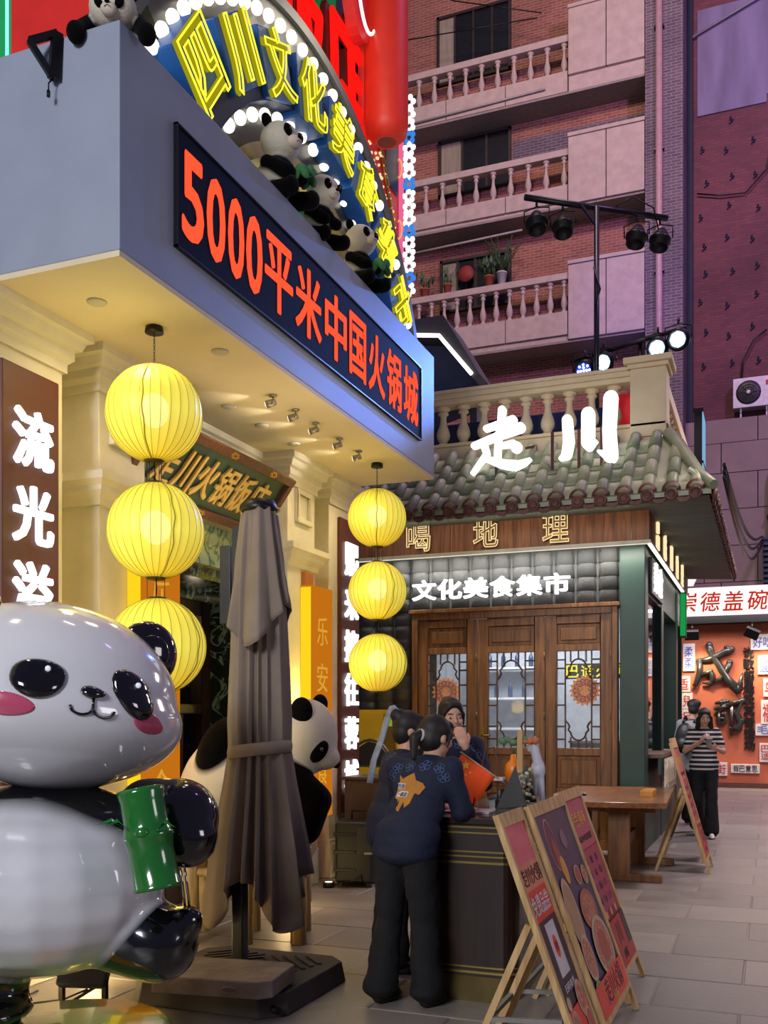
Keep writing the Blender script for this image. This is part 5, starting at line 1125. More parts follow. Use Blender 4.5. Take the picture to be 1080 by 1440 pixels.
# ------------------------------------------------------------------ plush pandas
M_pl = patch_mat('plush', '#d8cfbc', '#060506', .95, bump=.6, bscale=140, sheen=.03, spec=.1)
M_plk = mat('plush_black', '#060506', .95, vary=.2, scale=30, bump=.6, bscale=140, sheen=.03, spec=.1)
M_plw = mat('plush_muzzle', '#d9c8b8', .9, vary=.05, bump=.3, bscale=140)
def plush_small(hang=False):
    """sitting panda facing -Y, about .5 m tall; hang=True lies over an edge with both arms down"""
    t = thing('plush_panda', None, None)
    if hang:
        pr = [el((0, .2, .17), (.15, .2, .14)), cap((.13, .04, .13), .055, (.22, -.08, -.02), .052), cap((-.13, .04, .13), .055, (-.22, -.08, -.02), .052), el((.22, -.1, -.04), (.06, .06, .07)), el((-.22, -.1, -.04), (.06, .06, .07)), el((0, -.06, .145), (.15, .13, .125))]
        o = blob('body', pr, .012, M_pl, t, 4, dark=(1, 2, 3, 4)); hc_ = Vector((0, -.06, .145)); k = 1.12
    else:
        pr = [el((0, .03, .16), (.12, .11, .16)), cap((.10, 0, .24), .045, (.06, -.13, .17), .042), cap((-.10, 0, .24), .045, (-.06, -.13, .17), .042), el((0, 0, .25), (.118, .10, .045)),
              cap((.07, -.03, .07), .06, (.10, -.17, .045), .052), cap((-.07, -.03, .07), .06, (-.10, -.17, .045), .052), el((.10, -.19, .05), (.05, .04, .055)), el((-.10, -.19, .05), (.05, .04, .055)), el((0, -.02, .40), (.13, .12, .115))]
        o = blob('body', pr, .011, M_pl, t, 4, dark=(1, 2, 3, 4, 5, 6, 7)); hc_ = Vector((0, -.02, .40)); k = 1
    if hang: hc_ = hc_-Vector((0, -.012, .05))
    for s in (-1, 1):
        MB().ell((hc_+Vector((0, -.012, .05)) if hang else hc_)+Vector((s*.105*k, .02, .09*k)), (.042, .025, .042), seg=14, rings=9).build('ear', M_plk, t)
        e_ = MB().ell(hc_+Vector((s*.055*k, -.102*k, .018)), (.030, .022, .038), Euler((0, R(s*22), 0)).to_matrix(), seg=14, rings=9).build('eye_patch', M_plk, t)
        MB().ell(hc_+Vector((s*.052*k, -.122*k, .022)), (.009, .006, .009), seg=8, rings=6).build('eye', mat('eye_gloss', '#20181a', .1, vary=0, coat=1), e_)
    mz = MB().ell(hc_+Vector((0, -.105*k, -.03)), (.052, .045, .038), seg=16, rings=10).build('muzzle', M_plw, t)
    MB().ell(hc_+Vector((0, -.148*k, -.014)), (.017, .010, .011), seg=10, rings=6).build('nose', M_plk, mz)
    MB().tube([hc_+Vector((-.02, -.143*k, -.045)), hc_+Vector((0, -.150*k, -.035)), hc_+Vector((.02, -.143*k, -.045))], .002, 4).build('mouth', M_plk, mz)
    return t
sp = plush_small(); grpP = 'plush pandas sitting along the canopy edge'
def put(o, loc, rot, sc, label, grp=None):
    o.location = loc; o.rotation_euler = rot; o.scale = (sc,)*3; tag(o, label, 'plush toy', grp)
c1 = copy_tree(sp); c2 = copy_tree(sp)
put(sp, (-3.12, 5.92, 4.97), (0, 0, R(78)), 1.12, 'plush panda with green leaves sitting highest on the canopy edge, in front of the arch', grpP)
put(c1, (-3.12, 6.52, 4.97), (R(8), 0, R(70)), 1.0, 'plush panda without leaves, head bent, in the middle of the three on the canopy edge', grpP)
put(c2, (-3.12, 7.32, 4.97), (0, 0, R(74)), 1.05, 'plush panda holding green leaves, furthest along the canopy edge below the red blade sign', grpP)
hp = plush_small(True); put(hp, (-3.11, 4.13, 4.975), (0, 0, R(24)), .8, 'plush panda draped over the near top corner of the canopy with both arms hanging')
for (x_, y_, z_), lab in (((-2.93, 5.97, 5.18), 'green cloth leaves in the paws of the highest plush panda'), ((-2.93, 7.36, 5.16), 'green cloth leaves in the paws of the furthest plush panda')):
    m = MB()
    for k in range(6):
        a = k*1.05; m.ell((x_+.05*math.cos(a), y_-.02+.08*math.sin(a), z_+.02*math.cos(2*a)), (.022, .055, .03), Euler((a, 0, a)).to_matrix(), seg=10, rings=6)
    o = m.build('cloth_leaves', mat('cloth_green', '#3f7a4c', .9, vary=.2, scale=20), origin=(x_, y_, z_)); tag(o, lab, 'leaves')
# small pandas on a shelf behind the entrance glass
sh = thing('toy_shelf', 'narrow shelf of small panda toys behind the entrance door glass', 'shelf', (-4.8, 6.75, 0))
for i in range(5): MB().box(-4.95, -4.68, 6.5, 7.2, .55+.3*i, .565+.3*i).build('shelf_board', M_dwood, sh, world=True)
for yy in (6.49, 7.2): MB().box(-4.95, -4.68, yy, yy+.015, 0, 1.85).build('side', M_dwood, sh, world=True)
wpos = ['at the street end', 'in the middle', 'at the inner end']; wl_ = ['lowest', 'second lowest', 'second highest', 'highest']
for i in range(4):
    for j in range(3):
        c = copy_tree(sp); put(c, (-4.78, 6.64+.21*j, .567+.3*i), (0, 0, R(80)), .42, 'tiny panda toy on the %s shelf board, %s, inside the entrance' % (wl_[i], wpos[2-j]), 'tiny panda toys on the shelf')

# big seated plush panda on a bamboo bench
def wl2(u, v, d, dy=0):
    a = (u-540)/1375; return Vector((-math.sin(YAW)+a*math.cos(YAW), math.cos(YAW)+a*math.sin(YAW), 0))*(d+dy)+Vector((0, 0, 1.5+(1012-v)*(d+dy)/1375))
D = 6.75
bp_ = thing('giant_plush_panda', 'giant plush panda seated on a bamboo bench behind the folded parasol', 'plush toy', wl2(345, 1180, D))
o_ = Vector(bp_.location); L2 = lambda u, v, dy=0: wl2(u, v, D, dy)-o_
pr = [el(L2(318, 1110), (.33, .30, .40), (0, R(22), 0)), el(L2(300, 1140), (.27, .28, .26)), el(L2(432, 1036), (.215, .22, .265)), el(L2(455, 1066, -.04), (.12, .12, .085)), el(L2(412, 1060), (.2, .18, .2)),
      el(L2(322, 1058, -.02), (.17, .31, .27), (0, R(20), 0)), cap(L2(400, 1085, -.12), .12, L2(445, 1125, -.16), .11), cap(L2(445, 1125, -.16), .105, L2(430, 1165, -.12), .11), cap(L2(380, 1150, -.1), .15, L2(430, 1168, -.15), .10),
      cap(L2(350, 1160, -.15), .16, L2(300, 1172, -.2), .12), cap(L2(370, 1100, .15), .14, L2(440, 1130, .2), .12), el(L2(380, 1110), (.26, .24, .30))]
blob('body', pr, .022, M_pl, bp_, 5, dark=(5, 6, 7, 8, 9, 10, 11))
for (u, v, dy), r_ in (((424, 1000, -.16), .095), ((450, 990, .16), .07)): MB().ell(L2(u, v, dy), (r_*.85, r_*.5, r_), seg=20, rings=12).build('ear', M_plk, bp_)
MB().ell(L2(449, 1057, -.17), (.05, .04, .085), Euler((0, R(35), R(30))).to_matrix(), seg=16, rings=10).build('eye_patch', M_plk, bp_)
MB().ell(L2(466, 1052, .1), (.03, .04, .06), seg=12, rings=8).build('eye_patch', M_plk, bp_)
MB().ell(L2(473, 1075, -.04), (.025, .035, .028), seg=12, rings=8).build('nose', M_plk, bp_)
MB().ell(L2(452, 1054, -.205), (.014, .01, .016), seg=8, rings=6).build('eye', mat('eye_gloss', '#20181a', .1, vary=0, coat=1), bp_)
bn = thing('bamboo_bench', 'low bamboo bench with round legs carrying the giant plush panda', 'bench', tuple(wl2(350, 1200, D)*Vector((1, 1, 0)) if False else (wl2(350, 1200, D).x, wl2(350, 1200, D).y, 0)))
M_bam = wood('bamboo', '#a88a4a', '#d0b478', .5, stretch=(1, 1, 10))
bx, by = bn.location.x, bn.location.y; U = Vector((math.cos(YAW), math.sin(YAW), 0)); Vv = Vector((-math.sin(YAW), math.cos(YAW), 0)); B0 = Vector((bx, by, 0))
def bpnt(a, b, z): return B0+U*a+Vv*b+Vector((0, 0, z))
for a in (-.36, .0, .36):
    for b in (-.2, .22): MB().tube([bpnt(a, b, 0), bpnt(a, b, .2), bpnt(a, b, .205), bpnt(a, b, .6)], [.055, .052, .058, .052], 14).build('leg', M_bam, bn, world=True)
for b in (-.26, -.13, 0, .13, .26): MB().tube([bpnt(-.5, b, .615), bpnt(.45, b, .615)], .045, 12).build('seat_pole', M_bam, bn, world=True)
for b in (-.2, .22): MB().tube([bpnt(-.42, b, .48), bpnt(.42, b, .48)], .03, 10).build('rail', M_bam, bn, world=True)

# ------------------------------------------------------------------ folded parasol
um = thing('folded_parasol', 'tall folded grey-brown parasol strapped shut, between the statue and the women', 'parasol', (-2.70, 4.90, 0))
M_cl = mat('parasol_cloth', '#85776a', .85, vary=.08, scale=6, bump=.25, bscale=200)
def pleat(z0, z1, rfun, hem, nf, seed, sway=0, nz=26, ns=192):
    rnd = random.Random(seed); ph = [rnd.uniform(0, 6.28) for _ in range(6)]; m = MB(); vs = []
    for i in range(nz+1):
        t = i/nz
        for k in range(ns):
            a = 2*math.pi*k/ns; zb = z0-hem*(.5+.5*math.cos(a*nf/2+ph[0]))*1.0
            z = z1+(zb-z1)*t; base = rfun(z); amp = min(.5, .14+.6*(base-.05))*(.4+.6*t)
            w = math.sin(a*nf+ph[1]+1.2*math.sin(a*2+ph[2])+.8*t*math.sin(a*3+ph[4])); w = (1-abs(w))**.8*2-1
            w2 = math.sin(a*nf*2.3+ph[3]+2*t); r_ = base*(1+amp*w+.02*w2+.10*math.sin(a*2+ph[5]))
            vs.append((r_*math.cos(a)+sway*t, r_*math.sin(a), z))
    m.add(vs, [(i*ns+k, i*ns+(k+1) % ns, (i+1)*ns+(k+1) % ns, (i+1)*ns+k) for i in range(nz) for k in range(ns)], True)
    return m
def rf1(z): 
    P = [(2.69, .09), (2.4, .12), (2.0, .135), (1.5, .15), (1.33, .145), (1.15, .165), (.8, .215), (.5, .245), (.3, .26)]
    for (za, ra), (zb, rb) in zip(P, P[1:]):
        if z >= zb: return rb+(ra-rb)*(z-zb)/(za-zb)
    return .26
def solid(o, th=.004): s = o.modifiers.new('s', 'SOLIDIFY'); s.thickness = th; return o
solid(pleat(.62, 2.66, rf1, .30, 6, 3, .0, 40, 240).build('canopy_cloth', M_cl, um))
solid(pleat(2.16, 2.69, lambda z: .095+(2.69-z)*.13, .26, 4, 9, .0, 16, 120).build('vent_flap', M_cl, um))
MB().lathe([(0, .05), (.085, .05), (.11, .0), (.10, -.015), (0, -.015)], (0, 0, 2.69), 24).build('top_cap', M_black, um)
MB().lathe([(.178, -.035), (.184, 0), (.178, .035), (.170, .035), (.170, -.035)], (0, 0, 1.33), 40, fn=lambda r, z, a: (r*(1+.03*math.sin(5*a))*math.cos(a), r*(1+.03*math.sin(5*a))*math.sin(a), z+.02*math.cos(a))).build('tie_strap', M_cl, um)
MB().box(-.035, .035, -.035, .035, .1, 2.6).build('pole', mat('pole_grey', '#3c3e42', .4, .5), um, bevel=.006).location = (-.115, -.02, 0)
MB().box(-.25, -.18, -.02, .05, 2.05, 2.5).build('crank_arm', mat('pole_grey', '#3c3e42', .4, .5), um, bevel=.005)
MB().box(-.24, -.19, -.015, .04, .12, 2.1).build('mast', mat('pole_grey', '#3c3e42', .4, .5), um, bevel=.005) if False else None
ub = MB(); h_ = .115
def octa(cx, cy, s, c, z0, z1, k=1.0):
    q = [(-s+c, -s), (s-c, -s), (s, -s+c), (s, s-c), (s-c, s), (-s+c, s), (-s, s-c), (-s, -s+c)]
    ub.add([(cx+a*1.0, cy+b*1.0, z0) for a, b in q]+[(cx+a*k, cy+b*k, z1) for a, b in q], [tuple(reversed(range(8))), tuple(range(8, 16))]+[(i, (i+1) % 8, 8+(i+1) % 8, 8+i) for i in range(8)])
octa(-.04, -.12, .47, .11, 0, h_, .96)
ubo = ub.build('base', mat('base_plastic', '#4a4642', .7, vary=.15, scale=6, bump=.3), um, bevel=.008)
for q in range(4):
    for k in range(5):
        a = q*math.pi/2; c = Vector((-.04, -.12, 0)); d1_ = Vector((math.cos(a+math.pi/4), math.sin(a+math.pi/4), 0)); d2_ = Vector((-d1_.y, d1_.x, 0))
        p = c+Vector((math.cos(a+math.pi/4), math.sin(a+math.pi/4), 0))*(.18+.06*k); w = .24-.035*k if k > 1 else .2
        ubb = MB().bar(p-d2_*w+Vector((0, 0, h_+.004)), p+d2_*w+Vector((0, 0, h_+.004)), .025, .012).build('rib', mat('base_plastic', '#4a4642', .7), ubo)
MB().tube([(.38, -.55, .05), (.42, -.575, .05)], .02, 10).build('plug', M_black, ubo)
sb = thing('concrete_slab', 'worn grey concrete slab lying on the parasol base', 'slab', (-2.60, 4.38, .135)); m = MB()
q = [(-.32, -.22), (.25, -.22), (.31, -.17), (.31, .18), (.26, .21), (-.32, .21)]
m.add([(a, b, 0) for a, b in q]+[(a*.985, b*.98, .085) for a, b in q], [tuple(reversed(range(6))), tuple(range(6, 12))]+[(i, (i+1) % 6, 6+(i+1) % 6, 6+i) for i in range(6)])
m.build('slab', mat('concrete', '#8b8074', .85, vary=.25, scale=8, bump=.6, bscale=50), sb, bevel=.008); m2 = MB().tube([(.1+.04*math.cos(a), -.222, .04+.015*math.sin(a)) for a in [k*.785 for k in range(8)]], .006, 5, True).build('cast_ring', mat('concrete', '#8b8074', .85), sb)
sb.rotation_euler = (0, 0, R(8))
# floor floodlight beside the statue drum and its cable
fl_ = thing('floor_floodlight', 'small black floodlight on a stand behind the statue drum', 'lamp', (-3.3, 4.1, 0)); m = MB()
m.obox((-3.3, 4.12, .17), (.26, .06, .10), Euler((R(-35), 0, R(15))).to_matrix()); m.build('head', M_black, fl_, world=True, bevel=.008)
m = MB(); m.bar((-3.42, 4.1, 0), (-3.42, 4.1, .17), .025); m.bar((-3.18, 4.14, 0), (-3.18, 4.14, .17), .025); m.bar((-3.42, 4.1, .01), (-3.18, 4.14, .01), .02); m.bar((-3.4, 4.1, .02), (-3.24, 4.2, .13), .015); m.build('stand', M_black, fl_, world=True)
MB().tube([(-3.3, 4.15, .1), (-3.5, 4.2, .012), (-3.7, 4.0, .01), (-3.75, 4.3, .01)], .006, 5).build('cable', M_black, fl_, world=True)
for i, (x_, y_) in enumerate([(-3.68, 7.95)]):
    t = thing('floor_spot', 'small floor spotlight glowing against the wall beside the black speaker', 'lamp', (x_, y_, 0)); MB().lathe([(0, 0), (.05, 0), (.055, .04), (.045, .05), (0, .045)], (x_, y_, 0), 16).build('body', M_black, t, world=True)
    MB().lathe([(0, .046), (.04, .048), (0, .054)], (x_, y_, 0), 16).build('lens', glow('spot_lens', '#fff4dc', 2.4), t, world=True)
    MB().tube([(x_+.05, y_, .02), (x_+.12, y_+.05, .06), (x_+.18, y_-.02, .02), (x_+.28, y_+.06, .12), (x_+.3, y_+.1, .02)], .005, 5).build('cable', M_black, t, world=True)
# ------------------------------------------------------------------ reception counter
rc = thing('reception_counter', 'dark brown rounded counter with brass bands that the three women lean over', 'counter', (-1.5, 5.7, 0))
def rrect(x0, x1, y0, y1, r, n=6):
    P = []
    for cx, cy, a0 in ((x1-r, y0+r, -90), (x1-r, y1-r, 0), (x0+r, y1-r, 90), (x0+r, y0+r, 180)):
        for k in range(n+1): a = R(a0+90*k/n); P.append((cx+r*math.cos(a), cy+r*math.sin(a)))
    return P
def slab(mb, P, z0, z1): return mb.prism([(a, b, z0) for a, b in P], (0, 0, z1-z0))
g_ = lambda e, r=.09: rrect(-1.74-e, -1.24+e, 5.0-e, 6.45+e, r+e)
slab(MB(), g_(0), .14, .945).build('body', M_dwood, rc, world=True)
slab(MB(), g_(.02), .945, .98).build('worktop', mat('counter_dark_top', '#2a1b12', .25, coat=.4), rc, world=True, bevel=.005)
slab(MB(), g_(-.015), 0, .14).build('plinth', mat('brass_plinth', '#6f5f38', .35, .8, vary=.15), rc, world=True)
for z, w in ((.925, .008), (.895, .008), (.795, .008), (.77, .008), (.735, .012), (.185, .008), (.155, .012)): slab(MB(), g_(.006), z, z+w).build('brass_band', mat('brass_band', '#a89250', .3, .9, vary=.1), rc, world=True)
MB().box(-1.70, -1.692, 4.992, 5.0, .2, .72).build('brass_edge', mat('brass_band', '#a89250', .3, .9), rc, world=True)
# on the counter
def small(name, label, cat, loc): return thing(name, label, cat, loc)
t = small('table_flag', 'small red flag with yellow stars on a tilted stick on the counter', 'flag', (-1.52, 5.45, .98))
fa, fb = Vector((-1.665, 5.40, 1.315)), Vector((-1.43, 5.52, 1.13)); MB().tube([fa, fb], .005, 6).build('stick', mat('stick_pale', '#c9b89a', .6), t, world=True)
e1 = (fb-fa).normalized(); e2 = Vector((-.56, -.22, -.80)).normalized(); e2 = (e2-e1*e2.dot(e1)).normalized(); en = e1.cross(e2); fw, fh = .235, .20
m = MB(); vs = []; p00 = fa+e1*.015
for i in range(9):
    for j in range(7): vs.append(p00+e1*(fw*i/8)+e2*(fh*j/6)+en*(.006*math.sin(i*.9+j*.5)))
m.add(vs, [(i*7+j, i*7+j+1, (i+1)*7+j+1, (i+1)*7+j) for i in range(8) for j in range(6)], True)
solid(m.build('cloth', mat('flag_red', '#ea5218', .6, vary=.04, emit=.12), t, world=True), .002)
def star(c, r, nm): 
    P = []
    for k in range(10): a = k*math.pi/5+.3; q = r if k % 2 == 0 else r*.4; P.append(c+e1*q*math.cos(a)+e2*q*math.sin(a))
    s_ = -1 if en.y > 0 else 1
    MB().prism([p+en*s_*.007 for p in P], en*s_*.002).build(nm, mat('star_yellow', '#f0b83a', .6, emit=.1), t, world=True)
star(p00+e1*.055+e2*.045, .028, 'large_star')
for a, b in ((.025, .085), (.055, .1), (.085, .09), (.1, .065)): star(p00+e1*a+e2*b, .008, 'small_star')
MB().lathe([(0, 0), (.012, 0), (.012, .12), (0, .12)], (-1.445, 5.51, .98), 10).build('holder', M_black, t, world=True)
t = small('craft_hanger', 'thin bent-wire stand with a small white shelf on the counter', 'stand', (-1.56, 5.5, .98))
m = MB(); m.tube([(-1.60, 5.42, .98), (-1.585, 5.5, 1.15), (-1.56, 5.56, 1.32), (-1.52, 5.6, 1.34), (-1.49, 5.56, 1.25), (-1.47, 5.5, .98)], .005, 6); m.build('wire', mat('rattan', '#5c3420', .6), t, world=True)
MB().box(-1.56, -1.44, 5.5, 5.58, 1.145, 1.165).build('shelf', mat('tray_white', '#c9beb4', .6), t, world=True, bevel=.004)
MB().tube([(-1.44, 5.54, 1.15), (-1.40, 5.54, 1.08)], .004, 6).build('hook', mat('rattan', '#5c3420', .6), t, world=True)
t = small('guest_book', 'open pink-and-white booklet lying on the counter under the flag', 'book', (-1.6, 5.3, .98))
m = MB(); m.box(-1.72, -1.58, 5.2, 5.42, .981, .99); m.build('left_page', mat('page_pink', '#d8b8c0', .7), t, world=True); MB().box(-1.575, -1.44, 5.2, 5.42, .981, .992).build('right_page', mat('page_white', '#d0c8cc', .7, vary=.1, scale=20), t, world=True)
t = small('orange_gourd', 'orange gourd-shaped ornament standing on the counter', 'ornament', (-1.44, 5.75, .98))
MB().lathe([(0, .0), (.03, .0), (.045, .05), (.03, .12), (.035, .15), (.052, .2), (.048, .25), (.02, .28), (.015, .31), (0, .315)], (-1.44, 5.75, .98), 20).build('gourd', mat('gourd_orange', '#e07a1c', .4, vary=.15, emit=.05), t, world=True)
MB().tube([(-1.44, 5.75, 1.29), (-1.445, 5.75, 1.33)], .006, 6).build('stem', mat('leaf_green', '#3f5a34', .7), t, world=True)
t = small('wooden_post_display', 'upright bare wood post with green and orange cloth leaves on the counter', 'display', (-1.39, 5.72, .98))
MB().box(-1.405, -1.375, 5.70, 5.73, .98, 1.44).build('post', M_easel, t, world=True)
m = MB()
for k in range(5): m.ell((-1.5+.035*k, 5.72, 1.37+.01*math.sin(k*2)), (.03, .02, .02), Euler((0, .5-k*.2, 0)).to_matrix(), seg=10, rings=6)
m.build('green_leaves', mat('cloth_green2', '#5c7a5a', .8, vary=.2, scale=30), t, world=True)
m = MB()
for k in range(3): m.ell((-1.36+.03*k, 5.72, 1.375), (.024, .02, .022), seg=10, rings=6)
m.build('orange_leaves', mat('cloth_orange', '#c9744a', .8, vary=.2, scale=30), t, world=True)
t = small('white_horse_figure', 'small pale horse-shaped figure at the right of the counter', 'ornament', (-1.29, 5.75, .98))
blob('figure', [el((.0, 0, .22), (.045, .03, .07)), cap((.0, 0, .26), .03, (-.02, 0, .35), .028), cap((-.02, 0, .37), .028, (-.05, 0, .34), .016), cap((-.02, 0, .40), .01, (-.015, 0, .42), .006), cap((.02, 0, .18), .018, (.03, 0, .02), .014), cap((-.02, 0, .18), .018, (-.02, 0, .02), .014), el((.0, 0, .015), (.05, .035, .015))], .007, mat('porcelain', '#b9b6c0', .4, vary=.15, scale=20), t, 2)
t = small('blue_crane_figure', 'small blue and pink cloth crane with outstretched neck on the counter', 'ornament', (-1.46, 5.62, .98))
blob('body', [el((0, 0, .08), (.05, .03, .03)), cap((-.04, 0, .07), .014, (-.09, 0, .05), .01), cap((.03, 0, .1), .02, (.07, 0, .18), .03), el((.09, .0, .17), (.04, .02, .04))], .007, mat('cloth_blue', '#6f8296', .8, vary=.35, scale=18), t, 2)
MB().ell((.10, -.02, .14), (.035, .015, .03), seg=10, rings=6).build('pink_wing', mat('cloth_pink', '#b07a86', .8), t); MB().box(-.05, .05, -.03, .03, 0, .05).build('foot', M_black, t)
t = small('flower_easel', 'black triangular stand hung with white and green flowers at the right end of the counter', 'display', (-1.34, 5.5, .98))
for yy in (5.35, 5.62):
    m = MB(); m.prism([(-1.44, yy, 1.0), (-1.27, yy, 1.02), (-1.33, yy, 1.24)], (0, .015, 0)); m.build('side_panel', mat('easel_dark', '#33312f', .5), t, world=True)
MB().box(-1.44, -1.26, 5.34, 5.65, .98, 1.0).build('tray', mat('easel_dark', '#33312f', .5), t, world=True)
for q, (a, b) in enumerate(((5.42, 1.2), (5.5, 1.19), (5.58, 1.21))):
    m = MB()
    for k in range(9): m.ell((-1.33+.03*math.sin(k*2.3+q)+.01*k*.3, a+.02*math.cos(k*1.9), b-.02*k), (.014, .012, .012), seg=8, rings=5)
    m = m.build('flower_garland', mat('garland_%d' % (q % 2), ('#a8ac84', '#c0bcae')[q % 2], .8, vary=.4, scale=60), t, world=True); tag(m, kind='stuff')

# ------------------------------------------------------------------ poster easels
M_p = lambda n, h: mat('print_'+n, h, .45, vary=.12, scale=10)
def easel(label, cat, y0, w, xt, xb, h, design, foot=-.30, group=None, loc=None):
    t = thing('poster_easel', label, cat, (xb, y0, 0), group=group)
    T = Vector((xt, 0, h)); B = Vector((xb, 0, 0)); up = (T-B).normalized(); ri = Vector((0, 1, 0)); nm = ri.cross(up); Lh = (T-B).length
    def P(s_, q, n=0): return B+up*q+ri*(y0+s_)+nm*n
    Mx = Matrix((ri, up, nm)).transposed()
    def bx(s0, s1, q0, q1, n0, n1): return MB().obox(P((s0+s1)/2, (q0+q1)/2, (n0+n1)/2), (s1-s0, q1-q0, n1-n0), Mx)
    bx(0, .035, 0, Lh, -.01, .015).build('rail', M_easel, t, world=True); bx(w-.035, w, 0, Lh, -.01, .015).build('rail', M_easel, t, world=True)
    bx(.035, w-.035, Lh-.06, Lh, -.01, .015).build('top_rail', M_easel, t, world=True); bx(.035, w-.035, .12, .15, -.01, .015).build('bottom_rail', M_easel, t, world=True)
    bx(.035, w-.035, .15, Lh-.06, -.006, .004).build('board', M_p('base', '#3a2c38'), t, world=True)
    for s_ in (.015, w-.015):
        a = P(s_, Lh*.60, -.02); b = Vector((xt+foot*.2+foot*.25, y0+s_, 0)); MB().bar(a, b, .022, .028).build('back_leg', M_easel, t, world=True)
    a0 = P(.015, Lh*.6, -.02).lerp(Vector((xt+foot*.45, y0+.015, 0)), .62); a1 = P(w-.015, Lh*.6, -.02).lerp(Vector((xt+foot*.45, y0+w-.015, 0)), .62)
    MB().bar(a0, a1, .02).build('brace', mat('brace_grey', '#8a8680', .5), t, world=True); MB().bar(a0, P(.015, Lh*.25, -.02), .018).build('stay', mat('brace_grey', '#8a8680', .5), t, world=True)
    W_, H_ = w-.07, Lh-.21; k = [0]
    def rect(a, b, c, d, mt_, name='print', sl=0):
        k[0] += 1; n = .004+.0006*k[0]; q = [(a, c), (b, c+sl), (b, d+sl), (a, d)]; MB().prism([P(.035+x_*W_, .15+y_*H_, n) for x_, y_ in q], nm*.0006).build(name, mt_, t, world=True)
    def disc(cx, cy, r, mt_, ry=None, name='print'):
        k[0] += 1; n = .004+.0006*k[0]; MB().prism([P(.035+cx*W_+r*math.cos(a), .15+cy*H_+(ry or r)*math.sin(a), n) for a in [i*math.pi/12 for i in range(24)]], nm*.0006).build(name, mt_, t, world=True)
    def text(s_, cx, cy, h_, mt_, w=None, shear=0):
        k[0] += 1; letters(MB(), s_, P(.035+cx*W_, .15+cy*H_, .004+.0006*k[0]), ri, up, w, h_, .012, .001, shear=shear).build('lettering', mt_, t, world=True)
    design(rect, disc, text); return t
R_ = M_p('red', '#e04430'); PK = M_p('pink', '#e07078'); SAL = M_p('salmon', '#d88a6a'); DK = M_p('dark', '#33202c'); WH = M_p('white', '#cfc8c8'); MG = M_p('magenta', '#a84458'); PU = M_p('purple', '#4a4358'); DR = M_p('deep', '#7a2a2c'); CR = M_p('cream', '#c0a488'); BR = M_p('broth', '#a8543a'); FO = mat('print_food', '#b8745a', .45, vary=.6, scale=60); GO = M_p('gold', '#d8a04a'); INK = M_p('ink', '#231418'); GN = M_p('green', '#7a9448')
def bowl(disc, x, y, r, ry, f): disc(x, y, r, CR, ry); disc(x, y, r*.84, f, ry*.84)
def d1_(rect, disc, text):
    rect(0, 1, 0, 1, DR); rect(0, 1, .55, 1, PK); rect(0, 1, .74, .82, SAL); rect(0, 1, .55, .70, R_); rect(0, 1, .70, .76, SAL)
    text('走川火锅', .5, .76, .075, INK, .34); text('免费品尝', .5, .63, .085, WH, .30); rect(.05, .95, .18, .56, DK); rect(.28, .74, .30, .54, WH); disc(.5, .43, .035, R_, .05); text('川', .5, .43, .04, INK)
    text('扫码有礼', .5, .255, .035, WH, .2); rect(0, 1, 0, .17, R_); bowl(disc, .2, .10, .06, .06, FO); bowl(disc, .25, .0+.03, .05, .04, BR); bowl(disc, .75, .17, .07, .08, FO); bowl(disc, .82, .06, .05, .06, BR); disc(.1, .20, .03, CR)
def d2_(rect, disc, text):
    rect(0, 1, 0, 1, PU); disc(.28, .84, .085, SAL, .13); disc(.28, .84, .078, M_p('plum', '#5a3a50'), .12); disc(.3, .78, .04, BR, .09); disc(.62, .84, .06, M_p('mauve', '#7a6478'), .05); disc(.36, .70, .05, GO, .07)
    bowl(disc, .66, .64, .07, .05, BR); bowl(disc, .86, .62, .06, .05, FO); bowl(disc, .17, .50, .11, .17, M_p('noodle', '#b08c68')); disc(.62, .46, .17, M_p('meat', '#b06a48'), .10); disc(.62, .46, .12, FO, .075)
    bowl(disc, .16, .28, .10, .11, FO); bowl(disc, .66, .26, .20, .15, FO); disc(.66, .26, .10, BR, .08); disc(.12, .14, .06, GN, .03); rect(0, 1, 0, .15, R_, sl=0); text('走川火锅', .55, .085, .11, INK, .45, .1); text('川味', .5, .03, .05, GO)
def d3_(rect, disc, text):
    rect(0, 1, 0, 1, MG); rect(0, 1, .70, .99, M_p('rose', '#b85a68')); rect(0, 1, .695, .70, INK)
    for i, s_ in enumerate(('特色', '美味')): text(s_, .35+.35*i, .88, .09, GO)
    text('川味小吃套餐', .5, .76, .04, DK, .45)
    for i in range(4):
        for j in range(3): text('麻辣香锅冰粉凉面串串'[(i*3+j) % 9], .25+.25*j, .63-.08*i, .045, M_p('ind', '#43314e'))
    for i in range(3): disc(.25+.25*i, .31, .022, GO)
    rect(0, 1, .275, .28, INK); rect(0, 1, .0, .27, M_p('red3', '#a8322c')); text('川', .5, .18, .12, INK); rect(.8, 1, .08, .27, DK); text('火锅', .5, .06, .05, INK)
easel('nearest poster easel, narrow, with pink top and a white rectangle on red print', 'easel', 3.95, .42, -1.07, -.67, 1.1, d1_)
easel('middle poster easel showing hotpot bowls on dark purple above a red block', 'easel', 4.41, .80, -1.05, -.65, 1.1, d2_)
easel('poster easel with magenta menu print, third in the front row beside the counter', 'easel', 5.26, .64, -1.09, -.70, 1.1, d3_, foot=-.1)
easel('thin poster easel by the kiosk side counter, nearer of the two beyond the table', 'easel', 10.0, .55, -.93, -.56, 1.27, d3_)
easel('thin poster easel leaning by the kiosk side counter, farther of the two', 'easel', 10.75, .5, -1.0, -.66, 1.3, d1_)

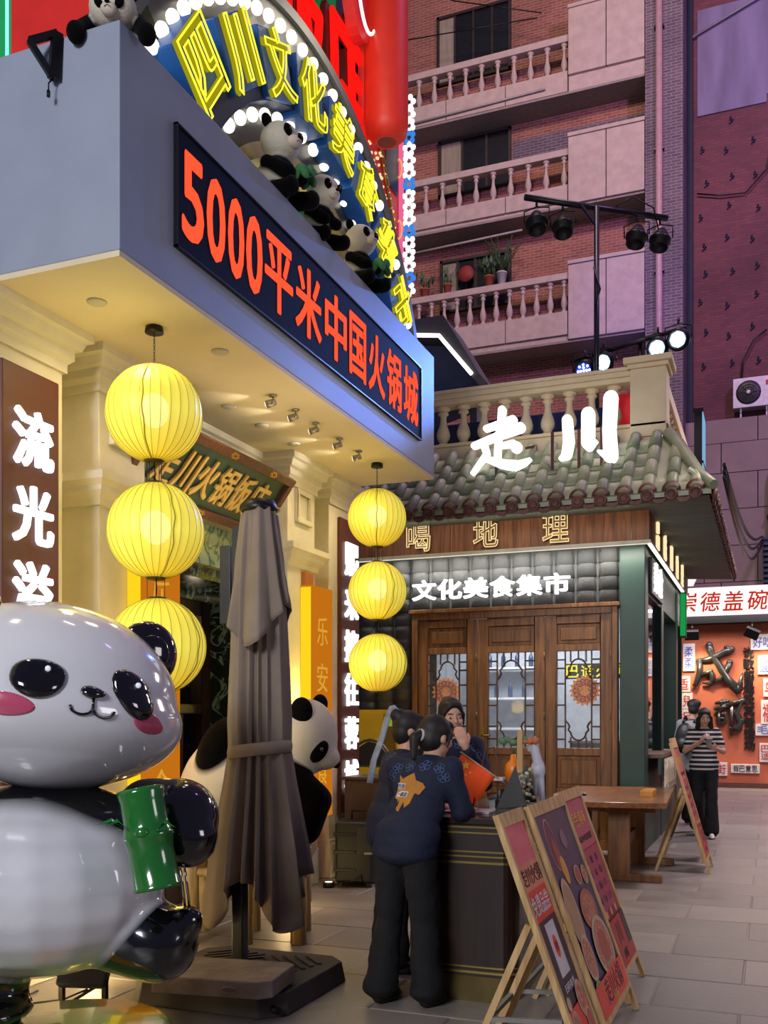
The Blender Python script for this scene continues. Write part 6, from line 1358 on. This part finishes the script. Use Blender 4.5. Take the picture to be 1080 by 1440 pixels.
# ------------------------------------------------------------------ timber table beside the kiosk
tb = thing('timber_table', 'heavy brown timber trestle table in front of the green kiosk post', 'table', (-1.3, 9.9, 0))
P4 = [(-1.95, 8.80), (-.86, 8.95), (-.98, 11.15), (-2.0, 10.95)]
for i in range(5):
    a, b = Vector(P4[0]).lerp(Vector(P4[3]), i/5), Vector(P4[1]).lerp(Vector(P4[2]), i/5); c, d = Vector(P4[0]).lerp(Vector(P4[3]), (i+.996)/5), Vector(P4[1]).lerp(Vector(P4[2]), (i+.996)/5)
    MB().prism([(a.x, a.y, .71), (b.x, b.y, .71), (d.x, d.y, .71), (c.x, c.y, .71)], (0, 0, .05)).build('top_plank', M_table, tb, world=True, bevel=.004)
for y in (9.3, 10.45):
    MB().box(-1.42, -1.22, y-.03, y+.03, .06, .66).build('leg', M_tleg, tb, world=True, bevel=.006); MB().box(-1.75, -.93, y-.04, y+.04, 0, .07).build('foot', M_tleg, tb, world=True, bevel=.006)
    MB().box(-1.85, -.98, y-.035, y+.035, .64, .71).build('bearer', M_tleg, tb, world=True, bevel=.006)
MB().box(-1.345, -1.295, 9.33, 10.42, .28, .38).build('stretcher', M_tleg, tb, world=True, bevel=.006)
MB().box(-1.52, -1.47, 9.0, 9.05, 0, .70).build('thin_leg', M_tleg, tb, world=True)
t = thing('napkin_box', 'small yellow wooden box near the far end of the timber table', 'box', (-1.12, 9.75, .76)); MB().box(-1.17, -1.05, 9.6, 9.95, .76, .82).build('box', mat('box_yellow', '#c9913a', .5), t, world=True, bevel=.005); MB().box(-1.16, -1.06, 9.62, 9.93, .82, .825).build('lid', mat('box_lid', '#b07c2c', .5), t, world=True)
t = thing('black_bag', 'crumpled black plastic bag on the stool under the timber table', 'bag', (-1.75, 9.6, .42))
blob('bag', [el((0, 0, .12), (.14, .12, .12)), el((.06, -.05, .2), (.08, .07, .1)), el((-.07, .03, .2), (.07, .08, .09)), cap((0, 0, .25), .03, (.03, 0, .33), .05)], .012, mat('bag_black', '#101114', .25, vary=.1, bump=1.0, bscale=25), t, 3)
st_ = thing('low_stool', 'low brown wooden stool tucked under the timber table', 'stool', (-1.75, 9.6, 0)); MB().box(-1.93, -1.57, 9.42, 9.78, .38, .42).build('seat', M_tleg, st_, world=True, bevel=.005)
for a in (-1.9, -1.6):
    for b in (9.45, 9.75): MB().box(a-.02, a+.02, b-.02, b+.02, 0, .38).build('leg', M_tleg, st_, world=True)
m = MB(); m.box(-1.88, -1.62, 9.44, 9.46, .2, .23); m.build('rail', M_tleg, st_, world=True)

# ------------------------------------------------------------------ speaker, cabinet, yellow locker, chair left of the kiosk
sk_ = thing('trolley_speaker', 'black wheeled trolley loudspeaker standing before the kiosk wall', 'speaker', (-3.50, 8.18, 0)); sk_.rotation_euler = (0, 0, R(12))
MB().box(-.17, .17, -.16, .18, .04, .58).build('cabinet', M_blackp, sk_, bevel=.02)
for z in (.14, .30, .46): MB().box(-.185, .02, -.17, -.158, z, z+.03).build('bumper', M_black, sk_, bevel=.004); 
MB().box(-.185, -.17, -.1, .1, .06, .56).build('side_grille', M_black, sk_); MB().box(.03, .16, -.168, -.158, .3, .54).build('grille', mat('grille_grey', '#2a2c2e', .5, vary=.3, scale=90), sk_)
for a in (-.16, .16): MB().lathe([(0, -.02), (.05, -.02), (.05, .02), (0, .02)], (a, .13, .05), 16, M=Matrix.Rotation(R(90), 4, 'Y')).build('wheel', M_black, sk_)
for a in (-.13, .13): MB().box(a-.02, a+.02, -.14, -.1, 0, .04).build('foot', M_black, sk_)
MB().box(.10, .17, -.185, -.165, .30, .32).build('latch', mat('steel', '#9aa0a6', .25, .9), sk_)
MB().tube([(-.08, .15, .58), (-.08, .15, .66), (.08, .15, .66), (.08, .15, .58)], .01, 6).build('pull_handle', M_black, sk_)
lc_ = thing('lectern_cabinet', 'plain dark brown waist-high cabinet behind the trolley loudspeaker', 'cabinet', (-3.48, 8.7, 0))
MB().box(-3.77, -3.20, 8.5, 8.92, 0, .93).build('body', mat('brown_panel', '#38261c', .5), lc_, world=True, bevel=.006); MB().box(-3.80, -3.17, 8.47, 8.95, .93, .96).build('top', mat('brown_panel', '#38261c', .5), lc_, world=True, bevel=.006)
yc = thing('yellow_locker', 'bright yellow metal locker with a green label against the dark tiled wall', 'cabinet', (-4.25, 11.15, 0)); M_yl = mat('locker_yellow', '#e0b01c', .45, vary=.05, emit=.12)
MB().box(-4.68, -4.16, 10.95, 11.3, 0, 1.62).build('body', M_yl, yc, world=True, bevel=.005)
for z0, z1 in ((.05, .78), (.80, 1.58)): MB().box(-4.66, -4.36, 10.935, 10.95, z0, z1).build('door', M_yl, yc, world=True, bevel=.003)
MB().box(-4.34, -4.18, 10.935, 10.95, 1.0, 1.56).build('keypad', mat('locker_dark', '#a8861c', .5, vary=.3, scale=60), yc, world=True); MB().box(-4.33, -4.20, 10.93, 10.935, 1.42, 1.54).build('label', mat('label_green', '#b8d83a', .5, emit=.3), yc, world=True)
MB().tube([(-4.40, 10.93, 1.1), (-4.40, 10.91, 1.12), (-4.40, 10.91, 1.2), (-4.40, 10.93, 1.22)], .006, 6).build('handle', M_black, yc, world=True)
ch_ = thing('metal_chair', 'metal-framed chair with rounded dark back beside the yellow locker', 'chair', (-4.08, 10.1, 0)); M_fr = mat('chair_frame', '#6a5c48', .35, .7)
for dx in (-.2, .2):
    for dy in (-.2, .2): MB().tube([(-4.08+dx, 10.1+dy, 0), (-4.08+dx, 10.1+dy, .46)], .012, 8).build('leg', M_fr, ch_, world=True)
MB().box(-4.30, -3.86, 9.88, 10.32, .45, .5).build('seat', M_black, ch_, world=True, bevel=.012)
pts = [(-4.08+.24*math.cos(a), 9.9, 1.0+.28*math.sin(a)) for a in [k*math.pi/10 for k in range(11)]]
MB().tube([(-3.84, 9.9, .46)]+pts+[(-4.32, 9.9, .46)], .016, 8).build('back_frame', M_fr, ch_, world=True)
MB().prism([(x_+(.02 if x_ < -4.08 else -.02), y_, z_-.02) for x_, y_, z_ in pts], (0, .03, 0)).build('backrest', mat('chair_back', '#2b2624', .3), ch_, world=True)
MB().bar((-4.32, 9.9, .99), (-3.84, 9.9, .99), .02).build('back_rail', M_fr, ch_, world=True)
# pink flowers on a slim stand at the right edge
t = thing('pink_flower_stand', 'pink flower bunch on a slim stand at the right edge before the orange wall', 'flowers', (.15, 17.5, 0)); MB().tube([(.15, 17.5, 0), (.15, 17.5, 1.2)], .03, 8).build('stand', mat('stand_beige', '#c0a894', .6), t, world=True)
MB().lathe([(0, 0), (.16, 0), (.16, .02), (0, .02)], (.15, 17.5, 0), 16).build('foot', mat('stand_beige', '#c0a894', .6), t, world=True); m = MB()
for k in range(34): a = random.uniform(0, 6.28); r = random.uniform(0, .2); m.ell((.15+r*math.cos(a), 17.5+r*math.sin(a)*.6, 1.35+random.uniform(-.16, .2)), (.045, .045, .04), seg=8, rings=5)
m = m.build('blossom', mat('blossom_pink', '#d88a90', .7, vary=.3, scale=20), t, world=True); tag(m, kind='stuff')
# ------------------------------------------------------------------ people
M_skin = mat('skin', '#c99a80', .5, vary=.06, scale=6); M_hair = mat('hair_dark', '#17100e', .6, vary=.3, scale=40, stretch=(1, 1, .1)); M_lip = mat('lips', '#a04a48', .4, vary=0)
M_eye = mat('eye_white', '#d8d4d0', .2, vary=0); M_iris = mat('eye_dark', '#140c0a', .1, vary=0); M_navy = mat('shirt_navy', '#0c1530', .8, vary=.15, scale=12, bump=.3, bscale=60)
M_trs = mat('trousers_black', '#0a0a0e', .85, vary=.2, scale=8, bump=.3, bscale=50); M_shoe = mat('shoe_dark', '#17161a', .5); M_shoew = mat('shoe_white', '#d8d2c8', .5)
def V(*a): return Vector(a)
def hand(wr, tip, pn, curl=.5, sc=1.0, side=1):
    """palm, four unequal bent fingers and a thumb leaving the side of the palm; wr wrist, tip direction, pn palm normal"""
    d = Vector(tip).normalized(); n = Vector(pn); n = (n-d*n.dot(d)).normalized(); s = d.cross(n)*side; P = [cap(wr, .024*sc, wr+d*.03*sc, .026*sc)]
    for k in range(4):
        o = (k-1.5)*.0185*sc; b = wr+d*.078*sc+s*o; P.append(cap(wr+d*.02*sc+s*o*.7, .0135*sc, b, .0115*sc)); L_ = (.062, .074, .070, .054)[k]*sc; cur = b; dd = d.copy()
        for q in range(3):
            ang = curl*(.5, .7, .6)[q]; dd = (dd*math.cos(ang)+n*math.sin(ang)).normalized(); nd = n
            nx = cur+dd*L_*(.45, .32, .25)[q]; P.append(cap(cur, (.0098-.0006*q)*sc, nx, (.0092-.0007*q)*sc)); cur = nx
            n2 = s.cross(dd); 
    tb_ = wr+d*.022*sc-s*.026*sc; t1 = tb_+(d*.7-s*.6+n*.3).normalized()*.034*sc; t2 = t1+(d*.9-s*.1+n*.45).normalized()*.03*sc
    P += [cap(wr+d*.012*sc-s*.012*sc, .016*sc, tb_, .0135*sc), cap(tb_, .0125*sc, t1, .011*sc), cap(t1, .0108*sc, t2, .0092*sc)]
    return P
def person(label, loc, rz, J, hf, grp=None, hair='tail', top=M_navy, trs=M_trs, shoe=M_shoe, sleeve=1.0, flare=.02, hands=None, vox=.0085, hem=.80, face=True):
    """J: joints in local space (facing -Y, x to the figure's left... ); hf: face direction, all in local space"""
    t = thing('person', label, 'person', loc, rz, grp)
    g = lambda k: Vector(J[k])
    H = g('head'); hf = Vector(hf).normalized(); ri = hf.cross(Vector((0, 0, 1))).normalized(); up = ri.cross(hf).normalized(); Mh_ = Matrix((ri, -hf, up)).transposed()
    def hp(x, y, z): return H+Mh_@Vector((x, y, z))
    def hr(e): return Mh_@Euler(e).to_matrix()
    B = [('e', hp(0, .012, .03), Vector((.074, .090, .088)), Mh_), ('e', hp(0, -.012, -.035), Vector((.058, .068, .075)), Mh_), ('e', hp(0, -.050, -.088), Vector((.026, .024, .02)), Mh_),
         ('c', hp(0, -.082, .012), .008, hp(0, -.100, -.022), .012), ('e', hp(0, -.070, -.060), Vector((.024, .012, .010)), Mh_)]
    for s in (-1, 1): B.append(('e', hp(s*.074, .012, -.008), Vector((.010, .018, .028)), Mh_)); B.append(('e', hp(s*.04, -.055, -.02), Vector((.022, .022, .022)), Mh_))
    B += [cap(hp(0, .012, -.06), .046, g('neck'), .05), cap(g('neck'), .052, g('chest'), .09)]
    ch, pe = g('chest'), g('pelvis'); mid = ch.lerp(pe, .5); sx = (g('ls')-g('rs')).normalized(); tu = (ch-pe).normalized(); ty = tu.cross(sx).normalized(); Mt = Matrix((sx, ty, tu)).transposed()
    B += [('e', ch-tu*.03, Vector((.15, .095, .16)), Mt), ('e', mid, Vector((.125, .088, .15)), Mt), ('e', pe, Vector((.155, .105, .12)), Mt)]
    for s, S, E_, W_ in ((1, 'ls', 'le', 'lw'), (-1, 'rs', 're', 'rw')): B += [cap(ch.lerp(g(S), .6), .05, g(S), .048), cap(g(S), .046, g(E_), .036), cap(g(E_), .036, g(W_), .024)]
    for hd in (hands or []): B += hand(g(hd[0]), hd[1], hd[2], hd[3], 1.0, hd[4] if len(hd) > 4 else 1)
    for s, Hh, K, A in ((1, 'lh', 'lk', 'la'), (-1, 'rh', 'rk', 'ra')): B += [cap(g(Hh), .085, g(K), .055), cap(g(K), .053, g(A), .035), cap(g(A)+V(0, 0, -.02), .03, g(A)+V(0, -.10, -.045), .026)]
    blob('body', B, vox, M_skin, t, 1)
    if face:
        for s in (-1, 1):
            e_ = MB().ell(hp(s*.031, -.0745, .004), (.0115, .006, .0055), Mh_, seg=12, rings=8).build('eye', M_eye, t); MB().ell(hp(s*.031, -.0805, .004), (.0058, .003, .0055), Mh_, seg=10, rings=6).build('iris', M_iris, e_)
            MB().tube([hp(s*.014, -.083, .026), hp(s*.03, -.083, .031), hp(s*.048, -.074, .027)], .0028, 5).build('eyebrow', M_hair, t)
        MB().ell(hp(0, -.083, -.052), (.020, .006, .0055), Mh_, seg=12, rings=6).build('lips', M_lip, t)
    # hair
    Hh_ = [('e', hp(0, .024, .040), Vector((.083, .094, .088)), Mh_), ('e', hp(0, .045, -.01), Vector((.076, .068, .080)), Mh_), ('e', hp(0, -.040, .085), Vector((.058, .040, .022)), Mh_)]
    for s in (-1, 1): Hh_ += [('c', hp(s*.03, -.068, .078), .012, hp(s*.068, -.045, .02), .009), ('c', hp(s*.068, -.045, .03), .010, hp(s*.076, -.02, -.05), .007)]
    if hair == 'tail': Hh_ += [('c', hp(0, .10, .0), .028, hp(.0, .15, -.03), .03), ('c', hp(.0, .15, -.03), .03, hp(.01, .14, -.14), .016)]
    if hair == 'bun': Hh_ += [('e', hp(0, .085, .085), Vector((.05, .05, .045)), Mh_)]
    if hair == 'long':
        for s in (-1, 1): Hh_ += [('c', hp(s*.078, -.03, .01), .02, hp(s*.088, -.02, -.12), .028), ('c', hp(s*.088, -.02, -.12), .028, hp(s*.075, -.01, -.22), .018), ('c', hp(s*.05, .06, -.05), .05, hp(s*.05, .07, -.2), .04)]
    if hair == 'cap': Hh_ += [('e', hp(0, .0, .07), Vector((.098, .108, .07)), Mh_), ('e', hp(0, -.10, .055), Vector((.07, .06, .012)), Mh_)]
    blob('hair', Hh_, .009, M_hair, t, 2)
    # top
    C = [('e', ch+tu*.0, Vector((.178, .120, .165)), Mt), ('e', mid, Vector((.160, .118, .17)), Mt), ('e', pe+tu*.04, Vector((.185, .130, .13)), Mt), cap(g('neck')-tu*.045, .062, ch, .11)]
    zl = V(pe.x, pe.y, hem); C += [('e', pe.lerp(zl, f), Vector((.178+.01*f, .128+.01*f, .07)), Matrix.Identity(3)) for f in (0, .2, .4, .6, .8, 1)]
    for S, E_, W_ in (('ls', 'le', 'lw'), ('rs', 're', 'rw')):
        C += [cap(ch.lerp(g(S), .5)+tu*.01, .075, g(S), .070)]
        if sleeve > .9: C += [cap(g(S), .070, g(E_), .058), cap(g(E_), .058, g(E_).lerp(g(W_), .86), .045)]
        else: C += [cap(g(S)-tu*.01, .060, g(S).lerp(g(E_), .62), .058)]
    return t, C, dict(hp=hp, Mh=Mh_, ch=ch, pe=pe, tu=tu, sx=sx, ty=ty, Mt=Mt, g=g)
def finish(t, C, K, J, top, trs, shoe, flare, sleeve_long=True, wrinkle=.009, patch=None):
    g = K['g']
    def post(v): n = noise.noise(v*9)*wrinkle+noise.noise(v*23)*wrinkle*.5; return v+Vector((n, n*.8, 0))
    o = blob('shirt', C, .012, top, t, 3, patch=patch, post=post)
    if sleeve_long: MB().tube([g('neck')+Vector((.062*math.cos(a), .062*math.sin(a)+.004, -.012-.012*math.sin(a)*(-1))) for a in [k*math.pi/8 for k in range(16)]], .014, 8, True).build('collar', top, o)
    T_ = [('e', g('pelvis')-V(0, 0, .02), Vector((.165, .115, .12)), Matrix.Identity(3))]
    for Hh, Kk, A in (('lh', 'lk', 'la'), ('rh', 'rk', 'ra')): T_ += [cap(g(Hh), .095, g(Kk), .075), cap(g(Kk), .072, g(A)+V(0, 0, .02), .055+flare), el(g(A)+V(0, 0, .0), (.055+flare, .06+flare, .05))]
    blob('trousers', T_, .012, trs, t, 3, post=post)
    for A in ('la', 'ra'): blob('shoe', [cap(g(A)+V(0, .02, -.045), .036, g(A)+V(0, -.13, -.05), .032), el(g(A)+V(0, -.07, -.065), (.045, .12, .018))], .009, shoe, t, 2)
    return o
base = dict(pelvis=(0, 0, .90), chest=(0, 0, 1.24), neck=(0, .01, 1.40), head=(0, -.01, 1.53), ls=(.165, .0, 1.33), rs=(-.165, .0, 1.33), le=(.21, .03, 1.06), re=(-.21, .03, 1.06), lw=(.22, -.06, .84), rw=(-.22, -.06, .84),
            lh=(.085, 0, .86), rh=(-.085, 0, .86), lk=(.095, -.01, .48), rk=(-.095, -.01, .48), la=(.10, .0, .085), ra=(-.10, .0, .085))
# floral yoke on the navy shirts
def floral(t, K, side):
    """raised outline flowers printed across the shoulders; side=+1 back, -1 front"""
    mt_ = mat('print_floral', '#4a6290', .8, vary=.3, scale=40)
    for k, (a, b) in enumerate(((-.13, .075), (-.05, .09), (.04, .085), (.12, .07), (.155, .02), (-.16, .02))):
        m = MB(); c = K['ch']+K['sx']*a+K['tu']*(b+.02)
        for q in range(5):
            an = q*1.257; cc = K['sx']*(.018*math.cos(an))+K['tu']*(.018*math.sin(an)); pts = [c+cc+(K['sx']*math.cos(z_)+K['tu']*math.sin(z_))*.013 for z_ in [i*math.pi/4 for i in range(8)]]
            m.tube(pts, .0022, 4, True)
        yield m, c
def project_on(me_obj, root, m, c, dirv, off=.002):
    """press printed shapes onto the shirt surface along dirv (all in the person's local space)"""
    dirv = Vector(dirv).normalized(); out = []
    for v in m.v:
        o = Vector(v)-dirv*.5; ok, p, n, _ = me_obj.ray_cast(o, dirv)
        if ok and (p-Vector(v)).length < .4: out.append(p-dirv*off+Vector(v)*0)
        else: out.append(Vector(v))
    m.v = [tuple(p) for p in out]; return m

# --- woman 1, back to the viewer, leaning on the counter.  Built facing -Y, turned by rz
J1 = dict(base); J1.update(pelvis=(0, .06, .86), chest=(-.01, -.10, 1.16), neck=(-.02, -.17, 1.30), head=(-.03, -.20, 1.40), ls=(.16, -.09, 1.235), rs=(-.17, -.12, 1.24), le=(.22, -.20, 1.02), re=(-.21, -.16, 1.01), lw=(.10, -.40, 1.01), rw=(-.13, -.36, 1.0),
      lh=(.085, .06, .83), rh=(-.085, .06, .83), lk=(.10, .06, .46), rk=(-.095, .03, .46), la=(.13, .10, .085), ra=(-.11, .02, .085))
rz1 = R(180-14)
t, C, K = person('woman in navy floral shirt seen from behind, orange patch on her back, at the counter', (-1.77, 4.87, 0), rz1, J1, (-.35, -1, -.25), hands=[('lw', (-.4, -1, 0), (0, 0, -1), .25), ('rw', (.2, -1, 0), (0, 0, -1), .3, -1)], hem=.80)
shirt1 = finish(t, C, K, J1, M_navy, M_trs, M_shoe, .035)
for m, c in floral(t, K, 1): project_on(shirt1, t, m, c, (0, -1, .0)).build('print_flower', mat('print_floral', '#4a6290', .8), shirt1)
# back patch: ochre map shape with two small labels
mp_pts = [(-.115, .10), (-.07, .075), (-.02, .10), (.03, .12), (.06, .07), (.12, .05), (.14, .02), (.11, -.03), (.07, -.02), (.06, -.09), (.02, -.12), (.0, -.08), (-.03, -.15), (-.06, -.14), (-.07, -.07), (-.11, -.06), (-.10, .02)]
m = MB(); n = len(mp_pts); cen = Vector((0, 0, 0)); vs = []; fs = []
for f in (1, .66, .33):
    for a, b in mp_pts: vs.append((.0-a*f*.66, .3, 1.13+b*f*.74))
vs.append((.0, .3, 1.13)); fs = [(j*n+k, j*n+(k+1) % n, (j+1)*n+(k+1) % n, (j+1)*n+k) for j in range(2) for k in range(n)]+[(2*n+k, 2*n+(k+1) % n, 3*n) for k in range(n)]
m.add(vs, fs); project_on(shirt1, t, m, None, (0, -1, 0), .003); bp1 = solid(m.build('back_patch', mat('patch_ochre', '#b87a2c', .8, vary=.1), shirt1), .002)
for tx, a, b, w in (('巴适', -.07, .025, .08), ('一锅淀', -.04, -.03, .11)):
    m = MB(); m.add([(-(a+w*sx_)*.66, .3, 1.13+(b+.02*sz_)*.74) for sz_ in (-1, 1) for sx_ in [-.5+k/6 for k in range(7)]], [(k, k+1, 8+k, 7+k) for k in range(6)]); project_on(shirt1, t, m, None, (0, -1, 0), .006).build('patch_label', mat('label_white', '#c8ccd4', .7), bp1) if False else project_on(shirt1, t, m, None, (0, -1, 0), .006).build('patch_label', mat('label_white', '#c8ccd4', .7), shirt1)
    m = letters(MB(), tx, (-a*.66, .3, 1.13+b*.74), (-1, 0, 0), (0, 0, 1), w*.6, .022, .015, .001); project_on(shirt1, t, m, None, (0, -1, 0), .009).build('patch_lettering', M_black, shirt1)
MB().tube([K['hp'](.03*math.cos(a), .115, -.01+.03*math.sin(a)) for a in [k*math.pi/5 for k in range(10)]], .008, 6, True).build('hair_tie', mat('hair_tie_grey', '#b8b4b8', .8), t)

# --- woman 2, left, profile, ribbon in her hair
J2 = dict(base); J2.update(chest=(0, -.06, 1.17), neck=(0, -.10, 1.31), head=(0, -.13, 1.43), ls=(.16, -.06, 1.24), rs=(-.165, -.06, 1.24), le=(.20, -.14, 1.06), re=(-.2, -.16, 1.06), lw=(.12, -.34, 1.04), rw=(-.12, -.36, 1.04), pelvis=(0, .02, .88))
rz2 = R(180-52)
t, C, K = person('woman in navy floral shirt with a pale ribbon in her hair, leftmost at the counter', (-2.12, 5.45, 0), rz2, J2, (-.15, -1, -.12), hair='bun', hands=[('lw', (-.2, -1, -.2), (0, 0, -1), .5), ('rw', (.2, -1, -.2), (0, 0, -1), .5, -1)], hem=.80)
s2_ = finish(t, C, K, J2, M_navy, M_trs, M_shoe, .03)
for m, c in floral(t, K, 1): project_on(s2_, t, m, c, (0, -1, 0)).build('print_flower', mat('print_floral', '#4a6290', .8), s2_)
hp = K['hp']; rb = [hp(.03, .10, .13), hp(-.04, .12, .12), hp(-.06, .14, .06), hp(-.05, .16, -.06), hp(-.07, .19, -.20), hp(-.06, .2, -.34)]
m = MB(); vs = []
for i, p in enumerate(rb): w = Vector((.0, .018, .018)) if i < 2 else K['sx']*.024+Vector((0, .012, 0)); vs += [p-w, p+w]
m.add(vs, [(2*i, 2*i+1, 2*i+3, 2*i+2) for i in range(len(rb)-1)], True); solid(m.build('ribbon', mat('ribbon_grey', '#8a94a8', .6, vary=.2, scale=30), t), .004)

# --- woman 3, facing the viewer across the counter, hand at her mouth
J3 = dict(base); J3.update(chest=(0, -.02, 1.24), neck=(0, -.04, 1.39), head=(0, -.07, 1.515), lw=(.055, -.25, 1.33), le=(.20, -.13, 1.10), re=(-.20, -.12, 1.08), rw=(-.1, -.34, 1.03))
rz3 = R(28)
t, C, K = person('woman in navy floral shirt facing the viewer with her hand raised to her mouth', (-1.93, 6.02, 0), rz3, J3, (.12, -1, -.10), hair='bun', hands=[('lw', (-.35, .1, 1), (-.1, 1, .1), .75), ('rw', (.3, -1, 0), (0, 0, -1), .4, -1)])
s3_ = finish(t, C, K, J3, M_navy, M_trs, M_shoe, .03)
for m, c in floral(t, K, -1): project_on(s3_, t, m, c, (0, 1, 0)).build('print_flower', mat('print_floral', '#4a6290', .8), s3_)

# --- walking woman in a striped top with a cup
M_str = mat('stripe', '#15151a', .8, vary=0); nt = M_str.node_tree; N = nt.nodes; L = nt.links; tc = N.new('ShaderNodeTexCoord'); sp_ = N.new('ShaderNodeSeparateXYZ'); L.new(tc.outputs['Object'], sp_.inputs[0])
mu = N.new('ShaderNodeMath'); mu.operation = 'MULTIPLY'; mu.inputs[1].default_value = 17; fr = N.new('ShaderNodeMath'); fr.operation = 'FRACT'; gt = N.new('ShaderNodeMath'); gt.operation = 'GREATER_THAN'; gt.inputs[1].default_value = .58
L.new(sp_.outputs['Z'], mu.inputs[0]); L.new(mu.outputs[0], fr.inputs[0]); L.new(fr.outputs[0], gt.inputs[0]); mx = N.new('ShaderNodeMix'); mx.data_type = 'RGBA'; L.new(gt.outputs[0], mx.inputs[0]); mx.inputs[6].default_value = (*lin('#17161c'), 1); mx.inputs[7].default_value = (*lin('#d6cfc4'), 1); L.new(mx.outputs[2], N['Principled BSDF'].inputs['Base Color'])
J4 = dict(base); J4.update(ls=(.145, 0, 1.33), rs=(-.145, 0, 1.33), head=(0, -.03, 1.525), le=(.23, -.04, 1.09), lw=(.12, -.24, 1.14), re=(-.24, -.06, 1.10), rw=(-.06, -.22, 1.22), lk=(.08, -.12, .48), la=(.07, -.16, .085), rk=(-.09, -.03, .47), ra=(-.07, .22, .12), lh=(.085, -.01, .86))
t, C, K = person('woman walking towards the viewer in a black and white striped t-shirt, eating from a cup', (-.80, 13.2, 0), R(8), J4, (.1, -1, -.28), hair='long', sleeve=.5, hands=[('lw', (-.6, -.5, .2), (0, .6, .6), .9), ('rw', (.35, -.4, .6), (.6, .3, -.3), .8, -1)], hem=.88)
finish(t, C, K, J4, M_str, M_trs, M_shoew, .045, False)
cp = thing('paper_cup', 'clear plastic cup held by the woman in the striped t-shirt', 'cup', (-.80, 13.2, 0), R(8)); MB().lathe([(0, 1.15), (.028, 1.15), (.042, 1.26), (.046, 1.26), (.046, 1.265), (.038, 1.262), (.0, 1.22)], (.03, -.32, 0), 20).build('cup', mat('cup_clear', '#a8b0b0', .15, alpha=.75), cp); MB().tube([(.03, -.32, 1.22), (.0, -.3, 1.33)], .004, 6).build('straw', M_shoew, cp)
MB().lathe([(0, 1.262), (.047, 1.262), (.047, 1.268), (0, 1.268)], (.03, -.32, 0), 20).build('lid', M_shoew, cp)
# --- man behind her in a black cap with a backpack
J5 = dict(base); J5.update(pelvis=(0, 0, .95), chest=(0, .02, 1.34), neck=(0, .0, 1.51), head=(0, -.02, 1.66), ls=(.19, .02, 1.44), rs=(-.19, .02, 1.44), le=(.25, .0, 1.15), re=(-.25, 0, 1.15), lw=(.22, -.2, 1.1), rw=(-.24, -.12, .95), lh=(.09, 0, .92), rh=(-.09, 0, .92), lk=(.1, -.02, .5), rk=(-.1, -.02, .5))
t, C, K = person('man in a black cap and grey shirt, half hidden behind the striped woman', (-1.04, 14.7, 0), R(150), J5, (.5, -1, -.1), hair='cap', hands=[('lw', (0, -1, .1), (0, 0, 1), .8), ('rw', (0, -.3, -1), (1, 0, 0), .5, -1)], vox=.01)
finish(t, C, K, J5, mat('shirt_grey', '#8a8688', .8), M_trs, M_shoe, .03)
bkp = thing('backpack', 'black backpack on the back of the man in the black cap', 'bag', (-1.04, 14.7, 0), R(150)); blob('bag', [el((0, .20, 1.24), (.15, .10, .22)), el((0, .24, 1.14), (.13, .09, .12))], .015, M_blackp, bkp, 3)
for s in (-1, 1): MB().tube([(s*.09, .12, 1.46), (s*.11, .03, 1.54), (s*.12, -.10, 1.42), (s*.13, -.10, 1.2), (s*.12, .1, 1.08)], .018, 6).build('strap', M_blackp, bkp)
rd = thing('leaflet', 'red folded leaflet held out by the man behind the striped woman', 'leaflet', (-1.04, 14.7, 0), R(150)); MB().box(.12, .28, -.36, -.26, 1.12, 1.2).build('leaflet', mat('leaflet_red', '#b02028', .6), rd)
